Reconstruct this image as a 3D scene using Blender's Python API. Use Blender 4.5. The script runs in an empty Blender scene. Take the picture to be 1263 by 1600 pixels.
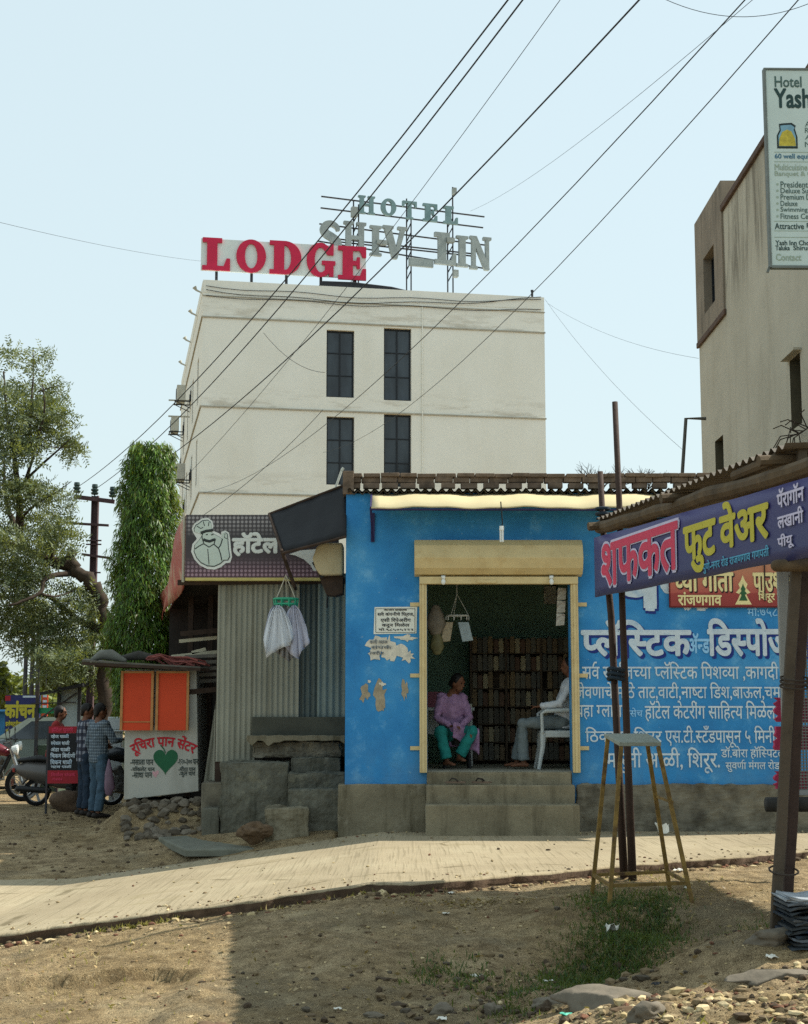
import bpy, bmesh, math, random
import numpy as np
from mathutils import Vector, Matrix
V = Vector
R = math.radians
C = bpy.context.scene.collection
S = bpy.context.scene
random.seed(7)

# ---------------------------------------------------------------- camera, world, sun, exposure
F = 2400.0                      # focal length in photo pixels (photo 1263 x 1600)
ZC = 1.45                       # eye height over the shop forecourt
PITCH = math.atan(320 / F)
cam = bpy.data.cameras.new('camera')
cam.sensor_fit = 'VERTICAL'; cam.sensor_height = 24; cam.lens = 24 * F / 1600
cam.clip_start = 0.1; cam.clip_end = 5000
camo = bpy.data.objects.new('camera', cam); C.objects.link(camo)
camo.location = (0, 0, ZC); camo.rotation_euler = (math.pi / 2 + PITCH, 0, 0)
S.camera = camo
SUN_DIR = V((0.93, 0.24, 1.0)).normalized()       # towards the sun: right, a little behind the shop
SUN_EL = math.asin(SUN_DIR.z); SUN_AZ = math.atan2(SUN_DIR.x, SUN_DIR.y)
world = bpy.data.worlds.new('World'); S.world = world; world.use_nodes = True
wn = world.node_tree.nodes; wl = world.node_tree.links
sky = wn.new('ShaderNodeTexSky'); sky.sky_type = 'NISHITA'; sky.sun_disc = False
sky.sun_elevation = SUN_EL; sky.sun_rotation = SUN_AZ
sky.air_density = 1.5; sky.dust_density = 2.0; sky.ozone_density = 3.0; sky.altitude = 0
veil = wn.new('ShaderNodeMix'); veil.data_type = 'RGBA'; veil.inputs[0].default_value = .78      # dry season haze in the sky
veil.inputs[7].default_value = (4.9, 5.85, 6.0, 1); wl.new(sky.outputs[0], veil.inputs[6])
wl.new(veil.outputs[2], wn['Background'].inputs[0]); wn['Background'].inputs[1].default_value = 0.115
sl = bpy.data.lights.new('sun', 'SUN'); sl.energy = 5.0; sl.angle = R(0.55); sl.color = (1, 0.95, 0.84)
so = bpy.data.objects.new('sun', sl); C.objects.link(so)
so.rotation_euler = (-SUN_DIR).to_track_quat('-Z', 'Y').to_euler(); so.location = (30, 10, 40)
S.view_settings.view_transform = 'Standard'; S.view_settings.look = 'None'
S.view_settings.exposure = 0.5; S.view_settings.gamma = 1
S.cycles.use_denoising = False; S.cycles.max_bounces = 6; S.cycles.diffuse_bounces = 4; S.cycles.transparent_max_bounces = 6

# ---------------------------------------------------------------- pixel -> place helpers (used to measure the photo)
cp, sp_ = math.cos(PITCH), math.sin(PITCH)
def ray(px, py):
    u = (px - 631.5) / F; v = (800 - py) / F
    return V((u, cp - v * sp_, sp_ + v * cp))
def P(px, py, Y):
    d = ray(px, py or 1120); t = Y / d.y
    return V((d.x * t, Y, ZC + d.z * t))
class Plane:
    def __init__(s, O, U, N=None):
        s.O = V(O); s.U = V(U).normalized(); s.V = V((0, 0, 1))
        s.N = s.U.cross(s.V).normalized()          # U right as seen, N towards the viewer
    def pix(s, px, py):
        d = ray(px, py); o = V((0, 0, ZC)); t = (s.O - o).dot(s.N) / d.dot(s.N)
        q = o + d * t - s.O
        return q.dot(s.U), q.dot(s.V)
    def at(s, u, v, n=0.0):
        return s.O + s.U * u + s.V * v + s.N * n
    def matrix(s):
        m = Matrix.Identity(4)
        for i, a in enumerate((s.U, s.V, s.N)):
            m[0][i], m[1][i], m[2][i] = a
        m.translation = s.O
        return m

# ---------------------------------------------------------------- things and mesh builder
W = {}
def tag(o, label=None, cat=None, group=None, kind=None):
    if label: o['label'] = label
    if cat: o['category'] = cat
    if group: o['group'] = group
    if kind: o['kind'] = kind
    return o
def thing(name, label, cat, loc=(0, 0, 0), rz=0.0, group=None):
    o = bpy.data.objects.new(name, None); C.objects.link(o)
    o.location = loc; o.rotation_euler = (0, 0, rz); o.empty_display_size = 0.2
    W[o.name] = Matrix.Translation(V(loc)) @ Matrix.Rotation(rz, 4, 'Z')
    return tag(o, label, cat, group)
def ring_axes(t, side=None):
    t = t.normalized()
    s = V(side) if side is not None else (V((0, 0, 1)) if abs(t.z) < 0.9 else V((1, 0, 0)))
    s = s - t * s.dot(t)
    if s.length < 1e-5: s = t.orthogonal()
    s.normalize()
    return s, t.cross(s).normalized()
class MB:
    def __init__(s, M=None):
        s.v = []; s.f = []; s.m = []; s.M = M
    def add(s, vs, fs, mi=0):
        b = len(s.v)
        if s.M is not None: vs = [s.M @ V(q) for q in vs]
        s.v.extend([tuple(q) for q in vs]); s.f.extend([tuple(i + b for i in q) for q in fs]); s.m.extend([mi] * len(fs))
        return s
    def quad(s, a, b, c, d, mi=0): return s.add([a, b, c, d], [(0, 1, 2, 3)], mi)
    def box(s, c, size, rz=0.0, mi=0, tilt=None):
        hx, hy, hz = size[0] / 2, size[1] / 2, size[2] / 2
        m = Matrix.Translation(V(c)) @ Matrix.Rotation(rz, 4, 'Z')
        if tilt is not None: m = m @ tilt
        vs = [m @ V((x * hx, y * hy, z * hz)) for x in (-1, 1) for y in (-1, 1) for z in (-1, 1)]
        return s.add(vs, [(0, 1, 3, 2), (4, 6, 7, 5), (0, 4, 5, 1), (2, 3, 7, 6), (0, 2, 6, 4), (1, 5, 7, 3)], mi)
    def box2(s, x0, x1, y0, y1, z0, z1, mi=0):
        return s.box(((x0 + x1) / 2, (y0 + y1) / 2, (z0 + z1) / 2), (x1 - x0, y1 - y0, z1 - z0), 0, mi)
    def bar(s, a, b, w, h=None, mi=0, side=None):
        a, b = V(a), V(b); h = h or w
        p, q = ring_axes(b - a, side)
        vs = [e + p * (i * w / 2) + q * (j * h / 2) for e in (a, b) for i, j in ((-1, -1), (1, -1), (1, 1), (-1, 1))]
        return s.add(vs, [(3, 2, 1, 0), (4, 5, 6, 7), (0, 1, 5, 4), (1, 2, 6, 5), (2, 3, 7, 6), (3, 0, 4, 7)], mi)
    def tube(s, pts, r, n=8, mi=0, cap=True, side=None, flat=1.0, dome=False):
        pts = [V(p) for p in pts]; k = len(pts)
        rr = list(r) if isinstance(r, (list, tuple)) else [r] * k
        rr = [q if isinstance(q, (list, tuple)) else (q, q * flat) for q in rr]
        if dome:
            t0 = (pts[0] - pts[1]).normalized(); t1 = (pts[-1] - pts[-2]).normalized()
            def dm(p, t, q): return [(p + t * (q[1] * math.sin(a)), (q[0] * math.cos(a), q[1] * math.cos(a))) for a in (R(35), R(65), R(85))]
            A = dm(pts[0], t0, rr[0])[::-1]; B = dm(pts[-1], t1, rr[-1])
            pts = [a[0] for a in A] + pts + [b[0] for b in B]; rr = [a[1] for a in A] + rr + [b[1] for b in B]; k = len(pts)
        vs = []; prev = side
        for i in range(k):
            t = (pts[min(i + 1, k - 1)] - pts[max(i - 1, 0)])
            if t.length < 1e-7: t = V((0, 0, 1))
            a, b = ring_axes(t, side if side is not None else prev)
            if side is None: prev = a
            for j in range(n):
                w = 2 * math.pi * j / n
                vs.append(pts[i] + a * (rr[i][0] * math.cos(w)) + b * (rr[i][1] * math.sin(w)))
        fs = [(i * n + j, i * n + (j + 1) % n, (i + 1) * n + (j + 1) % n, (i + 1) * n + j) for i in range(k - 1) for j in range(n)]
        if cap: fs += [tuple(range(n))[::-1], tuple((k - 1) * n + j for j in range(n))]
        return s.add(vs, fs, mi)
    def ball(s, c, r, n=12, m=8, mi=0, rot=None):
        c = V(c); r = r if isinstance(r, (list, tuple)) else (r, r, r)
        vs = [];
        for i in range(m + 1):
            th = math.pi * i / m
            for j in range(n):
                ph = 2 * math.pi * j / n
                q = V((r[0] * math.sin(th) * math.cos(ph), r[1] * math.sin(th) * math.sin(ph), r[2] * math.cos(th)))
                if rot is not None: q = rot @ q
                vs.append(c + q)
        fs = [(i * n + j, (i + 1) * n + j, (i + 1) * n + (j + 1) % n, i * n + (j + 1) % n) for i in range(m) for j in range(n)]
        return s.add(vs, fs, mi)
    def lathe(s, prof, c=(0, 0, 0), axis='Z', n=20, mi=0):
        c = V(c); vs = []
        for r, h in prof:
            for j in range(n):
                a = 2 * math.pi * j / n
                q = V((r * math.cos(a), r * math.sin(a), h))
                if axis == 'X': q = V((q.z, q.x, q.y))
                if axis == 'Y': q = V((q.y, q.z, q.x))
                vs.append(c + q)
        k = len(prof)
        fs = [(i * n + j, i * n + (j + 1) % n, (i + 1) * n + (j + 1) % n, (i + 1) * n + j) for i in range(k - 1) for j in range(n)]
        return s.add(vs, fs, mi)
    def prism(s, poly, O, U, Vv, N, d, mi=0):
        O, U, Vv, N = V(O), V(U), V(Vv), V(N); k = len(poly)
        fr = [O + U * x + Vv * y + N * d for x, y in poly]; bk = [O + U * x + Vv * y for x, y in poly]
        fs = [tuple(range(k)), tuple(range(2 * k - 1, k - 1, -1))] + [(i, k + i, k + (i + 1) % k, (i + 1) % k) for i in range(k)]
        return s.add(fr + bk, fs, mi)
    def corr(s, O, U, Vv, lu, lv, pitch, amp, nv=1, mi=0, sag=None):
        # corrugated sheet: waves along U, ridges along Vv
        O = V(O); U = V(U).normalized(); Vv = V(Vv).normalized(); N = U.cross(Vv)
        nu = max(2, int(lu / pitch * 6)); vs = []
        for j in range(nv + 1):
            for i in range(nu + 1):
                u = lu * i / nu; v = lv * j / nv
                w = amp * math.sin(2 * math.pi * u / pitch) + (sag(u, v) if sag else 0)
                vs.append(O + U * u + Vv * v + N * w)
        fs = [(j * (nu + 1) + i, j * (nu + 1) + i + 1, (j + 1) * (nu + 1) + i + 1, (j + 1) * (nu + 1) + i) for j in range(nv) for i in range(nu)]
        return s.add(vs, fs, mi)
    def holed(s, pl, u0, u1, v0, v1, holes, depth, mi=0, mr=None, n=0.0):
        us = sorted({u0, u1} | {q for h in holes for q in h[:2] if u0 < q < u1}); vs = sorted({v0, v1} | {q for h in holes for q in h[2:] if v0 < q < v1})
        for a, b in zip(us, us[1:]):
            for c, d in zip(vs, vs[1:]):
                mu, mv = (a + b) / 2, (c + d) / 2
                if any(h[0] < mu < h[1] and h[2] < mv < h[3] for h in holes): continue
                s.quad(pl.at(a, c, n), pl.at(b, c, n), pl.at(b, d, n), pl.at(a, d, n), mi)
        mr = mi if mr is None else mr
        for a, b, c, d in holes:
            for p, q in (((a, c), (b, c)), ((b, c), (b, d)), ((b, d), (a, d)), ((a, d), (a, c))):
                s.quad(pl.at(*p, n), pl.at(*q, n), pl.at(*q, n - depth), pl.at(*p, n - depth), mr)
        return s
    def build(s, name, mats, parent=None, smooth=False, bevel=0.0, fix=False):
        me = bpy.data.meshes.new(name)
        inv = W[parent.name].inverted() if parent is not None else None
        vs = [tuple(inv @ V(q)) for q in s.v] if inv is not None else s.v
        me.from_pydata(vs, [], s.f)
        mats = mats if isinstance(mats, (list, tuple)) else [mats]
        for m in mats: me.materials.append(m)
        if len(mats) > 1: me.polygons.foreach_set('material_index', s.m)
        if smooth: me.polygons.foreach_set('use_smooth', [True] * len(me.polygons))
        me.update()
        if fix:
            bm = bmesh.new(); bm.from_mesh(me); bmesh.ops.recalc_face_normals(bm, faces=bm.faces); bm.to_mesh(me); bm.free()
        o = bpy.data.objects.new(name, me); C.objects.link(o)
        if parent is not None: o.parent = parent; W[o.name] = W[parent.name]
        else: W[o.name] = Matrix.Identity(4)
        if bevel:
            b = o.modifiers.new('bevel', 'BEVEL'); b.width = bevel; b.segments = 2; b.limit_method = 'ANGLE'; b.angle_limit = R(40)
        return o
def build_each(mb, name, mats, parent=None, **k):
    """every loose piece of the builder becomes a part of its own"""
    par = list(range(len(mb.v)))
    def find(i):
        while par[i] != i: par[i] = par[par[i]]; i = par[i]
        return i
    for f_ in mb.f:
        r = find(f_[0])
        for i in f_[1:]: par[find(i)] = r
    groups = {}
    for f_, m_ in zip(mb.f, mb.m): groups.setdefault(find(f_[0]), []).append((f_, m_))
    out = []
    for g in groups.values():
        idx = sorted({i for f_, _ in g for i in f_}); mp = {i: j for j, i in enumerate(idx)}; q = MB(); q.v = [mb.v[i] for i in idx]; q.f = [tuple(mp[i] for i in f_) for f_, _ in g]; q.m = [m_ for _, m_ in g]
        out.append(q.build(name, mats, parent, **k))
    return out
def solo(mb, name, mats, label, cat, loc=None, group=None, **k):
    """a thing that is one mesh, its origin at its own base"""
    if loc is None:
        a = np.array(mb.v); loc = ((a[:, 0].min() + a[:, 0].max()) / 2, (a[:, 1].min() + a[:, 1].max()) / 2, a[:, 2].min())
    mb.v = [tuple(V(q) - V(loc)) for q in mb.v]
    o = mb.build(name, mats, None, **k); o.location = loc; W[o.name] = Matrix.Translation(V(loc))
    return tag(o, label, cat, group)
_ctex = {}
def roughen(o, strength=.03, size=.25, levels=4):
    """chipped, uneven concrete: fine grid pushed in and out by noise"""
    if size not in _ctex:
        t = bpy.data.textures.new('rough', 'CLOUDS'); t.noise_scale = size; t.noise_depth = 4; _ctex[size] = t
    s_ = o.modifiers.new('grid', 'SUBSURF'); s_.subdivision_type = 'SIMPLE'; s_.levels = s_.render_levels = levels
    d_ = o.modifiers.new('chips', 'DISPLACE'); d_.texture = _ctex[size]; d_.texture_coords = 'GLOBAL'; d_.strength = strength; d_.mid_level = .62
    return o
def copy_thing(o, loc=None, rz=None, label=None):
    def rec(a, parent):
        c = a.copy(); C.objects.link(c)
        if parent: c.parent = parent
        for ch in a.children: rec(ch, c)
        return c
    c = rec(o, None)
    if loc is not None: c.location = loc
    if rz is not None: c.rotation_euler = (0, 0, rz)
    if label: c['label'] = label
    return c

# ---------------------------------------------------------------- procedural materials
def srgb(h, k=1.0):
    c = [int(h[i:i + 2], 16) / 255 for i in (0, 2, 4)]
    return tuple(min(1, (x / 12.92 if x <= .04045 else ((x + .055) / 1.055) ** 2.4) * k) for x in c) + (1,)
class Mat:
    def __init__(s, name, rough=.75, metal=0., spec=.3):
        s.m = bpy.data.materials.new(name); s.m.use_nodes = True; s.t = s.m.node_tree; s.n = s.t.nodes; s.b = s.n['Principled BSDF']
        s.b.inputs['Roughness'].default_value = rough; s.b.inputs['Metallic'].default_value = metal
        s.b.inputs['Specular IOR Level'].default_value = spec
        s.tc = s.n.new('ShaderNodeTexCoord'); s.co = s.tc.outputs['Object']
    def link(s, a, b): s.t.links.new(a, b); return s
    def map(s, scale=(1, 1, 1), rot=(0, 0, 0)):
        n = s.n.new('ShaderNodeMapping'); n.inputs['Scale'].default_value = scale; n.inputs['Rotation'].default_value = rot
        s.link(s.co, n.inputs['Vector']); return n.outputs[0]
    def noise(s, scale, detail=4, rough=.6, vec=None, dist=0.):
        n = s.n.new('ShaderNodeTexNoise'); n.inputs['Scale'].default_value = scale; n.inputs['Detail'].default_value = detail
        n.inputs['Roughness'].default_value = rough; n.inputs['Distortion'].default_value = dist
        s.link(vec if vec is not None else s.co, n.inputs['Vector']); return n.outputs['Fac']
    def vor(s, scale, vec=None, feat='F1', out='Distance'):
        n = s.n.new('ShaderNodeTexVoronoi'); n.inputs['Scale'].default_value = scale; n.feature = feat
        s.link(vec if vec is not None else s.co, n.inputs['Vector']); return n.outputs[out]
    def ramp(s, fac, stops):
        n = s.n.new('ShaderNodeValToRGB'); e = n.color_ramp.elements
        while len(e) < len(stops): e.new(0.5)
        for q, (p, c) in zip(e, stops):
            q.position = p; q.color = c if isinstance(c, tuple) else (c, c, c, 1)
        s.link(fac, n.inputs[0]); return n.outputs[0]
    def mix(s, fac, a, b, mode='MIX'):
        n = s.n.new('ShaderNodeMix'); n.data_type = 'RGBA'; n.blend_type = mode
        for i, q in ((0, fac), (6, a), (7, b)):
            if hasattr(q, 'links'): s.link(q, n.inputs[i])
            else: n.inputs[i].default_value = q
        return n.outputs[2]
    def math(s, op, a, b=0.):
        n = s.n.new('ShaderNodeMath'); n.operation = op
        for i, q in enumerate((a, b)):
            if hasattr(q, 'links'): s.link(q, n.inputs[i])
            else: n.inputs[i].default_value = q
        return n.outputs[0]
    def color(s, c):
        if hasattr(c, 'links'): s.link(c, s.b.inputs['Base Color'])
        else: s.b.inputs['Base Color'].default_value = c
        return s
    def bump(s, h, strength=.3, dist=.02):
        n = s.n.new('ShaderNodeBump'); n.inputs['Strength'].default_value = strength; n.inputs['Distance'].default_value = dist
        s.link(h, n.inputs['Height']); s.link(n.outputs[0], s.b.inputs['Normal']); return s
    def xyz(s):
        n = s.n.new('ShaderNodeSeparateXYZ'); s.link(s.co, n.inputs[0]); return n.outputs
def sc(c, k): return tuple(min(1, x * k) for x in c[:3]) + (1,)
def simple(name, hexc, rough=.75, var=.18, scale=4, bump=.15, bs=40, metal=0., spec=.3, k=1.0, dirt=None, dscale=2., damt=.5):
    m = Mat(name, rough, metal, spec); c = srgb(hexc, k)
    col = m.ramp(m.noise(scale, 5), [(.3, sc(c, 1 - var)), (.7, sc(c, 1 + var))])
    if dirt:
        mask = m.ramp(m.noise(dscale, 6, .65), [(.5, 0.), (.7, damt)])
        col = m.mix(mask, col, srgb(dirt))
    m.color(col)
    if bump: m.bump(m.noise(bs, 4), bump, .01)
    return m.m
def streaky(name, hexc, dirt, rough=.85, var=.1, sx=6, sz=.5, amt=.6, bump=.25, bs=25, lo=.5, hi=.72):
    """plaster / sheet with vertical weather streaks"""
    m = Mat(name, rough); c = srgb(hexc)
    col = m.ramp(m.noise(1.2, 6), [(.3, sc(c, 1 - var)), (.7, sc(c, 1 + var))])
    st = m.noise(1.0, 5, .6, m.map((sx, sx, sz)))
    col = m.mix(m.ramp(st, [(lo, 0.), (hi, amt)]), col, srgb(dirt))
    m.color(col); m.bump(m.noise(bs, 5), bump, .01)
    return m.m
def concrete(name, hexc, dark, pale, rough=.93):
    m = Mat(name, rough, 0, .15); c = srgb(hexc)
    col = m.ramp(m.noise(1.6, 8, .68), [(.3, sc(c, .72)), (.5, c), (.68, sc(c, 1.25))])
    col = m.mix(m.ramp(m.noise(1., 6, .65, m.map((5, 5, .7))), [(.48, 0.), (.66, .75)]), col, srgb(dark))
    col = m.mix(m.ramp(m.noise(3.4, 7, .75), [(.56, 0.), (.66, .6)]), col, srgb(pale))
    col = m.mix(m.ramp(m.vor(26), [(.0, .6), (.12, 0.)]), col, srgb(dark))
    col = m.mix(m.ramp(m.noise(60, 3, .8), [(.55, 0.), (.66, .4)]), col, srgb(dark))
    m.color(col); m.bump(m.math('ADD', m.noise(12, 7, .7), m.math('MULTIPLY', m.noise(70, 3), .3)), .6, .02); return m.m
def leafmat(name, hexes, trans=.35, rough=.55):
    m = Mat(name, rough, 0, .3)
    g = m.n.new('ShaderNodeNewGeometry')
    col = m.ramp(g.outputs['Random Per Island'], [(i / (len(hexes) - 1), srgb(h)) for i, h in enumerate(hexes)])
    m.color(col)
    t = m.n.new('ShaderNodeBsdfTranslucent'); mx = m.n.new('ShaderNodeMixShader'); mx.inputs[0].default_value = trans
    m.link(m.mix(.5, col, srgb('c8d040'), 'MIX'), t.inputs[0])
    m.link(m.b.outputs[0], mx.inputs[1]); m.link(t.outputs[0], mx.inputs[2])
    m.link(mx.outputs[0], m.n['Material Output'].inputs[0])
    return m.m

# ---------------------------------------------------------------- lettering: Devanagari shaped by hand from single glyphs
CONS = set(chr(c) for c in range(0x915, 0x93A))
MARK = set(chr(c) for c in list(range(0x93A, 0x950)) + [0x901, 0x902, 0x903, 0x900])
VIR = '\u094d'; IMAT = '\u093f'
BAR = set('खगघचजझञणतथधनपबभमयलवशषस')
_G = {}
def preload(chars, bold):
    need = [c for c in sorted(set(chars)) if (c, bold) not in _G and c != ' ']
    if not need: return
    obs = []
    for c in need:
        for body in (c, c + 'MMMM'):
            cu = bpy.data.curves.new('g', 'FONT'); cu.body = body; cu.resolution_u = 3
            o = bpy.data.objects.new('g', cu); C.objects.link(o); obs.append(o)
    cu = bpy.data.curves.new('g', 'FONT'); cu.body = 'MMMM'
    o = bpy.data.objects.new('g', cu); C.objects.link(o); obs.append(o)
    bpy.context.view_layer.update(); dg = bpy.context.evaluated_depsgraph_get()
    ms = []
    for o in obs:
        me = bpy.data.meshes.new_from_object(o.evaluated_get(dg))
        ms.append(([(v.co.x, v.co.y) for v in me.vertices], [tuple(p.vertices) for p in me.polygons]))
        bpy.data.meshes.remove(me)
    for o in obs:
        cu = o.data; bpy.data.objects.remove(o); bpy.data.curves.remove(cu)
    bx = max(x for x, y in ms[-1][0])
    for i, c in enumerate(need):
        vs, fs = ms[2 * i]; adv = max(x for x, y in ms[2 * i + 1][0]) - bx
        _G[(c, bold)] = (vs, fs, adv)
    _G[(' ', bold)] = ([], [], .26)
def clipx(vs, fs, x1):
    bm = bmesh.new(); bv = [bm.verts.new((x, y, 0)) for x, y in vs]
    for f in fs:
        try: bm.faces.new([bv[i] for i in f])
        except ValueError: pass
    bmesh.ops.bisect_plane(bm, geom=bm.verts[:] + bm.edges[:] + bm.faces[:], plane_co=(x1, 0, 0), plane_no=(1, 0, 0), clear_outer=True)
    bm.verts.index_update()
    out = ([(v.co.x, v.co.y) for v in bm.verts], [tuple(v.index for v in f.verts) for f in bm.faces]); bm.free()
    return out
def shape(text, bold=0.):
    """list of (verts2d, faces) placed along the line, and the total advance"""
    bold = 0.
    preload(text + 'ाे', bold)
    out = []; x = 0.
    dw = _G[('ा', bold)][2]
    def emit(vs, fs, dx): out.append(([(a + dx, b) for a, b in vs], fs))
    i = 0
    while i < len(text):
        c = text[i]
        if c in CONS:
            cl = [c]; i += 1
            while i + 1 < len(text) and text[i] == VIR and text[i + 1] in CONS:
                cl.append(text[i + 1]); i += 2
            mk = []
            while i < len(text) and text[i] in MARK: mk.append(text[i]); i += 1
            reph = len(cl) > 1 and cl[0] == 'र'
            if reph: cl = cl[1:]
            if IMAT in mk:
                g = _G[(IMAT, bold)]; emit(g[0], g[1], x); x += g[2]; mk.remove(IMAT)
            for k, q in enumerate(cl):
                g = _G[(q, bold)]
                if k < len(cl) - 1:
                    if q in BAR:
                        cut = g[2] - dw * .72; vs, fs = clipx(g[0], g[1], cut); emit(vs, fs, x); x += cut
                    else:
                        emit(g[0], g[1], x); x += g[2]
                        g2 = _G.get((VIR, bold))
                        if g2: emit(g2[0], g2[1], x)
                else:
                    emit(g[0], g[1], x); x += g[2]
            for q in mk:
                g = _G[(q, bold)]; emit(g[0], g[1], x); x += g[2]
            if reph:
                g = _G[('े', bold)]
                mx = [a for a, b in g[0]]; mid = (min(mx) + max(mx)) / 2
                emit([(2 * mid - a, b) for a, b in g[0]], [f[::-1] for f in g[1]], x - dw * .3)
        else:
            g = _G[(c, bold)]; emit(g[0], g[1], x); x += g[2]; i += 1
    return out, x
def text_mb(text, pl, box, bold=0.0, off=.004, warp=None, depth=0.):
    """fit the line into box (u0, v0, u1, v1) on the plane"""
    gl, adv = shape(text, bold)
    xs = [a for vs, _ in gl for a, b in vs]; ys = [b for vs, _ in gl for a, b in vs]
    x0, x1, y0, y1 = min(xs), max(xs), min(ys), max(ys)
    u0, v0, u1, v1 = box; mb = MB()
    st = [(0, 0)] if bold < .008 else [(bold * q * math.cos(t * math.pi / 4 + .3), bold * q * math.sin(t * math.pi / 4 + .3)) for q in ((1,) if bold < .05 else (1, .5)) for t in range(8)]   # brush strokes laid side by side make the bold weight
    gl = [([(a + dx, b + dy) for a, b in vs], fs, .0003 * s_ + .00015 * (i % 2)) for s_, (dx, dy) in enumerate(st) for i, (vs, fs) in enumerate(gl)]
    for vs, fs, lay in gl:
        o = off + lay
        pts = []
        for a, b in vs:
            u = u0 + (a - x0) / (x1 - x0) * (u1 - u0); v = v0 + (b - y0) / (y1 - y0) * (v1 - v0)
            if warp: u, v = warp(u, v)
            pts.append(pl.at(u, v, o))
        mb.add(pts, fs)
    return mb
def pxbox(pl, x0, y0, x1, y1):
    a = pl.pix(x0, y1); b = pl.pix(x1, y0)
    return (a[0], a[1], b[0], b[1])
def write(text, pl, pb, mat, parent, bold=0., off=.004, name='lettering', warp=None, uv=False):
    return text_mb(text, pl, pb if uv else pxbox(pl, *pb), bold, off, warp).build(name, mat, parent)

# outline letters for the roof signs: closed loops, filled with holes and given depth
def loops_mesh(loops, depth, bev=0.):
    cu = bpy.data.curves.new('l', 'CURVE'); cu.dimensions = '2D'; cu.fill_mode = 'BOTH'; cu.extrude = depth / 2; cu.bevel_depth = bev; cu.bevel_resolution = 0
    for lp in loops:
        s = cu.splines.new('POLY'); s.points.add(len(lp) - 1); s.use_cyclic_u = True
        for p, (a, b) in zip(s.points, lp): p.co = (a, b, 0, 1)
    o = bpy.data.objects.new('l', cu); C.objects.link(o); bpy.context.view_layer.update()
    me = bpy.data.meshes.new_from_object(o.evaluated_get(bpy.context.evaluated_depsgraph_get()))
    r = ([tuple(v.co) for v in me.vertices], [tuple(p.vertices) for p in me.polygons])
    bpy.data.meshes.remove(me); bpy.data.objects.remove(o); bpy.data.curves.remove(cu)
    return r
def arc(cx, cy, rx, ry, a0, a1, n=14):
    return [(cx + rx * math.cos(R(a0 + (a1 - a0) * i / n)), cy + ry * math.sin(R(a0 + (a1 - a0) * i / n))) for i in range(n + 1)]
def stroke(pts, ws):
    L, Rr = [], []
    for i, p in enumerate(pts):
        a = V(pts[max(0, i - 1)]); b = V(pts[min(len(pts) - 1, i + 1)]); t = (b - a).normalized(); n = V((-t.y, t.x))
        L.append(tuple(V(p) + n * ws[i])); Rr.append(tuple(V(p) - n * ws[i]))
    return L + Rr[::-1]
def spline2(p, n=5):
    out = []
    q = [p[0]] + list(p) + [p[-1]]
    for i in range(1, len(q) - 2):
        for k in range(n):
            t = k / n; a, b, c, d = [V(x) for x in q[i - 1:i + 3]]
            out.append(tuple(.5 * ((2 * b) + (c - a) * t + (2 * a - 5 * b + 4 * c - d) * t * t + (3 * b - 3 * c + d - a) * t ** 3)))
    out.append(tuple(q[-1])); return out
_S = spline2([(.62, .72), (.58, .84), (.42, .93), (.24, .88), (.17, .74), (.24, .6), (.42, .5), (.58, .38), (.6, .22), (.48, .09), (.3, .07), (.16, .17), (.12, .3)])
_n = len(_S); _Sw = [(.05 + .08 * math.sin(math.pi * i / (_n - 1))) for i in range(_n)]
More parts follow.
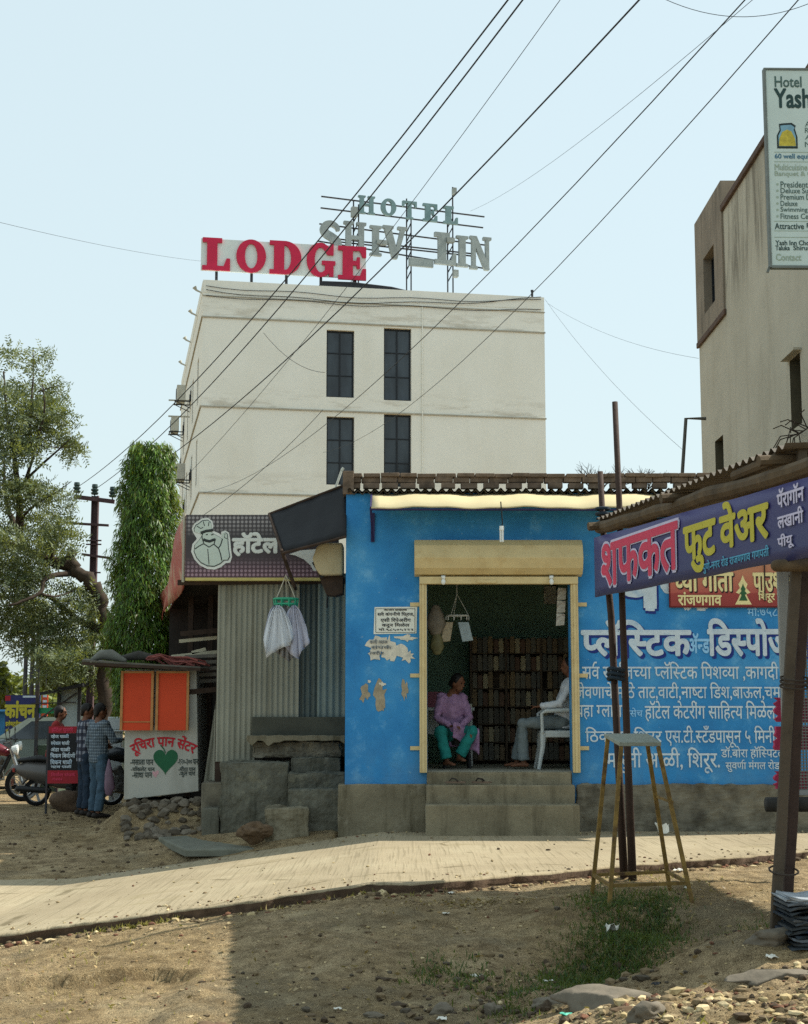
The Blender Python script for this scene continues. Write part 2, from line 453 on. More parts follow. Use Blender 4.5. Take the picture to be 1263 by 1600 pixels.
LET = {
 'L': [[(0, 0), (.78, 0), (.78, .38), (.68, .38), (.60, .14), (.42, .14), (.42, .86), (.55, .86), (.55, 1), (0, 1), (0, .86), (.13, .86), (.13, .14), (0, .14)]],
 'E': [[(0, 0), (.8, 0), (.8, .34), (.7, .34), (.62, .13), (.42, .13), (.42, .44), (.52, .44), (.54, .34), (.62, .34), (.62, .68), (.54, .68), (.52, .57), (.42, .57), (.42, .87), (.62, .87), (.7, .68), (.8, .68), (.8, 1), (0, 1), (0, .87), (.13, .87), (.13, .13), (0, .13)]],
 'O': [arc(.45, .5, .45, .52, 0, 350, 28), arc(.45, .5, .19, .39, 0, 350, 28)],
 'D': [[(0, 0), (.42, 0)] + arc(.42, .5, .45, .5, -85, 85, 16) + [(.42, 1), (0, 1), (0, .87), (.12, .87), (.12, .13), (0, .13)], [(.40, .13)] + arc(.42, .5, .17, .37, -85, 85, 12) + [(.40, .87)]],
 'G': [arc(.44, .5, .44, .52, 52, 308, 26) + [(.74, .1), (.74, 0), (.88, 0), (.88, .36), (.94, .36), (.94, .48), (.5, .48), (.5, .36), (.6, .36), (.6, .2)] + arc(.46, .5, .2, .38, 300, 60, 18) + [(.68, .66), (.88, .66), (.88, 1), (.78, 1), (.74, .93)]],
 'H': [[(0, 0), (.4, 0), (.4, .08), (.31, .1), (.31, .45), (.62, .45), (.62, .1), (.53, .08), (.53, 0), (.93, 0), (.93, .08), (.84, .1), (.84, .9), (.93, .92), (.93, 1), (.53, 1), (.53, .92), (.62, .9), (.62, .57), (.31, .57), (.31, .9), (.4, .92), (.4, 1), (0, 1), (0, .92), (.09, .9), (.09, .1), (0, .08)]],
 'I': [[(0, 0), (.44, 0), (.44, .08), (.34, .1), (.34, .9), (.44, .92), (.44, 1), (0, 1), (0, .92), (.1, .9), (.1, .1), (0, .08)]],
 'V': [[(.36, 0), (.54, 0), (.84, .9), (.92, .92), (.92, 1), (.56, 1), (.56, .92), (.66, .9), (.5, .36), (.32, .9), (.4, .92), (.4, 1), (0, 1), (0, .92), (.06, .9)]],
 'N': [[(0, 0), (.32, 0), (.32, .08), (.24, .1), (.24, .66), (.62, 0), (.8, 0), (.8, .9), (.9, .92), (.9, 1), (.56, 1), (.56, .92), (.66, .9), (.66, .36), (.28, 1), (0, 1), (0, .92), (.08, .9), (.08, .1), (0, .08)]],
 'T': [[(.2, 0), (.6, 0), (.6, .08), (.5, .1), (.5, .88), (.66, .86), (.72, .68), (.8, .68), (.8, 1), (0, 1), (0, .68), (.08, .68), (.14, .86), (.3, .88), (.3, .1), (.2, .08)]],
 'S': [stroke(_S, _Sw)],
}
def letter(ch, pl, u0, v0, u1, v1, depth, n0, mats, parent, slant=0., name='letter'):
    vs, fs = loops_mesh(LET[ch], depth)
    xs = [a[0] for a in vs]; ys = [a[1] for a in vs]; x0, x1, y0, y1 = min(xs), max(xs), min(ys), max(ys)
    mb = MB(); pts = []
    for a, b, c in vs:
        u = u0 + (a - x0) / (x1 - x0) * (u1 - u0); v = v0 + (b - y0) / (y1 - y0) * (v1 - v0)
        pts.append(pl.at(u, v, n0 + depth / 2 + c))
    mb.add(pts, fs); return mb.build(name, mats, parent)

# ================================================================ THE SETTING
_rt = np.random.RandomState(3).rand(256, 256)
def vnoise(x, y):
    xi = np.floor(x).astype(int); yi = np.floor(y).astype(int); fx = x - xi; fy = y - yi
    fx = fx * fx * (3 - 2 * fx); fy = fy * fy * (3 - 2 * fy)
    g = lambda a, b: _rt[a % 256, b % 256]
    return (g(xi, yi) * (1 - fx) + g(xi + 1, yi) * fx) * (1 - fy) + (g(xi, yi + 1) * (1 - fx) + g(xi + 1, yi + 1) * fx) * fy
def fbm(x, y, f=1., o=5, g=.5):
    t = 0; a = 1; n = 0
    for i in range(o):
        t = t + a * (vnoise(x * f + 17 * i, y * f + 31 * i) - .5); n += a; a *= g; f *= 2.03
    return t / n
def sstep(a, b, x):
    t = np.clip((x - a) / (b - a), 0, 1); return t * t * (3 - 2 * t)
def road_z(x):
    x = np.asarray(x, float)
    d = np.clip(-.3 - x, 0, 3.7); return -.135 * d + .02 * np.exp(-((x + .3) / .6) ** 2) * 0
NX = [-60, -12, -3.63, -1.73, .04, 1.69, 4.5, 8, 14, 60]; NY = [13.2, 13.7, 13.8, 13.8, 13.8, 15.1, 17.2, 18.2, 18.6, 18.8]
def near_edge(x): return np.interp(x, NX, NY) + .05 * fbm(np.asarray(x, float) * 1.0, np.zeros_like(x) + 3., 1.5, 5, .62) * 5
def far_edge(x): return np.interp(x, [-3., -2.3, -1.5, -.9, -.8], [19.25, 19.35, 19.75, 19.95, 20.6]) + .1 * (np.asarray(x) < -1.) * fbm(np.asarray(x, float), np.zeros_like(x) + 9., 1.2, 4) * 3
CTRL = np.array([(-9, 13.6, -.62), (-5, 13.7, -.62), (-3.6, 13.6, -.6), (-2.6, 13.6, -.5), (-1.7, 13.6, -.36), (-.8, 13.6, -.24), (.05, 13.6, -.16), (1., 14.0, -.12), (1.7, 14.3, -.05), (2.2, 14.5, -.02), (2.6, 14.6, -.03), (1.75, 13.15, -.1), (2.45, 13.15, -.1), (2.2, 13.8, -.07), (1.6, 13.8, -.1), (3, 15.8, -.1), (4.5, 16.9, -.12), (6, 17.3, -.12), (9, 18, -.12),
  (2.5, 10.55, .02), (4, 12.5, -.05), (5, 11, 0), (5, 8, .05), (8, 10, 0), (8, 14, -.1), (-1.2, 11.5, -.45), (-1.2, 10, -.52), (-3, 11, -.55), (-3, 9, -.6), (-7, 10, -.6), (.3, 12.4, -.3), (.5, 11.3, -.42), (1.4, 11.6, -.5), (2.0, 12.6, -.34), (.2, 10.2, -.5),
  (.5, 8.6, -.42), (1.6, 9.8, -.3), (1.7, 8.8, -.12), (2.6, 9.6, -.08), (2.6, 8.2, -.02), (1, 7.4, -.2), (-1, 7.5, -.55), (-4, 6, -.6), (0, 4, -.3), (4, 4, 0), (0, 0, -.2)])
def ground_z(x, y):
    x = np.asarray(x, float); y = np.asarray(y, float); sh = x.shape; xf = x.ravel(); yf = y.ravel(); z = np.zeros_like(xf); w = np.zeros_like(xf)
    for a, b, c in CTRL:
        k = 1 / ((xf - a) ** 2 + (yf - b) ** 2 + .08) ** 1.8; z += k * c; w += k
    fore = z / w
    step = -.09 * sstep(.02, -.02, yf - (11.95 + .12 * np.sin(xf * 2.3) + .34 * fbm(xf, yf * .3, 2.6, 5, .66))) * sstep(-1.45, -1.75, xf) * sstep(-3.4, -3.0, xf) * sstep(8., 10.5, yf)
    fore = fore + step
    fore += .07 * fbm(xf, yf, .9, 4) + .075 * fbm(xf, yf, 3.4, 5, .62) + .022 * fbm(xf, yf, 19., 3, .65)
    rough = sstep(.2, 1.4, xf) * sstep(11.0, 9.4, yf)
    fore += rough * (.09 * np.abs(fbm(xf, yf, 5., 4, .62)) + .05 * fbm(xf, yf, 13., 3))
    ditch = np.exp(-((xf - .9) / 1.1) ** 2 - ((yf - 11.2) / .8) ** 2); fore += ditch * .16 * fbm(xf, yf, 3.2, 4, .6)
    rz = road_z(xf)
    under = rz - .3
    left = -.46 + .38 * sstep(19.3, 22.4, yf) + .08 * sstep(24, 29, yf) + .12 * np.exp(-((xf + 2.6) / 1.1) ** 2 - ((yf - 20.6) / 1.0) ** 2) + .34 * np.exp(-np.clip(np.abs(xf + 3.4) - .45, 0, 9) ** 2 / .1 - np.clip(np.abs(yf - 22.4) - .55, 0, 9) ** 2 / .12) + .03 * fbm(xf, yf, 1.2, 4) + .02 * fbm(xf, yf, 7, 3)
    back = np.where(xf < -.9, np.maximum(left, rz - .03 + .02 * fbm(xf, yf, 3, 3)) if False else left, -.02)
    back = back + (sstep(-3.4, -1.2, xf) * (xf < -.9)) * (rz + .5) * sstep(24, 19.6, yf) * .9
    ne = near_edge(xf); fe = far_edge(xf)
    a = sstep(ne + .04, ne + .3, yf); b = sstep(fe - .45, fe - .12, yf)
    lip = rz - .085 - .05 * np.abs(fbm(xf, yf, 2.2, 4)) * 2 + .03 * fbm(xf, yf, 9., 3); nearlip = sstep(ne - .9, ne - .05, yf); fore = fore * (1 - nearlip) + lip * nearlip
    z = fore * (1 - a) + under * a
    z = z * (1 - b) + back * b
    return z.reshape(sh)
def lines(parts):
    o = [];
    for a, b, st in parts: o += list(np.arange(a, b, st))
    return np.array(o)
gx = lines([(-900, -100, 80), (-100, -20, 8), (-20, -6, .5), (-6, -3.6, .08), (-3.6, 4.4, .034), (4.4, 7, .1), (7, 20, .6), (20, 100, 8), (100, 901, 80)])
gy = lines([(-20, 4, 2), (4, 7.4, .2), (7.4, 14.6, .034), (14.6, 21, .07), (21, 30, .16), (30, 60, 1.2), (60, 200, 10), (200, 2000, 120)])
XX, YY = np.meshgrid(gx, gy); ZZ = ground_z(XX, YY)
def grid_mesh(name, XX, YY, ZZ, mats, matidx=None, smooth=True):
    ny, nx = XX.shape; me = bpy.data.meshes.new(name)
    co = np.stack([XX, YY, ZZ], -1).reshape(-1, 3)
    i = np.arange(ny * nx).reshape(ny, nx); q = np.stack([i[:-1, :-1], i[:-1, 1:], i[1:, 1:], i[1:, :-1]], -1).reshape(-1, 4)
    me.vertices.add(len(co)); me.vertices.foreach_set('co', co.ravel()); me.loops.add(q.size); me.polygons.add(len(q))
    me.loops.foreach_set('vertex_index', q.ravel()); me.polygons.foreach_set('loop_start', np.arange(0, q.size, 4))
    me.polygons.foreach_set('use_smooth', np.full(len(q), smooth))
    for m in mats: me.materials.append(m)
    if matidx is not None: me.polygons.foreach_set('material_index', matidx)
    me.update(calc_edges=True); me.validate()
    o = bpy.data.objects.new(name, me); C.objects.link(o); W[o.name] = Matrix.Identity(4); return o
# dirt
m = Mat('dirt', .95, 0, .1)
c1 = m.ramp(m.noise(.55, 8, .65), [(.3, srgb('97815c')), (.48, srgb('ab946e')), (.6, srgb('bda682')), (.75, srgb('9e8660'))])
c2 = m.mix(m.ramp(m.noise(7, 6, .7), [(.35, .75), (.62, 0.)]), c1, srgb('5c4d38'))
c2 = m.mix(m.ramp(m.noise(26, 4, .7), [(.55, 0.), (.66, .7)]), c2, srgb('bca783'))
c2 = m.mix(m.ramp(m.vor(55), [(.0, .7), (.2, 0.)]), c2, srgb('463929'))
c2 = m.mix(m.ramp(m.noise(.9, 5, .6, m.map((1, 1, 1), (0, 0, 2.))), [(.52, 0.), (.66, .6)]), c2, srgb('7d7562'))
c2 = m.mix(m.ramp(m.noise(75, 3, .8), [(.42, .55), (.5, 0.)]), c2, srgb('4a3d2c'))
c2 = m.mix(m.ramp(m.noise(130, 2, .8), [(.56, 0.), (.64, .55)]), c2, srgb('c4b28c'))
c2 = m.mix(m.ramp(m.noise(2.3, 6, .7, m.map((1, 1.6, 1))), [(.5, 0.), (.64, .6)]), c2, srgb('6b5a41'))
c2 = m.mix(m.ramp(m.noise(1.7, 7, .7, m.map((1, 1.4, 1), (0, 0, 1.))), [(.54, 0.), (.66, .5)]), c2, srgb('c0ae8a'))
m.color(c2)
h = m.math('ADD', m.math('MULTIPLY', m.noise(9, 8, .72), 1.), m.math('MULTIPLY', m.noise(60, 4, .7), .4))
m.bump(h, 1., .06)
DIRT = m.m
ground = grid_mesh('ground', XX, YY, ZZ, [DIRT]); tag(ground, 'dry brown dirt ground with a shallow ditch and rubble beside the road', kind='structure')
# concrete road: brushed top, rough broken edge
m = Mat('road concrete', .9, 0, .15)
c = m.ramp(m.noise(.8, 7, .62), [(.3, srgb('90836b')), (.5, srgb('9b8e75')), (.7, srgb('a5997f'))])
br = m.noise(1., 4, .6, m.map((14, .5, 1), (0, 0, .1)))
c = m.mix(m.ramp(br, [(.52, 0.), (.7, .15)]), c, srgb('7f765e'))
br2 = m.noise(1., 2, .5, m.map((38, .8, 1), (0, 0, .1)))
c = m.mix(m.ramp(br2, [(.56, 0.), (.64, .42)]), c, srgb('6b614b'))
c = m.mix(m.ramp(m.noise(2.4, 6, .7), [(.56, 0.), (.72, .35)]), c, srgb('827962'))
c = m.mix(m.ramp(m.noise(30, 4, .7), [(.62, 0.), (.75, .3)]), c, srgb('aaa289'))
crk = m.ramp(m.vor(.33, m.map((1, 1, 1)), 'DISTANCE_TO_EDGE'), [(0., 1.), (.006, 1.), (.012, 0.)])
c = m.mix(m.math('MULTIPLY', crk, m.ramp(m.noise(1.4, 4), [(.5, 0.), (.6, .7)])), c, srgb('5a5038'))
c = m.mix(m.ramp(m.noise(90, 3, .8), [(.57, 0.), (.66, .5)]), c, srgb('6a614a'))
c = m.mix(m.ramp(m.noise(1.1, 7, .72, m.map((1, 2.2, 1))), [(.55, 0.), (.66, .55)]), c, srgb('877b5d'))
m.color(c); m.bump(m.math('ADD', br2, m.noise(50, 4)), .4, .012); ROAD = m.m
EDGE = simple('broken road edge', '5a4a3c', .95, .4, 9, .8, 30, dirt='4a352c', dscale=4)
rx = lines([(-60, -8, 2), (-8, -4, .1), (-4, 6, .035), (6, 12, .15), (12, 61, 3)])
rows = []
ne = near_edge(rx); fe = far_edge(rx); fine = .03 * fbm(rx, rx * 0 + 5., 9., 4, .7) * 2
for dy, dz in ((.10, -.42), (.03, -.36), (.0, -.14), (.02, -.07), (-.015, -.02), (.0, 0.)):
    rows.append((rx, ne + fine + dy + .05 * fbm(rx, rx * 0 + dz * 40 + 50, 8., 4, .7), road_z(rx) + dz + (.012 * fbm(rx, rx * 0 + 77., 6., 3) if dz == 0 else .02 * fbm(rx, rx * 0 + dz * 90, 9., 3))))
for t in np.linspace(.008, 1, 26):
    yy = ne * (1 - t) + fe * t
    rows.append((rx, yy, road_z(rx) + .015 * fbm(rx, yy, .5, 3) + .012 * fbm(rx, rx * 0 + 77., 6., 3) * max(0, 1 - t * 30)))
rows.append((rx, fe + .02, road_z(rx) - .25))
RX, RY, RZ = (np.array([r[i] for r in rows]) for i in range(3))
mi = np.zeros((len(rows) - 1, len(rx) - 1), int); mi[:4] = 1; mi[-1] = 1
road = grid_mesh('road', RX, RY, RZ, [ROAD, EDGE], mi.ravel(), True); tag(road, 'pale brushed concrete road with a broken edge', kind='structure')

# ================================================================ BLUE SHOP
def wallmat():
    m = Mat('blue wall paint', .8, 0, .2)
    c = m.ramp(m.noise(1.3, 7, .6), [(.3, srgb('2872ae')), (.5, srgb('3685c0')), (.7, srgb('4e98c9'))])
    c = m.mix(m.ramp(m.noise(1., 6, .65, m.map((5, 5, .8))), [(.55, 0.), (.75, .35)]), c, srgb('3a6f9f'))
    c = m.mix(m.ramp(m.noise(2.6, 8, .7), [(.56, 0.), (.68, .5)]), c, srgb('74aed6'))
    c = m.mix(m.ramp(m.noise(14, 4, .75), [(.66, 0.), (.71, .8)]), c, srgb('93b0c0'))
    z = m.xyz()[2]; zz = m.math('SUBTRACT', 1.25, z)
    low = m.math('MULTIPLY', m.ramp(zz, [(0., 0.), (.75, 1.)]), m.ramp(m.noise(2.2, 7, .7), [(.4, 0.), (.62, .55)]))
    c = m.mix(low, c, srgb('5b86a8'))
    m.color(c); m.bump(m.noise(18, 6, .65), .35, .015); return m.m
BLUE = wallmat()
PLINTH = concrete('grey concrete', '7d7663', '4a4433', '958e7c')
PLINTH2 = simple('rough rubble plinth', '6f6a5c', .95, .35, 5, .8, 16, dirt='3f3a31', dscale=3, damt=.8)
STEPM = concrete('step concrete', '827a65', '575040', '968e79')
CREAM = simple('cream shutter paint', 'c8b688', .6, .08, 3, .08, 60, dirt='a88a54', dscale=5, damt=.4)
BRICK = simple('old brick', '6b5c4e', .95, .4, 7, .6, 30, dirt='3c342d', dscale=3, damt=.7)
ASB = simple('asbestos sheet', '6d6a62', .9, .25, 5, .3, 30, dirt='403c36', dscale=2, damt=.6)
GREENIN = simple('dark green distemper', '7f9d88', .9, .15, 2, .1, 30, dirt='7f9a88', damt=.5)
FLOORIN = simple('shop floor', '8d897a', .8, .15, 3, .1)
WHITE = simple('white lettering paint', 'c2d0da', .7, .1, 9, 0, dirt='7fa6c8', dscale=7, damt=.55)
NAVY = simple('navy lettering shade', '1d2f7a', .7, .1, 20, 0)
SKYB = simple('pale blue lettering', '8cc2ea', .7, .08, 20, 0)
SY = 20.0
SP = Plane((0, SY, 0), (1, 0, 0))
X0, X1 = -.76, 6.3; DX0, DX1, DZ0, DZ1 = .30, 2.16, .76, 3.24; RT = 4.36
shop = thing('shop_building', 'low bright blue shop with a roller shutter doorway and painted lettering', 'shop', (2.7, SY, 0))
b = MB(); b.holed(SP, X0, X1, .0, RT, [(DX0, DX1, -.01, DZ1)], .23)
b.box2(X0, X0 + .23, SY + .002, 24, 0, RT); b.box2(X1 - .23, X1, SY + .002, 24, 0, RT)
WALL = b.build('wall', BLUE, shop)
b = MB(); b.box2(X0 + .23, X1 - .23, 23.8, 24, 0, RT); b.box2(X0 + .232, X0 + .3, 20.3, 23.8, .76, RT); b.box2(X1 - .3, X1 - .232, 20.3, 23.8, .76, RT)
b.box2(3.4, 3.5, 20.24, 23.8, .76, RT); b.box2(X0 + .3, 3.4, 20.232, 23.8, RT - .1, RT - .02)
build_each(b, 'inner_wall', GREENIN, shop)
b = MB(); b.box2(X0 + .24, X1 - .24, SY + .02, 23.8, .3, DZ0 - .0); b.build('floor', FLOORIN, shop)
b = MB(); b.box2(X0 - .09, .292, SY - .07, SY + .2, -.35, .6); roughen(b.build('plinth', PLINTH, shop, bevel=.02), .03, .3)
b = MB(); b.box2(2.2, X1 + .05, SY - .07, SY + .2, -.2, .6); roughen(b.build('plinth', PLINTH2, shop, bevel=.02), .07, .18, 6)
# parapet: two courses of loose bricks, the lower one with gaps, on a corrugated roof edge
b = MB(); rnd = random.Random(5)
x = X0 - .02
while x < X1:
    w = rnd.uniform(.18, .215); b.box((x + w / 2, SY + .09 + rnd.uniform(-.01, .01), 4.475 + rnd.uniform(-.004, .004)), (w, .11, .075), rnd.uniform(-.06, .06)); x += w + (rnd.uniform(.07, .095) if x > .1 else rnd.uniform(.01, .05))
x = X0 - .04
while x < X1:
    w = rnd.uniform(.21, .25); b.box((x + w / 2, SY + .09 + rnd.uniform(-.02, .02), 4.552 + rnd.uniform(-.006, .006)), (w, .12, .072), rnd.uniform(-.05, .05)); x += w + rnd.uniform(.004, .015)
x = X0 - .04
while x < X1:
    w = rnd.uniform(.2, .26); b.box((x + w / 2, SY + .1 + rnd.uniform(-.02, .02), 4.612 + rnd.uniform(-.008, .004)), (w, .2, .05), rnd.uniform(-.05, .05)); x += w + rnd.uniform(.0, .02)
b.box2(X0 - .045, X0 + .10, SY - .03, SY + .22, 4.35, 4.66)
b.build('parapet', BRICK, shop, bevel=.008)
b = MB(); b.corr((X0 + .02, SY - .1, 4.40), (1, 0, 0), (0, 1, -.05), X1 - X0 - .04, 4.2, .11, .026)
b.corr((X0 + .02, SY - .1, 4.372), (1, 0, 0), (0, 1, -.05), X1 - X0 - .04, 4.2, .11, .026)
b.build('roof', ASB, shop, smooth=True)
# roller shutter
b = MB()
def prof_box(b, x0, x1, prof):
    k = len(prof); vs = [(x, y, z) for x in (x0, x1) for y, z in prof]
    b.add(vs, [(i, (i + 1) % k, k + (i + 1) % k, k + i) for i in range(k)] + [tuple(range(k))[::-1], tuple(range(k, 2 * k))])
prof_box(b, .135, 2.32, [(SY - .003, 3.74), (SY - .10, 3.735), (SY - .19, 3.655), (SY - .25, 3.49), (SY - .20, 3.36), (SY - .12, 3.285), (SY - .003, 3.26)])
sb = b.build('shutter_box', CREAM, shop, bevel=.01)
b = MB(); b.box2(.2, 2.26, SY - .12, SY - .005, 3.16, 3.255); b.box2(.95, 1.2, SY - .135, SY - .12, 3.17, 3.21)
b.build('lintel_bar', CREAM, shop, bevel=.006)
for x0, x1 in ((.2, .295), (2.165, 2.26)):
    g = MB(); g.box2(x0, x1, SY - .09, SY - .004, .74, 3.16); g.box2(x0 + .03, x1 - .03, SY - .105, SY - .09, .74, 3.16); gg = g.build('shutter_guide', CREAM, shop, bevel=.005)
    for z in (1.05, 1.98, 2.9):
        xx = x0 - .06 if x0 < 1 else x1 + .06
        h = MB(); h.box((xx, SY - .012, z), (.12, .02, .05)); h.build('hinge_lug', CREAM, gg)
# steps
b = MB(); b.box2(.28, 2.1, SY - .28, SY + .01, -.02, .745); b.box2(.27, 2.12, SY - .30, SY + .0, -.03, .60); b.box2(.265, 2.15, SY - .58, SY - .29, -.04, .375); b.box2(.26, 2.16, SY - .86, SY - .57, -.1, .355 - .27)
b = MB(); b.box2(.29, 2.14, SY - .10, SY + .012, -.02, .752); b.box2(.275, 2.15, SY - .40, SY - .102, -.03, .60); b.box2(.265, 2.17, SY - .74, SY - .402, -.06, .375)
roughen(b.build('steps', STEPM, shop, bevel=.018), .016, .3, 5)
# awning of pale sheet with drop bracket
AWN = simple('awning sheet', 'c6b78f', .6, .06, 2, .05, 30)
PURP = simple('dark purple pipe', '2c2550', .6, .2)
b = MB(); n_ = 60
zz = lambda u: .012 * math.sin(u * 5) + .006 * math.sin(u * 13)
vs = []; xs = [-.42 + i * 6.5 / n_ for i in range(n_ + 1)]
for (y, z) in ((SY - .02, 4.362), (SY - .28, 4.242), (SY - .55, 4.112), (SY - .552, 4.095)): vs += [(x, y, z + zz(x)) for x in xs]
b.add(vs, [(j * (n_ + 1) + i, j * (n_ + 1) + i + 1, (j + 1) * (n_ + 1) + i + 1, (j + 1) * (n_ + 1) + i) for j in range(3) for i in range(n_)])
aw = b.build('awning', AWN, shop, smooth=True); s2 = aw.modifiers.new('thick', 'SOLIDIFY'); s2.thickness = .01; s2.offset = 0
b = MB(); b.tube([(-.44, SY - .545, 4.078), (2.4, SY - .545, 4.073), (6.1, SY - .545, 4.078)], .014)
b.bar((-.425, SY - .55, 4.1), (-.425, SY - .015, 4.36), .03, .02); b.bar((-.41, SY - .015, 4.1), (-.41, SY - .015, 3.72), .05, .03); b.tube([(-.425, SY - .54, 4.09), (-.41, SY - .03, 3.74)], .014)
for x in (2.0, 4.3): b.tube([(x, SY - .02, 4.33), (x, SY - .53, 4.09)], .012)
b.build('awning_frame', PURP, aw)
# worn paper scraps and bare patches on the left pier
PAPER = simple('old paper', 'cfcabb', .9, .12, 12, 0, dirt='7f8a90', dscale=14, damt=.5)
PATCH = simple('bare plaster', '9a8f7a', .95, .2, 12, .3)
def blob(pl, u, v, ru, rv, rnd, n=16, off=.004, rough=.45):
    return [pl.at(u + ru * math.cos(a) * q, v + rv * math.sin(a) * q, off) for a, q in [(2 * math.pi * i / n, 1 + rnd.uniform(-rough, rough)) for i in range(n)]]
rnd = random.Random(11)
b = MB()
for (x0, y0, x1, y1) in ((574, 994, 604, 1024), (596, 992, 618, 1030), (606, 1006, 632, 1030), (620, 992, 648, 1002), (628, 1016, 646, 1034), (576, 1012, 598, 1030), (593, 1066, 602, 1072), (575, 1062, 580, 1068)):
    q = pxbox(SP, x0, y0, x1, y1); p = blob(SP, (q[0] + q[2]) / 2, (q[1] + q[3]) / 2, (q[2] - q[0]) / 2, (q[3] - q[1]) / 2, rnd, 18, .004 + .0012 * len(b.f)); b.add(p, [tuple(range(len(p)))])
build_each(b, 'torn_poster', PAPER, WALL)
b = MB()
for (x0, y0, x1, y1) in ((562, 1072, 578, 1094), (586, 1066, 602, 1106), (628, 1064, 638, 1092), (590, 1096, 602, 1110)):
    q = pxbox(SP, x0, y0, x1, y1); p = blob(SP, (q[0] + q[2]) / 2, (q[1] + q[3]) / 2, (q[2] - q[0]) / 2, (q[3] - q[1]) / 2, rnd, 18, .004 + .001 * len(b.f)); b.add(p, [tuple(range(len(p)))])
build_each(b, 'bare_patch', PATCH, WALL)
for i, (x0, y0, x1, y1) in enumerate(((578, 999, 606, 1006), (580, 1008, 612, 1014), (578, 1017, 600, 1023))):
    write(['कमी व्याज', 'संपर्क', 'त्वरीत'][i], SP, (x0, y0, x1, y1), simple('faded ink', '55606a', .9, .1, 9, 0), WALL, .01, .016)
nb = thing('notice', 'small white printed notice pasted on the blue wall left of the shutter', 'notice', SP.at(*SP.pix(618, 990)))
q = pxbox(SP, 584, 948, 652, 991); b = MB(); b.prism([(q[0], q[1]), (q[2] - .01, q[1] + .012), (q[2], q[3]), (q[0] + .012, q[3] - .005)], (0, SY - .003, 0), (1, 0, 0), (0, 0, 1), (0, -1, 0), .004)
b.build('sheet', simple('notice paper', 'd8dbd2', .85, .05, 9, 0), nb)
b = MB(); nk = simple('notice ink', '2a3038', .9, .1, 9, 0)
for u0, v0, u1, v1 in ((q[0] + .03, q[3] - .03, q[2] - .03, q[3] - .024), (q[0] + .03, q[1] + .02, q[2] - .03, q[1] + .026)): b.quad(SP.at(u0, v0, .009), SP.at(u1, v0, .009), SP.at(u1, v1, .009), SP.at(u0, v1, .009))
for x in (q[0] + .025, q[2] - .032): b.quad(SP.at(x, q[1] + .02, .0095), SP.at(x + .006, q[1] + .02, .0095), SP.at(x + .006, q[3] - .024, .0095), SP.at(x, q[3] - .024, .0095))
b.build('border', nk, nb)
for tx, bx in (('नंदनवन सर्व्हिसेस', (600, 951, 636, 955)), ('सर्व कंपनीचे फ्रिज,', (590, 956, 647, 964)), ('एसी रिपेअरींग', (595, 965, 642, 973)), ('करून मिळेल', (597, 973, 640, 981)), ('मो.९८५०५२२२', (592, 981, 646, 986))): write(tx, SP, bx, nk, nb, .02, .0095)
# the mural
ml = [('प्लॅस्टिक', (910, 970, 1078, 1024), .034), ('डिस्पोजल', (1107, 968, 1262, 1024), .034)]
for tx, bx, bo in ml:
    q = pxbox(SP, *bx); write(tx, SP, (q[0] + .03, q[1] - .03, q[2] + .03, q[3] - .03), NAVY, WALL, bo + .01, .004, uv=True); write(tx, SP, q, WHITE, WALL, bo, .008, uv=True)
write('अॅन्ड', SP, (1076, 990, 1108, 1020), SKYB, WALL, .03, .006)
for tx, bx in (('सर्व साईजच्या प्लॅस्टिक पिशव्या ,कागदी', (910, 1034, 1216, 1064)), ('जेवणाचे मोठे ताट,वाटी,नाष्टा डिश,बाऊल,चमचे', (899, 1066, 1232, 1094)), ('चहा ग्लास', (899, 1102, 972, 1124)), ('तसेच', (976, 1106, 1004, 1120)),
               ('हॉटेल केटरींग साहित्य मिळेल.', (1008, 1095, 1214, 1127)), ('ठिकाण: शिरूर', (915, 1136, 1034, 1166)), ('एस.टी.स्टँडपासून ५ मिनीटां', (1040, 1134, 1226, 1168)), ('मारुती आळी, शिरूर.', (948, 1168, 1124, 1208)),
               ('डॉ.बोरा हॉस्पिटल', (1127, 1166, 1226, 1186)), ('सुवर्णा मंगल रोड', (1134, 1187, 1218, 1206)), ('मो:७५८८९५४३', (1168, 946, 1262, 964))):
    write(tx, SP, bx, WHITE if bx[3] - bx[1] > 18 else SKYB, WALL, .011, .006)
q = pxbox(SP, 960, 850, 1032, 948); write('य', SP, (q[0] - .02, q[1] - .02, q[2] + .02, q[3] + .01), NAVY, WALL, .055, .004, uv=True); write('य', SP, q, WHITE, WALL, .045, .01, uv=True)
q = pxbox(SP, 1038, 860, 1110, 948); write('श', SP, q, WHITE, WALL, .05, .006, uv=True)

# red signboard on the mural
RB = thing('signboard', 'red and orange guest house signboard screwed onto the blue mural wall', 'sign', SP.at(*SP.pix(1140, 948)))
q = pxbox(SP, 1047, 860, 1250, 948)
m = Mat('red flex print', .6); z = m.n.new('ShaderNodeSeparateXYZ'); m.link(m.co, z.inputs[0])
m.color(m.ramp(m.math('ADD', m.math('MULTIPLY', z.outputs[2], 1.3), m.math('MULTIPLY', m.noise(3, 3), .1)), [(0.02, srgb('8f3a38')), (.27, srgb('9c4440')), (.29, srgb('b05a50')), (.5, srgb('b8705a')), (.8, srgb('bf8a6a'))]))
b = MB(); b.box2(q[0], q[2], SY - .045, SY - .012, q[1], q[3]); b.build('panel', m.m, RB, bevel=.004)
b = MB(); b.box2(q[0] - .012, q[0], SY - .05, SY - .01, q[1] - .012, q[3]); b.box2(q[0], q[2], SY - .05, SY - .01, q[1] - .012, q[1]); b.build('rim', simple('dark red rim', '6b1f1c'), RB)
YEL = simple('pale yellow print', 'e6d9a0', .6, .08, 20, 0); OUTL = simple('dark print', '2c2024', .6, .1, 20, 0)
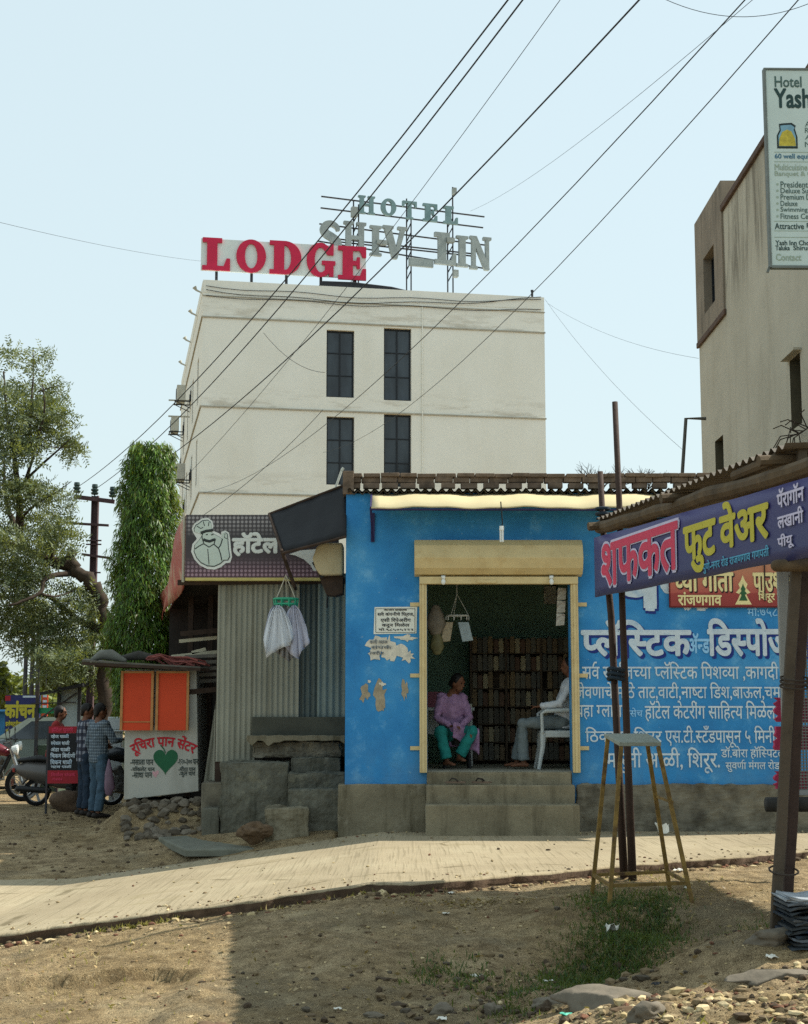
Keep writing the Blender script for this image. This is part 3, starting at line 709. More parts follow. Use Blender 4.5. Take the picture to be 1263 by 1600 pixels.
for tx, bx in (('च्या गाता', (1052, 896, 1144, 924)), ('पाउशाळा', (1176, 896, 1250, 924)), ('रांजणगाव', (1059, 926, 1126, 946)), ('शिरूर फोन', (1184, 924, 1236, 942))):
    q = pxbox(SP, *bx)
    if bx[1] < 900: write(tx, SP, (q[0] + .012, q[1] - .012, q[2] + .012, q[3] - .012), OUTL, RB, .05, .048, uv=True)
    write(tx, SP, q, YEL, RB, .03, .052, uv=True)
b = MB()
em = [(0, .16), (.02, .1), (.045, .06), (.03, .02), (.07, -.03), (.03, -.05), (.05, -.1), (.08, -.16), (-.08, -.16), (-.05, -.1), (-.03, -.05), (-.07, -.03), (-.03, .02), (-.045, .06), (-.02, .1)]
c0 = SP.pix(1160, 922); b.prism([(c0[0] + a * 1.35, c0[1] + d_ * 1.2) for a, d_ in em], (0, SY - .047, 0), (1, 0, 0), (0, 0, 1), (0, -1, 0), .003); b.build('emblem', YEL, RB)
b = MB(); b.prism([(c0[0] + a * .7, c0[1] - .03 + d_ * .7) for a, d_ in em], (0, SY - .051, 0), (1, 0, 0), (0, 0, 1), (0, -1, 0), .003); b.build('emblem', simple('green print', '2f5d3a', .6, .1, 9, 0), RB)
b = MB(); b.tube([SP.at(*SP.pix(1193, 880), .06), SP.at(*SP.pix(1194, 940), .06)], .008); b.build('stay_rod', OUTL, RB)

# ================================================================ HOTEL
HY = 56.0
H0 = P(318, 437, HY); HK = .19
HP = Plane((H0.x, H0.y, 0), (1, HK, 0))
HD = V((-HK, 1, 0)).normalized()                                 # into the depth
HZ = HP.pix(318, 437)[1]; HWID = HP.pix(852, 600)[0]; HDEP = 18.
hotel = thing('hotel_building', 'tall cream four storey lodge building with dark windows behind the shops', 'building', HP.at(HWID / 2, 0, -HDEP / 2))
m = Mat('cream hotel plaster', .9); c = m.ramp(m.noise(.5, 7, .6), [(.3, srgb('e2dfd3')), (.7, srgb('eae8de'))])
st = m.noise(1., 5, .6, m.map((1.6, 1.6, .25))); c = m.mix(m.ramp(st, [(.5, 0.), (.75, .14)]), c, srgb('bdb6a2'))
z = m.xyz()[2]
for zb in (HP.pix(318, 495)[1], HP.pix(318, 635)[1], HP.pix(318, 770)[1]):
    d = m.math('SUBTRACT', z, zb + .05); band = m.math('MULTIPLY', m.ramp(d, [(0., 1.), (.012, 1.), (.9, 0.)]), m.ramp(d, [(0., 0.), (.001, 1.)]))
    c = m.mix(m.math('MULTIPLY', band, m.ramp(m.noise(1.1, 7, .7, m.map((.5, .5, 2.5))), [(.5, 0.), (.62, .5)])), c, srgb('9d9079'))
m.color(c); m.bump(m.noise(6, 5), .12, .02); HCREAM = m.m
HSIDE = HCREAM
DGLASS = Mat('dark window glass', .12, 0, .5); oi_ = DGLASS.n.new('ShaderNodeObjectInfo'); DGLASS.color(DGLASS.mix(oi_.outputs['Random'], DGLASS.ramp(DGLASS.noise(1.1, 4, .6, DGLASS.map((1.6, 1.6, .5))), [(.38, srgb('1b2026')), (.62, srgb('3c464e'))]), srgb('2a3238'))); DGLASS = DGLASS.m
FRAMEB = simple('dark window frame', '1f2328', .5, .1)
HWIN = [(510, 517, 554, 620), (600, 514, 643, 625), (510, 652, 554, 757), (600, 648, 643, 760)]
holes = []
for x0, y0, x1, y1 in HWIN:
    a = HP.pix(x0, y1); d = HP.pix(x1, y0); holes.append((a[0], d[0], a[1], d[1]))
b = MB(); b.holed(HP, 0, HWID, 0, HZ, holes, .22)
Hs = Plane(HP.at(0, 0, -HDEP), -HD); SW = []                     # left side wall, seen end on
for zc in (HZ - 3.3, HZ - 6.5, HZ - 9.7, HZ - 12.9):
    for t in (2.2, 6.0, 10.2, 14.): SW.append((HDEP - t - .9, HDEP - t, zc - .95, zc + .85))
b.holed(Hs, 0, HDEP, 0, HZ, SW, .15)
b.quad(HP.at(HWID, 0, 0), HP.at(HWID, 0, -HDEP), HP.at(HWID, HZ, -HDEP), HP.at(HWID, HZ, 0)); b.quad(HP.at(0, 0, -HDEP), HP.at(HWID, 0, -HDEP), HP.at(HWID, HZ, -HDEP), HP.at(0, HZ, -HDEP))
b.quad(HP.at(0, HZ - .5, 0), HP.at(HWID, HZ - .5, 0), HP.at(HWID, HZ - .5, -HDEP), HP.at(0, HZ - .5, -HDEP))
hw = b.build('wall', HCREAM, hotel)
b = MB(); t_ = .16
def hbox(b, u0, u1, v0, v1, n0, n1):
    q = [HP.at(u, v, n) for u in (u0, u1) for v in (v0, v1) for n in (n0, n1)]
    b.add(q, [(0, 1, 3, 2), (4, 6, 7, 5), (0, 4, 5, 1), (2, 3, 7, 6), (0, 2, 6, 4), (1, 5, 7, 3)])
hbox(b, 0, HWID, HZ - .48, HZ + .0, -t_, .012); hbox(b, -.012, t_, HZ - .48, HZ + .003, -HDEP, -t_); hbox(b, HWID - t_, HWID + .01, HZ - .48, HZ + .003, -HDEP, -t_)
b.build('parapet', HCREAM, hotel)
b = MB()
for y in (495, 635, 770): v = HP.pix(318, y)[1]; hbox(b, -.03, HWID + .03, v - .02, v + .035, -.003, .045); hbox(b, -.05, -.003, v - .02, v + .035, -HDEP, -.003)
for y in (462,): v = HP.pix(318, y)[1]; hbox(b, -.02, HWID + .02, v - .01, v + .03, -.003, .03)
build_each(b, 'ledge', simple('shadow grey ledge', 'a8a293', .9, .15), hotel)  # ledge grey also stands in for the thin shadow line beneath
def window(pl, hole, depth, nx, ny, parent, glass=DGLASS, frame=FRAMEB, fw=.06):
    u0, u1, v0, v1 = hole; fr = MB()
    def bx(a, b_, c, d, n0, n1, mb):
        q = [pl.at(u, v, n) for u in (a, b_) for v in (c, d) for n in (n0, n1)]; mb.add(q, [(0, 1, 3, 2), (4, 6, 7, 5), (0, 4, 5, 1), (2, 3, 7, 6), (0, 2, 6, 4), (1, 5, 7, 3)])
    bx(u0 + .003, u1 - .003, v0 + .003, v0 + fw, -depth, -depth + .07, fr); bx(u0 + .003, u1 - .003, v1 - fw, v1 - .003, -depth, -depth + .07, fr)
    bx(u0 + .003, u0 + fw, v0 + fw, v1 - fw, -depth, -depth + .07, fr); bx(u1 - fw, u1 - .003, v0 + fw, v1 - fw, -depth, -depth + .07, fr)
    for i in range(1, nx): u = u0 + (u1 - u0) * i / nx; bx(u - fw / 2, u + fw / 2, v0 + fw, v1 - fw, -depth, -depth + .06, fr)
    for j in range(1, ny): v = v0 + (v1 - v0) * j / ny; bx(u0 + fw, u1 - fw, v - fw / 3, v + fw / 3, -depth, -depth + .055, fr)
    w = fr.build('window', frame, parent); g = MB(); bx(u0 + .01, u1 - .01, v0 + .01, v1 - .01, -depth - .03, -depth + .02, g); g.build('pane', glass, w); return w
for h_ in holes: window(HP, h_, .22, 2, 3, hotel)
for h_ in SW: window(Hs, h_, .13, 2, 2, hotel)
ACM = simple('grey air conditioner casing', 'b9b8ad', .6, .12, 5, .05, dirt='8d8a7d'); ACD = simple('dark fan grille', '2b2d2c', .6, .1)
for (px, py, t, w_) in ((299, 612, 8.2, 1.), (291, 662, 14.4, 1.), (297, 738, 7.2, 1.), (281, 720, 17.2, 1.), (290, 786, 12.5, 1.)):
    base = HP.at(0, 0, -t); zz_ = ZC + (1120 - py) * base.y / F
    fr = Matrix.Translation(V((base.x, base.y, zz_))) @ Matrix.Rotation(math.atan2(HD.y, HD.x) - math.pi / 2, 4, 'Z')
    b = MB(fr); b.box((-.42, 0, 0), (.36, .92, .66)); a = b.build('air_conditioner', ACM, hotel, bevel=.02)
    b = MB(fr); b.lathe([(.0, 0), (.26, 0), (.28, .012), (.0, .012)], (-.62, .12, 0), 'X', 20); b.build('grille', ACD, a)
    b = MB(fr)
    for y in (-.4, .4): b.bar((-.02, y, -.36), (-.7, y, -.36), .045); b.bar((-.02, y, -.36), (-.02, y, .1), .045); b.bar((-.66, y, -.36), (-.02, y, -.66), .03)
    b.bar((-.66, -.45, -.36), (-.66, .45, -.36), .045); b.build('bracket', FRAMEB, a)
b = MB()
for t, dz in ((9, .3), (9, -.4)): p = HP.at(0, HZ - 3.1 + dz, -t); b.bar(p, p - HP.U * .9, .06)
for t in (.6, 4, 8.5, 13): p = HP.at(0, HZ - .35, -t); b.tube([p, p - HP.U * .22 + V((0, 0, .1)), p - HP.U * .3 + V((0, 0, .22))], [.03, .04, .09], 8)
build_each(b, 'side_fitting', ACM, hotel)
b = MB(); p = HP.at(HP.pix(835, 462)[0], HZ, -.3); b.tube([p, p + V((0, 0, .32))], .045); b.tube([p + V((0, 0, .3)), p + V((0, 0, .36))], .06); b.build('vent_pipe', FRAMEB, hotel)
# drain pipe and cable runs stuck to the front
b = MB(); uu = HP.pix(660, 600)[0]; b.tube([HP.at(uu, 2, .03), HP.at(uu, HZ - .6, .03)], .025); b.build('drain_pipe', HCREAM, hotel)

# roof things: tarpaulin roll, low tank plinths
TARP = simple('black tarpaulin', '24252a', .7, .3, 5, .4, 12)
DARKST = simple('dark steel', '34363a', .6, .2, 6, .1, dirt='5a3f30', dscale=4)
b = MB(); q0 = HP.pix(497, 443); q1 = HP.pix(650, 452)
b.prism([(q0[0], q0[1] - .1), (q1[0] - .1, q1[1] - .25), (q1[0], q1[1] - .05), (q1[0] - .9, q1[1] + .12), (q0[0] + 1.4, q0[1] + .2), (q0[0] + .2, q0[1] + .18)], HP.at(0, 0, -1.1), HP.U, HP.V, HP.N, .9)
solo(b, 'tarpaulin', TARP, 'black tarpaulin bundle lying on the lodge roof edge under the red letters', 'tarpaulin', bevel=.03)
TANKM = simple('dark roof block', '4a4a46', .85, .2)
for (px, lab) in ((640, 'dark concrete block holding the middle mast of the roof sign'), (706, 'dark concrete block holding the right mast of the roof sign')):
    u = HP.pix(px, 440)[0]; b = MB(); hb = HZ + .02
    hbox(b, u - .32, u + .36, HZ - .45, hb + .12, -2.6, -1.9); hbox(b, u - .2, u + .3, hb + .123, hb + .24, -2.5, -2.0); solo(b, 'roof_block', TANKM, lab, 'concrete block', group='mast blocks on the lodge roof', bevel=.03)
# red lodge sign
lg = thing('lodge_sign', 'white board with big raised red slab letters standing on the roof edge', 'sign', HP.at(HP.pix(440, 437)[0], HZ, -.5))
LP = Plane(HP.at(0, 0, -.45), (1, HK, 0)); lu0, lv0 = LP.pix(314, 422); lu1, lv1 = LP.pix(572, 386)
b = MB()
def lbox(b, u0, u1, v0, v1, n0, n1, pl=LP):
    q = [pl.at(u, v, n) for u in (u0, u1) for v in (v0, v1) for n in (n0, n1)]; b.add(q, [(0, 1, 3, 2), (4, 6, 7, 5), (0, 4, 5, 1), (2, 3, 7, 6), (0, 2, 6, 4), (1, 5, 7, 3)])
lbox(b, lu0, lu1, lv0, LP.pix(314, 372)[1], -.08, 0); b.build('board', simple('white sign board', 'd4dcd8', .6, .05, 2, 0), lg)
b = MB()
for i in range(5): u = lu0 + .6 + (lu1 - lu0 - 1.) * i / 4; lbox(b, u - .05, u + .05, HZ - .1, lv0 + .6, -.18, -.085)
lbox(b, lu0, lu1, lv0 + .2, lv0 + .28, -.13, -.083); build_each(b, 'post', DARKST, lg)
REDL = simple('red sign letter', 'c21f45', .5, .08, 4, 0)
for ch, xa, xb, ya, yb in (('L', 316, 360, 374, 422), ('O', 369, 416, 376.5, 425.5), ('D', 421, 471, 379, 428), ('G', 479, 524, 381.5, 432.5), ('E', 528, 572, 387, 437)):
    a = LP.pix(xa, yb); d = LP.pix(xb, ya); letter(ch, LP, a[0], a[1], d[0], d[1], .09, .004, REDL, lg)
# steel frame sign behind
SK = .33; SPL = Plane(P(556, 400, 58.5).to_2d().to_3d(), (1, SK, 0))
rs = thing('roof_sign', 'steel frame on the lodge roof carrying grey channel letters with one letter missing', 'sign', SPL.at(SPL.pix(640, 400)[0], HZ - .5, 0))
b = MB()
for px, yt, yb in ((554, 312, 446), (562, 318, 446), (637, 309, 446), (644, 330, 446), (701, 338, 446), (709, 291, 446)):
    a = SPL.pix(px, yt); d = SPL.pix(px, yb); b.bar(SPL.at(a[0], a[1], -.12), SPL.at(a[0], HZ - .5, -.12), .055)
for x0, x1, y0, y1 in ((554, 562, 330, 440), (637, 644, 332, 436), (701, 709, 340, 440)):
    for k in range(7): a = SPL.pix(x0, y1 + (y0 - y1) * k / 7); d = SPL.pix(x1, y1 + (y0 - y1) * (k + 1) / 7); b.bar(SPL.at(*a, -.12), SPL.at(*d, -.12), .04)
for (xa, ya, xb, yb) in ((503, 306, 758, 338), (502, 324, 756, 355), (500, 349, 765, 383), (520, 376, 745, 400), (522, 372, 742, 396), (498, 376, 766, 420)):
    b.bar(SPL.at(*SPL.pix(xa, ya), -.07), SPL.at(*SPL.pix(xb, yb), -.07), .05)
b.build('mast_frame', DARKST, rs)
b = MB()
for (xa, ya, w_, h2) in ((548, 326, 9, 14), (706, 296, 5, 9), (707, 424, 7, 10), (587, 378, 16, 5), (696, 374, 12, 6)):
    a = SPL.pix(xa, ya + h2); d = SPL.pix(xa + w_, ya); lbox(b, a[0], d[0], a[1], d[1], .0, .22, SPL)
build_each(b, 'lamp_box', simple('sign lamp box', '8d938f', .6), rs)
CHAN = simple('grey channel letter', '8e9694', .5, .12, 4, .05, dirt='6c7474', dscale=3); CHAN2 = simple('green grey channel letter', '6f8a8c', .5, .12, 4, .05)
for ch, xa, xb, ya, yb in (('H', 559, 585, 309, 334), ('O', 594.5, 618, 313, 337), ('T', 628, 650, 317, 342), ('E', 660, 682, 321, 346), ('L', 692, 714, 325, 350)):
    a = SPL.pix(xa, yb); d = SPL.pix(xb, ya); letter(ch, SPL, a[0], a[1], d[0], d[1], .14, .0, CHAN2, rs)
for ch, xa, xb, ya, yb in (('S', 499, 533, 348, 396), ('H', 536, 571, 350, 397), ('I', 577, 595, 355, 400), ('V', 597, 635, 357, 404), ('L', 678, 711, 367, 413), ('I', 712, 730, 371, 417), ('N', 733, 766, 373, 421)):
    a = SPL.pix(xa, yb); d = SPL.pix(xb, ya); letter(ch, SPL, a[0], a[1], d[0], d[1], .16, .0, CHAN, rs)
b = MB(); a = SPL.pix(638, 414); d = SPL.pix(676, 407); lbox(b, a[0], d[0], a[1] - .05, d[1] + .0, .0, .14, SPL); b.build('fallen_letter', CHAN, rs, bevel=.02)

# ================================================================ RIGHT BUILDING
m = Mat('weathered cream plaster', .92); c = m.ramp(m.noise(.6, 7, .62), [(.3, srgb('aba493')), (.7, srgb('bbb4a3'))])
c = m.mix(m.ramp(m.noise(1., 6, .65, m.map((1.5, 1.5, .3))), [(.5, 0.), (.8, .35)]), c, srgb('847b6a'))
z = m.xyz()[2]; top = m.ramp(m.math('SUBTRACT', z, 11.), [(.1, 0.), (1., 1.)])
c = m.mix(m.math('MULTIPLY', top, m.ramp(m.noise(1., 6, .7, m.map((2.1, 2.1, .25)), .8), [(.45, 0.), (.62, .7)])), c, srgb('5f574a'))
c = m.mix(m.ramp(m.noise(5, 6, .7), [(.6, 0.), (.72, .35)]), c, srgb('c8c0ac'))
m.color(c); m.bump(m.noise(8, 6), .35, .02); RCREAM = m.m
RTOWER = streaky('grey stair tower plaster', '85796a', '4b443b', .92, .18, 3, .3, .7, .4, 9)
RRED = simple('red brown band', '58463c', .9, .2)
BX = 7.87; rb_ = thing('plastered_building', 'weathered cream building with small bare window openings at the right edge', 'building', (10.5, 32, 0))
RP = Plane((BX, 40, 0), (0, -1, 0))                                # u = 40 - Y
def rwin(px0, px1, yt, yb):
    a_ = RP.pix(px0, (yt + yb) / 2); d_ = RP.pix(px1, (yt + yb) / 2); return (a_[0], d_[0], RP.pix(px1, yb)[1], RP.pix(px1, yt)[1])
wh = [rwin(1235, 1252, 548, 662), rwin(1118, 1131, 678, 752), rwin(1180, 1196, 800, 900)]
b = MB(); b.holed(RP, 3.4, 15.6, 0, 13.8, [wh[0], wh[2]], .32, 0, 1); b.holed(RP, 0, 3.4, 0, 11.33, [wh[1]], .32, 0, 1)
b.quad(RP.at(0, 0), RP.at(0, 0, -6), RP.at(0, 13.8, -6), RP.at(0, 13.8)); b.quad(RP.at(15.6, 0), RP.at(15.6, 0, -6), RP.at(15.6, 13.8, -6), RP.at(15.6, 13.8))
b.quad(RP.at(0, 0, -6), RP.at(15.6, 0, -6), RP.at(15.6, 13.8, -6), RP.at(0, 13.8, -6)); b.quad(RP.at(0, 13.5, 0), RP.at(15.6, 13.5, 0), RP.at(15.6, 13.5, -6), RP.at(0, 13.5, -6))
b.build('wall', [RCREAM, simple('shade toned reveal', '57503f', .95, .2)], rb_)  # dark reveal tone puts the recess shade into the colour
b = MB(); b.box2(BX - .08, BX + .25, 24.4, 36.58, 13.803, 13.96); b.box2(BX - .07, BX - .002, 36.5, 40.05, 11.18, 11.33); build_each(b, 'coping', RRED, rb_, bevel=.02)
TP = Plane((BX - .05, 40, 0), (0, -1, 0)); t0_ = TP.pix(1100, 450); t1_ = TP.pix(1117, 450); tw = (t0_[0], t1_[0], TP.pix(1117, 470)[1], TP.pix(1117, 378)[1])
b = MB(); b.holed(TP, 0, 3.42, 11.33, 14.6, [tw], .3); b.quad(TP.at(3.42, 11.33), TP.at(3.42, 11.33, -1.9), TP.at(3.42, 14.6, -1.9), TP.at(3.42, 14.6)); b.quad(TP.at(0, 11.33), TP.at(0, 11.33, -1.9), TP.at(0, 14.6, -1.9), TP.at(0, 14.6))
b.quad(TP.at(0, 14.6), TP.at(3.42, 14.6), TP.at(3.42, 14.6, -1.9), TP.at(0, 14.6, -1.9)); b.quad(TP.at(0, 11.33), TP.at(3.42, 11.33), TP.at(3.42, 11.33, -.049), TP.at(0, 11.33, -.049)); b.quad(TP.at(0, 11.33, -1.9), TP.at(3.42, 11.33, -1.9), TP.at(3.42, 14.6, -1.9), TP.at(0, 14.6, -1.9))
b.build('stair_tower', RTOWER, rb_)
for k, h_ in enumerate(wh): window(RP, h_, .3, 1, 2, rb_, fw=.07)
window(TP, tw, .28, 2, 2, rb_)
b = MB(); u0, u1, v0, v1 = wh[0]; lbox(b, u0 - .12, u1 + .12, v1 + .02, v1 + .07, .002, .16, RP); b.build('sunshade', RCREAM, rb_)
b = MB(); PIPE = simple('grey pipe', '54524c', .6, .15)
p0 = P(1091, 654, 38.); b.tube([(p0.x + .2, 38, p0.z), (P(1072, 654, 38.).x, 38, p0.z), P(1066, 745, 38.), (P(1062, 800, 38.).x, 38, 4.0), (P(1060, 800, 38.).x, 38, 0)], .045)
solo(b, 'bent_pipe', PIPE, 'thin bent pipe rising beside the corner of the weathered cream building', 'pipe')
# hotel billboard hung from that building
YP = Plane((5.74, 24.2, 0), (1, .02, 0)); ys = thing('hanging_signboard', 'tall pale hotel billboard hung high on the building at the right edge', 'sign', YP.at(1.0, 8.5, 0))
q = pxbox(YP, 1206, 110, 1300, 415); yw = 1.95
GREYP = simple('pale flex print', 'bdcbc6', .55, .05, 2, 0)
b = MB(); lbox(b, q[0], q[0] + yw, q[1], q[3], -.12, 0, YP); b.build('panel', GREYP, ys, bevel=.01)
b = MB(); lbox(b, q[0] - .03, q[0], q[1] - .03, q[3] + .03, -.1, .02, YP); lbox(b, q[0], q[0] + yw, q[3], q[3] + .03, -.1, .02, YP); lbox(b, q[0], q[0] + yw, q[1] - .04, q[1], -.1, .02, YP)
b.bar(YP.at(q[0] - .06, q[1] - .1, -.05), YP.at(q[0] - .02, q[1], -.05), .04)
for v in (q[1] + .3, q[3] - .3): b.bar(YP.at(q[0] + .2, v, -.2), YP.at(BX - 5.74 + .05, v, -.2), .06)
b.build('frame', simple('sign frame', '6a706c', .6), ys)
TEAL = simple('dark teal print', '27413f', .6, .08, 9, 0); GRN = simple('grey green print', '4a625c', .6, .08, 9, 0); PALE = simple('faded print', '98a795', .6, .05, 9, 0); BLP = simple('blue print', '3d6d86', .6, .08, 9, 0)
YT = [('Hotel', 1211, 120, 1252, 136, GRN, .02), ('Yash Inn', 1211, 140, 1310, 168, TEAL, .03), ('60 well equipped rooms', 1211, 241, 1318, 250, BLP, .02), ('Multicuisine Restaurant', 1211, 257, 1312, 266, PALE, .01), ('Banquet & Conference', 1211, 268, 1316, 277, PALE, .01),
      ('Presidential Suite', 1220, 284, 1297, 293, GRN, .01), ('Deluxe Suite', 1220, 294, 1274, 302, GRN, .01), ('Premium Deluxe', 1220, 304, 1289, 312, GRN, .01), ('Deluxe', 1220, 314, 1246, 322, GRN, .01), ('Swimming Pool', 1220, 324, 1283, 333, GRN, .01), ('Fitness Centre', 1220, 334, 1281, 342, GRN, .01),
      ('Attractive', 1211, 349, 1256, 358, TEAL, .015), ('Packages', 1261, 349, 1302, 358, TEAL, .015), ('Yash Inn Chowk', 1212, 376, 1277, 383, TEAL, .02), ('Taluka', 1212, 384, 1234, 391, TEAL, .02), ('Shirur', 1240, 384, 1266, 391, TEAL, .02), ('Contact', 1213, 397, 1252, 407, PALE, .02), ('A/C', 1258, 190, 1280, 198, GRN, .0), ('Rooms', 1258, 200, 1290, 208, GRN, .0), ('And', 1258, 211, 1284, 218, GRN, .0), ('Meals', 1258, 222, 1290, 230, GRN, .0)]
for tx, xa, ya, xb, yb, mt, bo in YT: write(tx, YP, (xa, ya, xb, yb), mt, ys, bo, .004)
b = MB()
for y in (288, 298, 308, 318, 328, 338): p = YP.pix(1215, y); pts = [YP.at(p[0] + .02 * math.cos(a), p[1] + .02 * math.sin(a), .005) for a in [k * math.pi / 4 for k in range(8)]]; b.add(pts, [tuple(range(8))])
for y in (238, 253, 346, 361, 371): a = YP.pix(1210, y); lbox(b, a[0], q[0] + yw - .05, a[1], a[1] + .008, .003, .005, YP)
b.build('print_rule', PALE, ys)
b = MB(); cc = YP.pix(1230, 212)
rim = [(-.17, -.22), (.17, -.22), (.17, -.02), (.13, .12), (.15, .17), (.08, .22), (-.06, .21), (-.13, .2), (-.12, .1), (-.17, 0)]
b.prism([(cc[0] + x_, cc[1] + y_) for x_, y_ in rim], YP.at(0, 0, .003), YP.U, YP.V, YP.N, .002); b.build('picture', simple('dark picture border', '23302f', .6), ys)
b = MB(); b.prism([(cc[0] + x_ * .84, cc[1] + y_ * .84) for x_, y_ in rim], YP.at(0, 0, .006), YP.U, YP.V, YP.N, .002); b.build('picture', simple('picture sky', '7aa3b5', .6), ys)
b = MB(); b.prism([(cc[0] - .14, cc[1] - .18), (cc[0] + .14, cc[1] - .18), (cc[0] + .13, cc[1] - .06), (cc[0] + .07, cc[1] + .07), (cc[0], cc[1] + .1), (cc[0] - .08, cc[1] + .06), (cc[0] - .13, cc[1] - .05)], YP.at(0, 0, .009), YP.U, YP.V, YP.N, .002); b.build('picture', simple('yellow picture figure', 'b8a83f', .6, .3, 14, 0), ys)

# ================================================================ SHOP FRONT FITTINGS AND INTERIOR
def gz1(x, y): return float(ground_z(np.array([x]), np.array([y]))[0])
LAMPW = simple('white lamp glass', 'dfe3e0', .3, .03, 5, 0); BLACKP = simple('black plastic', '1d1f20', .5, .1)
bl = thing('bulb', 'white energy saving bulb hanging on a wire from the awning', 'lamp', P(784, 846, SY - .6))
p = P(784, 800, SY - .6); b = MB(); b.tube([(p.x - .01, p.y, 4.17), (p.x + .01, p.y, p.z - .15), (p.x, p.y, P(784, 822, SY - .6).z)], .008, 6); b.build('cord', BLACKP, bl)
t0 = P(784, 822, SY - .6); b = MB(); b.lathe([(.0, .0), (.028, .0), (.032, -.05), (.026, -.06), (0, -.06)], t0, 'Z', 12); b.build('socket', LAMPW, bl)
b = MB(); zz0 = t0.z - .06; zb = P(784, 846, SY - .6).z
for k in range(4):
    a = k * math.pi / 2 + .4; b.tube([(t0.x + .018 * math.cos(a), t0.y + .018 * math.sin(a), zz0), (t0.x + .018 * math.cos(a), t0.y + .018 * math.sin(a), zb)], .010, 8, dome=True)
b.build('glass_tube', LAMPW, bl)
for px, lab in ((693, 'small round lamp fixed under the left end of the shutter lintel'), (862, 'small round lamp fixed under the right end of the shutter lintel')):
    p = P(px, 909, SY - .16); b = MB(); b.ball(p, (.03, .03, .04), 12, 8); b.box((p.x, p.y + .04, p.z + .06), (.05, .08, .04)); solo(b, 'small_lamp', LAMPW, lab, 'lamp', group='round lamps on the shutter lintel', smooth=True)
# slippers
RUB = simple('brown rubber slipper', '6a5a4c', .8, .15); STRAP = simple('dark strap', '2b2522', .7)
for px, rz, lab in ((712, .2, 'left brown rubber slipper standing on the upper shop step'), (753, -.1, 'right brown rubber slipper standing on the upper shop step')):
    p = P(px, 1224, SY - .27); s_ = thing('slipper', lab, 'slipper', (p.x, SY - .27, .618), math.pi / 2 - .2 + rz, 'slippers on the shop step')
    Mx = W[s_.name]; sole = [(.0, -.13), (.035, -.12), (.04, -.05), (.045, .06), (.03, .12), (0, .135), (-.035, .11), (-.045, .05), (-.04, -.05), (-.035, -.12)]
    b = MB(Mx); b.prism(sole, (0, 0, 0), (1, 0, 0), (0, 1, 0), (0, 0, 1), .022); b.build('sole', RUB, s_)
    b = MB(Mx)
    for sx in (-1, 1): b.tube([(0, .08, .022), (sx * .018, .05, .06), (sx * .036, .0, .05), (sx * .042, -.03, .02)], .008, 6)
    b.build('strap', STRAP, s_)
# shelf rack with goods
m = Mat('dark rack wood', .8); m.color(m.ramp(m.noise(4, 4), [(.3, srgb('4a3f35')), (.7, srgb('6a5a48'))])); RACK = m.m
RKY = 22.9; rk = thing('shelf_rack', 'tall dark rack of shelves packed with goods inside the shop', 'shelf', (1.75, RKY, .76)); SHZ = [.82 + .262 * k for k in range(7)]
b = MB()
for x in (.98, 1.5, 2.02, 2.55): b.box2(x, x + .03, RKY, RKY + .35, .76, 2.62)
b.box2(.98, 2.58, RKY + .36, RKY + .39, .76, 2.62); b.build('frame', RACK, rk)
for z_ in SHZ: b = MB(); b.box2(1.0, 2.56, RKY + .06, RKY + .34, z_ - .012, z_); b.build('shelf', RACK, rk)
GOODS = [simple('goods ' + h, h, .6, .3, 14, 0, dirt='3a3128', dscale=16) for h in ('8a7452', '77705f', 'b3a684', '6f5340', '66645a', '5a5448', '7d6a50')]
protos = []
rnd = random.Random(21)
for k, g in enumerate(GOODS):
    h_ = .245 - .014 * (k % 4); b = MB(); b.prism([(-.036, 0), (.036, 0), (.038, h_ * .8), (.03, h_ * .86), (.031, h_), (-.031, h_), (-.03, h_ * .86), (-.038, h_ * .8)], (0, 0, 0), (1, 0, 0), (0, 0, 1), (0, -1, 0), .06)
    o = b.build('packet', g, bevel=.006); protos.append(o)
used = [False] * len(protos)
for r_, z_ in enumerate(SHZ):
    for i in range(19):
        if rnd.random() < .06: continue
        k = rnd.randrange(len(protos)); o = protos[k]
        if used[k]: o = copy_thing(o)
        used[k] = True; o.location = (1.05 + i * .08 + rnd.uniform(-.004, .004), RKY + .08 + rnd.uniform(0, .06), z_ + .001)
        tag(o, 'dull brownish packet standing among others on the dark shelves in the shop', 'packet', 'packets on the shop shelves')
# left interior: white table with boxes, hanging packets
TBL = simple('white laminate', 'b9bcb8', .6, .08)
tb = thing('table', 'white table with boxes at the left inside the shop', 'table', (.55, 22.2, .76))
b = MB(); b.box2(.28, 1.0, 21.95, 22.5, 1.54, 1.58); b.build('top', TBL, tb)
b = MB(); b.box2(.3, .98, 22.4, 22.44, 1.2, 1.54)
b.build('panel', TBL, tb)
for x in (.32, .95):
    for y in (21.98, 22.46): b = MB(); b.box2(x - .02, x + .02, y - .02, y + .02, .76, 1.54); b.build('leg', TBL, tb)
for x, w_, h_, mt, lab in ((.44, .22, .22, '8d5560', 'pinkish carton on the white table inside the shop'), (.66, .16, .12, 'c9cfd2', 'white carton on the white table inside the shop'), (.9, .14, .05, 'c9c4b4', 'flat pale carton at the right of the white table')):
    b = MB(); b.box((x, 22.2, 1.583 + h_ / 2), (w_, .2, h_)); b.box((x, 22.2, 1.584 + h_), (w_ * .98, .05, .003)); solo(b, 'carton', simple('carton ' + mt, mt, .8, .12), lab, 'box', bevel=.004)
hg = thing('hanging_rack', 'white round hanger ring with packets hung in the shop doorway', 'rack', P(714, 985, 20.9)); p = P(715, 962, 20.9)
WIRE = simple('white plastic', 'c9cbc4', .5, .05)
b = MB(); ringp = [(p.x + .155 * math.cos(a), p.y + .1 * math.sin(a), p.z) for a in [k * math.pi / 10 for k in range(21)]]; b.tube(ringp, .01, 6)
hk = P(714, 928, 20.9)
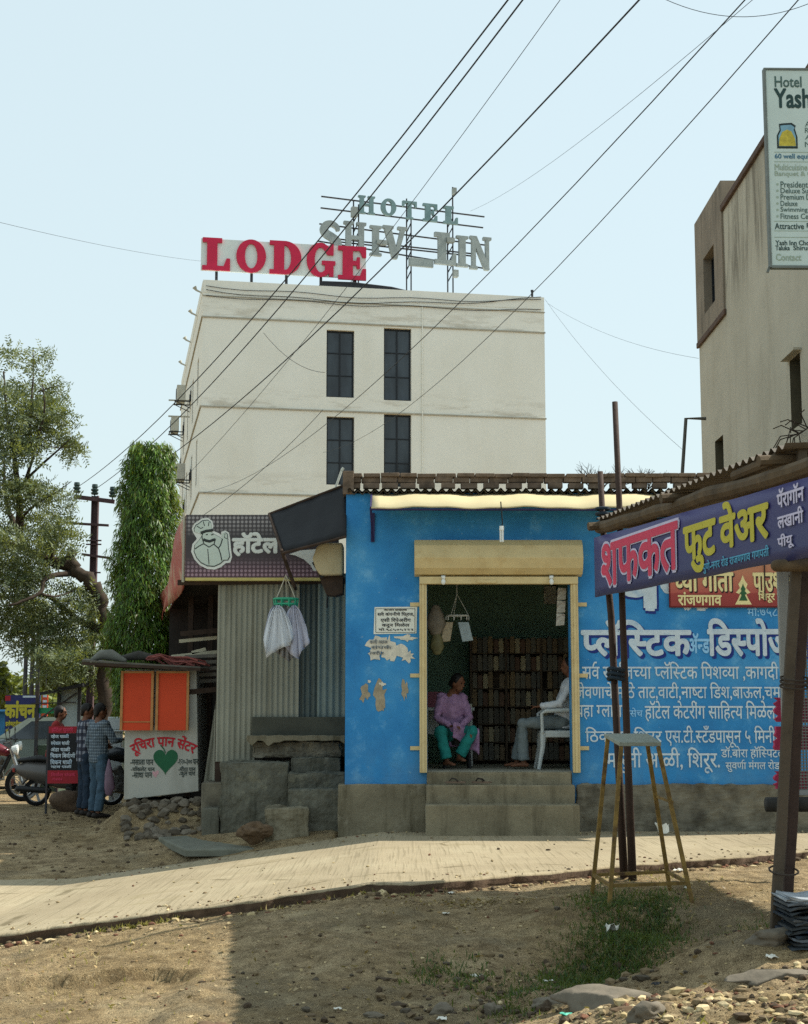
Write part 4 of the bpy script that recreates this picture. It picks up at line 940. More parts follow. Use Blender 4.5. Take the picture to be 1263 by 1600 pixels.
for k in (0, 6, 13): b.tube([ringp[k], hk], .004, 5)
b.tube([hk, (hk.x, hk.y, 3.3)], .006, 5)
for k in range(0, 20, 2): b.tube([ringp[k], V(ringp[k]) - V((0, 0, .06))], .007, 5)
b.build('ring', WIRE, hg)
PKA = simple('printed packet', 'b7a98c', .4, .3, 16, 0, dirt='4a4640', dscale=14); PKB = simple('clear packet', '9fb0b6', .25, .2, 12, 0)
for px0, y0, px1, y1, mt, lab, sk in ((691, 972, 706, 1004, PKA, 'brown printed packet hung on the left of the white ring', .02), (719, 972, 736, 1003, PKB, 'clear bluish packet hung on the right of the white ring', -.03)):
    a = P(px0, y1, 20.9); d = P(px1, y0, 20.9); b = MB(); b.prism([(a.x - sk, a.z), (d.x - sk, a.z + .02), (d.x + sk, d.z), (a.x + sk, d.z)], (0, 20.9, 0), (1, 0, 0), (0, 0, 1), (0, -1, 0), .02); solo(b, 'packet', mt, lab, 'packet', group='packets hung in the doorway', bevel=.008)
for (px, yt, yb, w_, mt, lab) in ((681, 948, 988, .14, '80786a', 'crumpled clear bag hung inside the left of the doorway'), (683, 988, 1020, .1, '6e6a48', 'olive cloth bag hung below the clear bag in the doorway')):
    a = P(px, yt, 20.8); d = P(px, yb, 20.8); b = MB(); b.tube([(a.x, 20.8, a.z), (a.x, 20.8, a.z * .7 + d.z * .3), (d.x, 20.8, a.z * .3 + d.z * .7), (d.x, 20.8, d.z)], [w_ * .4, w_ * .75, w_, w_ * .6], 10, flat=.5, side=(1, 0, 0), dome=True); solo(b, 'hanging_bag', simple('bag ' + mt, mt, .5, .3, 12, .5, 18), lab, 'bag', smooth=True)
SACH = simple('sachet strip', 'c4c0b2', .4, .35, 22, 0, dirt='6b3b34', dscale=18, damt=.7)
for k, (px, y0, y1) in enumerate(((878, 918, 938), (877, 938, 958), (876, 958, 978))):
    a = P(px - 6, y1, 20.35); d = P(px + 6, y0, 20.35); b = MB(); b.prism([(a.x - .01, a.z), (d.x, a.z + .01), (d.x + .01, d.z - .01), (a.x, d.z)], (0, 20.35, 0), (1, 0, 0), (0, 0, 1), (0, -1, 0), .015); solo(b, 'sachet', SACH, ['uppermost sachet of the strip hung at the right of the doorway', 'middle sachet of the strip hung at the right of the doorway', 'lowest sachet of the strip hung at the right of the doorway'][k], 'sachet', group='sachet strip in the doorway', bevel=.006)
p = P(867, 924, 23.0); b = MB(); b.box((p.x, 23.7, p.z), (.2, .03, .28)); solo(b, 'wall_picture', SACH, 'small framed picture high on the wall inside the shop', 'picture', bevel=.008)

# chairs in the shop
def legs4(b_, pts, mat, parent, r0, r1):
    for a, d in pts: b = MB(); b.tube([a, d], [r0, r1], 8); b.build('leg', mat, parent)
st = P(706, 1180, 21.15); stl = thing('plastic_stool', 'black plastic stool under the seated woman in the shop', 'stool', (.72, 21.15, .76))
b = MB(); b.lathe([(0, 1.16), (.17, 1.16), (.19, 1.17), (.19, 1.19), (.16, 1.2), (0, 1.2)], (.72, 21.15, 0), 'Z', 18); b.lathe([(.155, 1.16), (.15, 1.07), (.165, 1.07), (.17, 1.16)], (.72, 21.15, 0), 'Z', 18); b.build('seat', BLACKP, stl)
legs4(None, [((.72 + sx * .13, 21.15 + sy * .13, 1.16), (.72 + sx * .17, 21.15 + sy * .17, .76)) for sx in (-1, 1) for sy in (-1, 1)], BLACKP, stl, .035, .025)
WCH = simple('white plastic chair', 'b4bab8', .45, .05)
ch = thing('plastic_chair', 'white plastic armchair under the seated man in the shop', 'chair', (2.02, 20.75, .76))
cx, cy = 2.05, 20.75
b = MB(); b.box((cx, cy, 1.17), (.44, .44, .03)); b.box((cx, cy - .215, 1.14), (.42, .02, .06)); b.box((cx, cy + .215, 1.14), (.42, .02, .06)); b.build('seat', WCH, ch, bevel=.012)
b = MB(); b.box((cx + .26, cy, 1.42), (.03, .42, .46), 0, 0, Matrix.Rotation(.18, 4, 'Y')); b.build('backrest', WCH, ch, bevel=.02)
for sy in (-1, 1):
    b = MB(); b.tube([(cx - .2, cy + sy * .23, 1.16), (cx - .21, cy + sy * .25, 1.37), (cx - .16, cy + sy * .255, 1.40), (cx + .26, cy + sy * .25, 1.41)], [.022, .02, .024, .02], 8); b.build('armrest', WCH, ch)
    for sx in (-1, 1): b = MB(); b.tube([(cx + sx * .19, cy + sy * .2, 1.16), (cx + sx * .2, cy + sy * .21, 1.0), (cx + sx * .25, cy + sy * .25, .76)], [.04, .03, .022], 8); b.build('leg', WCH, ch)

# ================================================================ TIN SHED LEFT OF THE SHOP
TINW = streaky('weathered tin', '8a8a7c', '5d5a4a', .55, .15, 9, .5, .65, .15, 30); TING = streaky('blue grey tin', '73807c', '4c534e', .5, .15, 9, .5, .6, .15, 30); TIND = streaky('dark tin', '4f5a58', '33352f', .55, .15, 9, .5, .6, .15, 30)
OLDW = simple('old dark wood', '3b2f27', .9, .3, 8, .4, 30)
shed = thing('tin_shed', 'grey corrugated tin eating house with an open dark left side', 'shed', (-1.9, 22, -.2)); HS = 21.5
xl = P(340, 1000, HS).x; xr = X0 - .01; zt = P(340, 905, HS).z; zb1 = P(340, 1190, HS).z; zb2 = P(340, 1120, HS).z; xm = P(468, 1000, HS).x
xq = P(400, 1000, HS).x
b = MB(); b.corr((xl, HS, zb1), (1, 0, 0), (0, 0, 1), xq - xl, zt - zb1, .075, .012); b.corr((xq - .02, HS - .02, zb2), (1, 0, 0), (0, 0, 1), xm - xq + .02, zt - zb2, .075, .012)
b.build('tin_wall', TINW, shed, smooth=True)
b = MB(); b.corr((xm - .03, HS - .0, zb2 - .02), (1, 0, 0), (0, 0, 1), P(497, 0, HS).x - xm + .03, zt - zb2 + .02, .075, .012); b.build('tin_wall', TIND, shed, smooth=True)
b = MB(); b.corr((P(496, 0, HS).x, HS - .015, zb2 - .02), (1, 0, 0), (0, 0, 1), xr - P(496, 0, HS).x, zt - zb2 + .1, .09, .014); b.build('tin_wall', TING, shed, smooth=True)
SL = P(290, 900, HS).x
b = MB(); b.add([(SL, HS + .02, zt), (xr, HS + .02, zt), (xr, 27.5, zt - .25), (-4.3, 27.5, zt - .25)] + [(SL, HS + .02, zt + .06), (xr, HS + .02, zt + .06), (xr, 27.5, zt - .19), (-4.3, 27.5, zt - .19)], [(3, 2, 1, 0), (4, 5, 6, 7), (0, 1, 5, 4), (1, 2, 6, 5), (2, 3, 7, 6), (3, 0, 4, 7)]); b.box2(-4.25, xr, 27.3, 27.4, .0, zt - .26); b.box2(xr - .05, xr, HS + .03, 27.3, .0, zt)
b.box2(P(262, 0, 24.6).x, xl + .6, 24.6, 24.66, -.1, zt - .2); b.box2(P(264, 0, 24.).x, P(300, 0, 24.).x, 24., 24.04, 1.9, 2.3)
b.build('inner_shell', simple('interior shade boards', '2a2724', .95, .3, 5, .3), shed)  # near-black shell and panel carry the interior shade in their colour
b = MB()
for x, y in ((P(296, 0, 23.6).x, 23.6), (xl + .03, HS + .06), (P(327, 0, 23.4).x, 23.4), (SL + .1, 27.2)): b.bar((x, y, -.2), (x, y, zt), .08)
b.bar((SL - .1, HS - .02, zt - .05), (xr, HS - .02, zt - .03), .07, .09); build_each(b, 'post', OLDW, shed)
b = MB()
for k, (y, z_) in enumerate(((HS + .5, 1.78), (HS + 1.6, 2.12), (HS + 2.5, 2.4), (HS + 1, 2.65))): b.bar((SL - .2, y, z_), (xl + .4, y, z_ + .1), .07, .03)
build_each(b, 'rail', OLDW, shed)
b = MB()
for k in range(5): b.bar((SL - .1, HS + .8, 1.95 + .0 + k * .09), (xl + .5, HS + .9, 2.0 + k * .09), .05, .02)
build_each(b, 'slat', simple('grey slats', '6b675e', .9, .3), shed)
# pale tarp edges and lit battens seen under the roof
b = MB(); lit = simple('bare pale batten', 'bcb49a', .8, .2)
for (xa, ya, xb, yb) in ((280, 1002, 342, 996), (268, 1026, 345, 1018), (300, 1020, 322, 1014)): b.bar(P(xa, ya, HS + 1.2), P(xb, yb, HS + 1.2), .05, .02)
build_each(b, 'batten', lit, shed)
# sign over the shed
SG = Plane((0, HS - .12, 0), (1, 0, 0)); sg = thing('signboard', 'dark dotted eating house signboard with a white cook figure over the tin shed', 'sign', SG.at(*SG.pix(410, 905)))
q = pxbox(SG, 290, 805, 530, 903)
m = Mat('dotted flex print', .5); z = m.xyz()[2]
dots = m.n.new('ShaderNodeTexVoronoi'); dots.inputs['Scale'].default_value = 17.5; dots.inputs['Randomness'].default_value = 0.; mp = m.map((1, .001, 1)); m.link(mp, dots.inputs['Vector'])
dm = m.ramp(dots.outputs['Distance'], [(.30, 1.), (.40, 0.)]); base = m.ramp(m.math('MULTIPLY', z, 1.), [(.0, srgb('5a3f4a')), (.3, srgb('463c40')), (.55, srgb('3d3a3c')), (.85, srgb('4a4648'))])
fade = m.ramp(m.math('ABSOLUTE', m.math('SUBTRACT', z, .44)), [(.14, 0.), (.34, .75)])
m.color(m.mix(m.math('MULTIPLY', dm, fade), base, m.ramp(z, [(0., srgb('a98a98')), (.6, srgb('a09c9c'))]))); 
b = MB(); b.box2(q[0], q[2], HS - .17, HS - .125, q[1], q[3]); b.build('panel', m.m, sg)
b = MB(); b.box2(q[0] + .01, q[2] + .05, HS - .2, HS - .11, q[1] - .045, q[1] - .003); build_each(b, 'batten', simple('yellow batten', 'bdb06c', .7, .15), sg)
SG2 = Plane((0, HS - .17, 0), (1, 0, 0)); PW = simple('white print', 'd2d6d0', .6, .06, 9, 0)
write('हॉटेल', SG2, (364, 833, 436, 868), PW, sg, .05, .005)
def px_poly(pl, pts, n0, d=.002):
    b = MB(); pp = [pl.pix(*p_) for p_ in pts]; b.prism(pp, pl.at(0, 0, n0), pl.U, pl.V, pl.N, d); return b
def circ(cx, cy, rx_, ry_, a0=0, a1=360, n=24): return [(cx + rx_ * math.cos(R(a0 + (a1 - a0) * i / n)), cy + ry_ * math.sin(R(a0 + (a1 - a0) * i / n))) for i in range(n + (0 if a1 - a0 == 360 else 1))]
HALO = [(302, 832), (300, 826), (304, 818), (309, 815), (316, 810), (325, 809), (332, 814), (334, 822), (332, 829), (342, 833), (346, 836), (346, 831), (352, 829), (358, 832), (360, 842), (361, 856), (363, 870), (360, 879), (353, 880), (346, 886), (336, 890), (324, 889), (312, 883), (304, 874), (299, 862), (301, 850), (308, 842)]
INN = [(304, 831), (303, 826), (306, 820), (310, 818), (316, 813), (325, 812), (330, 816), (331, 823), (329, 830), (334, 834), (342, 838), (348, 842), (348, 834), (353, 832), (356, 834), (357, 843), (358, 858), (360, 870), (357, 876), (351, 876), (344, 882), (335, 886), (324, 885), (314, 880), (307, 872), (303, 862), (304, 852), (311, 844), (315, 838), (313, 833)]
px_poly(SG2, HALO, .003).build('cook_figure', PW, sg); px_poly(SG2, INN, .006).build('cook_figure', simple('grey outline print', '4b5452', .6, .05, 9, 0), sg)
def shrink(p_, k):
    cx = sum(a for a, _ in p_) / len(p_); cy = sum(c for _, c in p_) / len(p_); return [(cx + (a - cx) * k, cy + (c - cy) * k) for a, c in p_]
px_poly(SG2, shrink(INN, .955), .009).build('cook_figure', simple('pale green print', 'bcc8be', .6, .05, 9, 0), sg)
ink = simple('dark figure ink', '2f3534', .6, .05, 9, 0)
b = MB()
def ink_line(pts, w): b.tube([SG2.at(*SG2.pix(*p_), .0115) for p_ in pts], [w] * len(pts), 4, flat=.2, side=(0, 0, 1))
ink_line([(314, 833), (322, 830), (330, 829), (333, 828)], .02); ink_line([(318, 843), (323, 845), (328, 846), (333, 844), (337, 843)], .02); ink_line([(317, 834), (316, 840), (319, 850), (327, 855), (335, 850), (337, 842)], .008)
ink_line([(305, 858), (312, 853), (318, 850)], .008); ink_line([(335, 851), (342, 857), (345, 866), (347, 876)], .008); ink_line([(348, 842), (345, 852), (342, 856)], .008); ink_line([(322, 836), (325, 835)], .008); ink_line([(330, 836), (334, 835)], .008)
ink_line([(308, 822), (314, 826), (318, 824)], .006); ink_line([(318, 815), (320, 822)], .006); ink_line([(327, 816), (326, 822)], .006); ink_line([(352, 834), (351, 840), (355, 842)], .006); ink_line([(325, 858), (327, 882)], .006)
b.build('cook_figure', ink, sg)
m = Mat('white arc print', .6); 
px_poly(SG2, [(452, 866), (462, 868), (475, 874), (486, 884), (490, 892), (496, 892), (496, 858), (470, 860)], .003).build('white_arc', PW, sg)
# side sign going back from it, sagging
m = Mat('faded red flex', .6); cc_ = m.ramp(m.noise(1., 5, .6, m.map((6, 2, 1.2))), [(.3, srgb('9a6a5e')), (.5, srgb('a8554c')), (.62, srgb('b39a80')), (.75, srgb('8e3f3c'))]); m.color(cc_); m.bump(m.noise(3, 4), .5, .05)
b = MB(); a0 = SG.at(q[0] - .02, q[3], .0); a1 = SG.at(q[0] - .02, q[1], 0); n_ = 14; vs = []
for i in range(n_ + 1):
    t = i / n_; Y = HS - .12 + 5.2 * t; x_ = a0.x - 1.2 * t
    zt_ = a0.z - .98 * t + .05 * math.sin(t * 9); zb_ = a1.z - .43 * t - .04 * math.sin(t * 6.2)
    for j in range(5): f_ = j / 4; vs.append((x_ + .05 * math.sin(f_ * 3 + t * 8), Y, zb_ * (1 - f_) + zt_ * f_))
fs = [(i * 5 + j, i * 5 + j + 1, (i + 1) * 5 + j + 1, (i + 1) * 5 + j) for i in range(n_) for j in range(4)]
b.add(vs, fs); o = solo(b, 'side_banner', m.m, 'faded red sagging side banner running back from the dotted signboard', 'banner', smooth=True)
so_ = o.modifiers.new('thick', 'SOLIDIFY'); so_.thickness = .02
b = MB(); p = SG.at(q[0], 0, .01); b.tube([(p.x - .03, p.y, q[1] - .06), (p.x - .03, p.y, q[3] + .02)], .022); solo(b, 'sign_pole', simple('pale conduit', 'a19c8c', .6), 'pale conduit pole at the left edge of the dotted signboard', 'pole')
# black tarpaulin awning and pole
bt = thing('tarpaulin_awning', 'black tarpaulin awning slanting between the dotted signboard and the blue shop', 'awning', P(480, 830, 20.4))
A_ = P(421, 803, 20.9); B_ = P(541, 757, 20.35); C_ = P(541, 836, 19.75); D_ = P(441, 862, 20.1)
BTARP = simple('black tarpaulin cloth', '17181b', .65, .3, 3, .5, 6)
n_ = 16; vs = []
for i in range(n_ + 1):
    for j in range(9):
        s_ = i / n_; t = j / 8; q_ = (A_ * (1 - s_) + B_ * s_) * (1 - t) + (D_ * (1 - s_) + C_ * s_) * t
        vs.append(q_ + V((0, 0, -.035 * math.sin(math.pi * s_) * math.sin(math.pi * t) + .008 * math.sin(s_ * 20 + t * 5))))
b = MB(); b.add(vs, [(i * 9 + j, i * 9 + j + 1, (i + 1) * 9 + j + 1, (i + 1) * 9 + j) for i in range(n_) for j in range(8)]); o = b.build('cloth', BTARP, bt, smooth=True); so_ = o.modifiers.new('thick', 'SOLIDIFY'); so_.thickness = .015
b = MB(); b.tube([A_, D_], .022); b.tube([D_ + V((0, 0, -.02)), C_ + V((0, 0, -.02))], .018); b.tube([A_, B_], .018); b.build('pole', OLDW, bt)
b = MB(); b.tube([D_, P(460, 915, 20.5), P(462, 920, HS - .1)], .025); b.build('strut', OLDW, bt)
b = MB(); a = P(520, 775, 20.6); b.tube([a, P(534, 735, 20.6)], .016); b.tube([P(534, 735, 20.6), P(537, 731, 20.6)], .02); solo(b, 'conduit', simple('white conduit', 'c4c4b8', .5), 'short white conduit sticking up behind the black tarpaulin', 'pipe')
# cream bundle on a bracket
m_ = simple('cream canvas', 'b3a888', .85, .12, 4, .3, 14, dirt='8a7f62', dscale=4)
cb = thing('canvas_box', 'cream canvas covered box on a dark bracket between the tin shed and blue pillar', 'box', P(515, 935, 20.6))
b = MB(); pts = [P(x, y, 20.62) for x, y in ((491, 877), (498, 858), (508, 853), (538, 853), (538, 902), (503, 903), (496, 893))]; b.prism([(p_.x, p_.z) for p_ in pts], (0, 20.62, 0), (1, 0, 0), (0, 0, 1), (0, -1, 0), .4); b.build('canvas', m_, cb, bevel=.03)
b = MB(); pts = [P(x, y, 20.7) for x, y in ((496, 893), (506, 903), (538, 903), (538, 930), (526, 934), (512, 932), (505, 915))]; b.prism([(p_.x, p_.z) for p_ in pts], (0, 20.66, 0), (1, 0, 0), (0, 0, 1), (0, -1, 0), .3); b.build('bracket', OLDW, cb, bevel=.01)
b = MB(); b.tube([P(512, 932, 20.6), P(511, 950, 20.6)], .012); b.bar(P(490, 878, 20.3), P(505, 902, 20.3), .05, .03); b.build('strap', BLACKP, cb)
# drying ring with cloths
dr = thing('drying_ring', 'green plastic drying ring hung by strings from the shed roof', 'hanger', P(447, 945, 20.6)); p = P(447, 936, 20.6)
GRNP = simple('green plastic', '2f9a78', .45, .1)
b = MB()
for zz0, r_ in ((0, .165), (-.07, .15)): b.tube([(p.x + r_ * math.cos(a), p.y + r_ * .8 * math.sin(a), p.z + zz0) for a in [k * math.pi / 10 for k in range(21)]], .014, 6)
for k in range(10): a = k * math.pi / 5; b.tube([(p.x + .165 * math.cos(a), p.y + .13 * math.sin(a), p.z), (p.x + .15 * math.cos(a), p.y + .12 * math.sin(a), p.z - .1)], .011, 5)
b.tube([(p.x - .165, p.y, p.z), (p.x + .165, p.y, p.z)], .012, 5); b.build('ring', GRNP, dr)
b = MB(); top_ = P(447, 899, 20.6)
for dx, dy in ((-.13, 0), (.13, .0), (.0, .12)): b.tube([top_, (p.x + dx, p.y + dy, p.z)], .008, 5)
b.tube([top_, (top_.x, HS - .1, zt - .02)], .01, 5); build_each(b, 'string', simple('pale string', 'b7b3a3', .8), dr)
CLW = simple('white checked cloth', 'c6ccd4', .9, .08, 3, .3, 60); CLG = simple('lilac grey cloth', 'aeb1c2', .9, .1, 3, .3, 60); CLB = simple('dull grey cloth', '8b8b8c', .9, .1, 3, .3, 60)
def cloth(hang, pts, mat, lab, Y, seed):
    rnd = random.Random(seed); n = len(pts); o = P(*hang, Y); b = MB(); vs = []; m_ = 9
    # folds fan down from the clip; bottom hem follows pts (pixels)
    hem = []
    for i in range(25):
        t = i / 24 * (n - 1); k = min(int(t), n - 2); f_ = t - k
        hem.append(P(pts[k][0] * (1 - f_) + pts[k + 1][0] * f_, pts[k][1] * (1 - f_) + pts[k + 1][1] * f_, Y))
    for j in range(m_ + 1):
        s_ = j / m_
        for i in range(25):
            w = .05 + .95 * s_ ** .62; q_ = V((o.x + (hem[i].x - o.x) * w + (i / 24 - .5) * .03 * (1 - s_), Y + .05 * s_ * math.sin(i * 1.1 + seed) + .02 * math.sin(i * 2.3 + s_ * 3), o.z + (hem[i].z - o.z) * s_))
            vs.append(q_)
    b.add(vs, [(j * 25 + i, j * 25 + i + 1, (j + 1) * 25 + i + 1, (j + 1) * 25 + i) for j in range(m_) for i in range(24)])
    ob = solo(b, 'hanging_cloth', mat, lab, 'cloth', group='cloths on the green drying ring', smooth=True); s2 = ob.modifiers.new('thick', 'SOLIDIFY'); s2.thickness = .008
cloth((434, 946), [(412, 998), (416, 1028), (436, 1014), (454, 1008), (460, 992)], CLW, 'white checked cloth hanging foremost on the green ring', 20.42, 1)
cloth((446, 946), [(430, 1018), (440, 1026), (452, 1034), (462, 1024)], CLB, 'dull grey cloth hanging in the middle of the green ring', 20.55, 2)
cloth((459, 946), [(438, 1000), (452, 1020), (466, 1031), (472, 1016), (484, 1006), (482, 992)], CLG, 'lilac grey cloth hanging on the right of the green ring', 20.48, 3)
cloth((430, 946), [(413, 996), (418, 1004), (426, 1000), (440, 990)], CLG, 'narrow lilac cloth tucked behind the white checked one', 20.6, 4)
# concrete platform and steps in front of the shed
pf = thing('concrete_platform', 'grey concrete platform with broken steps below the tin shed', 'steps', (-1.6, 21, -.3))
pz = P(345, 1190, 20.85).z; DC = concrete('dark grey concrete', '66655a', '3c3c32', '85826f')  # dark grey base with random darker and paler blotches
b = MB(); x_a, x_b = P(345, 0, 20.8).x, P(452, 0, 20.8).x
b.box2(x_a, x_b, 20.85, 22, -.5, pz); b.box2(x_b, X0 - .095, 21.02, 22, -.3, pz + .05); roughen(b.build('platform', DC, pf, bevel=.02), .085, .22, 6)
b = MB(); b.box2(xq - .03, X0 - .01, HS - .12, HS - .002, pz + .05, zb2 - .0); b.build('upper_wall', simple('dark concrete band', '4a4b42', .92, .2, 4, .4), pf, bevel=.01)
ru = random.Random(9)
b = MB(); xs_ = [P(388 + (540 - 388) * i / 18, 0, HS - .2).x for i in range(19)]; t0_ = P(400, 1149, HS - .3).z
top = [(x, t0_ + ru.uniform(-.006, .006)) for x in xs_]; bot = [(x, t0_ - .07 - ru.choice((0., .01, .03, .09)) * ru.random()) for x in xs_]
b.prism(top + bot[::-1], (0, HS - .122, 0), (1, 0, 0), (0, 0, 1), (0, -1, 0), .24); b.build('broken_slab', PLINTH, pf, bevel=.008)
b = MB(); b.box2(xq - .02, X0 - .1, HS - .24, HS - .13, pz + .04, t0_ - .09); roughen(b.build('rubble_wall', PLINTH2, pf), .12, .12, 5)
for (x0, x1, yt, yb, Y0) in ((450, 533, 1207, 1240, 20.62), (448, 531, 1232, 1296, 20.28), (413, 482, 1262, 1304, 20.0)):
    a = P(x0, yt, Y0); d = P(x1, yb, Y0); b = MB(); b.box2(a.x, (X0 - .004 if Y0 > 20.2 else d.x), Y0, 21.0, d.z - .3, a.z); roughen(b.build('step', DC if Y0 > 20.1 else PLINTH, pf, bevel=.03), .09, .2, 5)
b = MB(); b.box2(P(318, 0, 21.4).x, x_a - .01, 21.3, 22.4, -.5, P(330, 1222, 21.4).z); b.build('block', PLINTH2, pf, bevel=.02)
b = MB(); b.box2(P(318, 0, 20.9).x, x_a - .012, 20.9, 21.29, -.5, P(330, 1262, 21.).z); b.build('block', DC, pf, bevel=.02)
# old tin sheets leaning between kiosk and shed
b = MB(); b.corr(P(332, 1226, 21.9), (1, 0, 0), (0, .1, 1), .17, 1.05, .09, .012); b.corr(P(318, 1226, 22.1), (1, 0, 0), (.12, .1, 1), .12, 1.2, .09, .012); solo(b, 'tin_sheet', TINW, 'narrow old tin sheets leaning beside the dark shed opening', 'tin sheet', smooth=True)
# slab and boulder
b = MB(); z_ = -.20
sl_ = [P(248, 1284, 20.9), P(330, 1278, 21.2), P(400, 1312, 19.9), P(398, 1318, 19.75), P(290, 1322, 19.7)]
sl_ = [V((p_.x, p_.y, z_ + .05 * (p_.y - 19.7))) for p_ in sl_]
b.add(sl_ + [p_ - V((0, 0, .09)) for p_ in sl_], [(0, 1, 2, 3, 4)[::-1]] + [(i, i + 5, (i + 1) % 5 + 5, (i + 1) % 5) for i in range(5)]); solo(b, 'drain_slab', simple('grey green slab', '6f7064', .9, .2, 4, .4, 20, dirt='55503f', dscale=3), 'flat grey concrete slab over the drain left of the brown boulder', 'slab', bevel=.02, fix=True)
def rock(c, r, seed, n=3, squash=(1, 1, 1), rough=.28):
    bm = bmesh.new(); bmesh.ops.create_icosphere(bm, subdivisions=n, radius=1.); rr = random.Random(seed); off = V((rr.uniform(0, 50), rr.uniform(0, 50), rr.uniform(0, 50)))
    from mathutils import noise as mn
    for v in bm.verts:
        d = mn.noise(v.co * 1.1 + off) * rough * 1.6 + mn.noise(v.co * 2.7 + off) * rough * .7 + mn.noise(v.co * 7 + off) * rough * .15
        v.co *= 1 + d
        for k in range(3):                                     # chip a few flat faces
            pn = V((math.sin(seed * 3.1 + k * 2.1), math.cos(seed * 1.7 + k * 2.6), math.sin(seed + k * 1.3) * .9)).normalized(); e = v.co.dot(pn) - .72
            if e > 0: v.co -= pn * e
    out = [V(c) + V((v.co.x * r * squash[0], v.co.y * r * squash[1], v.co.z * r * squash[2])) for v in bm.verts]; fs = [tuple(v.index for v in f.verts) for f in bm.faces]; bm.free()
    return out, fs
BOULD = simple('brown boulder', '66533f', .95, .3, 5, .8, 14, dirt='3d3228', dscale=3)
p = P(398, 1296, 19.85); b = MB(); b.add(*rock((p.x, p.y, p.z - .03), .2, 4, 4, (1., .8, .62))); solo(b, 'boulder', BOULD, 'brown angular boulder lying before the broken shed steps', 'boulder')

# ================================================================ BETEL LEAF KIOSK
KY = 22.0; KP = Plane((0, KY, 0), (1, 0, 0)); kz0 = P(200, 1250, KY).z
kk = thing('kiosk', 'white betel leaf kiosk with two orange shutters and a green heart leaf', 'kiosk', (P(255, 0, KY).x, KY + .5, kz0))
kx0, kx1 = P(196, 1150, KY).x, P(312, 1150, KY).x; kzt = P(200, 1046, KY).z
KW = streaky('white kiosk paint', 'a9aaa2', '7b776b', .8, .08, 5, .8, .4, .12, 20)
b = MB(); b.add([(kx0, KY, kz0), (kx1, KY, kz0 + .12), (kx1 - .06, KY, kzt), (kx0 - .02, KY, kzt), (kx0, KY + 1.1, kz0), (kx1, KY + 1.1, kz0 + .12), (kx1 - .06, KY + 1.1, kzt), (kx0 - .02, KY + 1.1, kzt)], [(0, 1, 2, 3), (5, 4, 7, 6), (4, 0, 3, 7), (1, 5, 6, 2), (3, 2, 6, 7), (4, 5, 1, 0)])
b.build('body', KW, kk, bevel=.01)
ORG = simple('orange shutter paint', 'c4421f', .65, .1, 2.5, .1, 40, dirt='b8431f', dscale=5); OFR = simple('worn wooden frame', 'a8784a', .8, .2, 8, .2)
for x0, x1, tag_ in ((191, 243, 'l'), (246, 298, 'r')):
    q = pxbox(KP, x0, 1050, x1, 1141); b = MB(); b.box2(q[0], q[2], KY - .14, KY - .1, q[1], q[3]); dd = b.build('shutter', ORG, kk)
    b = MB(); w_ = .03; b.box2(q[0] - .005, q[0] + w_, KY - .165, KY - .095, q[1], q[3] + .01); b.box2(q[2] - w_, q[2] + .005, KY - .165, KY - .095, q[1], q[3] + .01); b.box2(q[0] + w_, q[2] - w_, KY - .163, KY - .097, q[3] - .022, q[3] + .008)
    if tag_ == 'l': b.box2(q[0] + w_, q[2] - w_, KY - .15, KY - .141, q[1] + .11, q[1] + .125)
    b.build('frame', OFR, dd)
RED = simple('red paint', 'b3202e', .7, .08, 9, 0); BLK = simple('dark green black paint', '2a3a38', .7, .08, 9, 0); LEAFG = simple('green paint', '1f5a3c', .7, .1, 5, 0)
KPF = KP
u0, v0 = KP.pix(202, 1172); u1, v1 = KP.pix(310, 1150); um = (u0 + u1) / 2
def arcwarp(u, v):
    t = (u - um) / ((u1 - u0) / 2); a = t * .62; r_ = 1.0 * (u1 - u0) / 2 / math.sin(.62)
    return um + (r_ + (v - v0)) * math.sin(a), v0 - .025 + (r_ + (v - v0)) * math.cos(a) - r_ + .03
write('रूचिरा पान सेंटर', KP, (u0 + .1, v0 + .0, u1 - .1, v1 + .03), RED, kk, .03, .006, warp=arcwarp, uv=True)
c0 = KP.pix(259, 1190); hb = []
for i in range(48):
    t = i / 48 * 2 * math.pi; x = 16 * math.sin(t) ** 3; y = 13 * math.cos(t) - 5 * math.cos(2 * t) - 2 * math.cos(3 * t) - math.cos(4 * t); hb.append((c0[0] + x * .0108, c0[1] + y * .0122 + .02))
b = MB(); b.prism(hb, KP.at(0, 0, .003), KP.U, KP.V, KP.N, .003); b.build('leaf_mark', LEAFG, kk)
b = MB(); b.tube([KP.at(*KP.pix(259, 1176), .006), KP.at(*KP.pix(256, 1170), .006), KP.at(*KP.pix(251, 1164), .006)], .008, 5); b.build('leaf_mark', LEAFG, kk)
for tx, bx in (('-मसाला पान', (204, 1187, 240, 1195)), ('-चॉकलेट पान', (205, 1197, 242, 1205)), ('-साधा पान', (207, 1207, 238, 1215)), ('-१२०-३०० पान', (278, 1186, 310, 1195)), ('-मीठा पान', (279, 1197, 306, 1205)), ('-फुल पान', (280, 1206, 305, 1214))): write(tx, KP, bx, BLK, kk, .02, .006)
b = MB(); 
for k, (px, py) in enumerate(((243, 1211), (246, 1207), (241, 1208))): pts = blob(KP, *KP.pix(px, py), .022, .03, random.Random(k), 12, .004 + .001 * k, .25); b.add(pts, [tuple(range(12))])
b.build('smear', simple('pink smear', 'c49aa0', .8), kk)
rt_ = thing('roof_sheet', 'thin dark sheet laid as a roof over the kiosk', 'roof sheet', P(220, 1046, KY)); b = MB()
pA, pB, pC, pD = P(126, 1040, KY - .5), P(300, 1050, KY - .4), P(312, 1046, KY + .9), P(150, 1034, KY + .9)
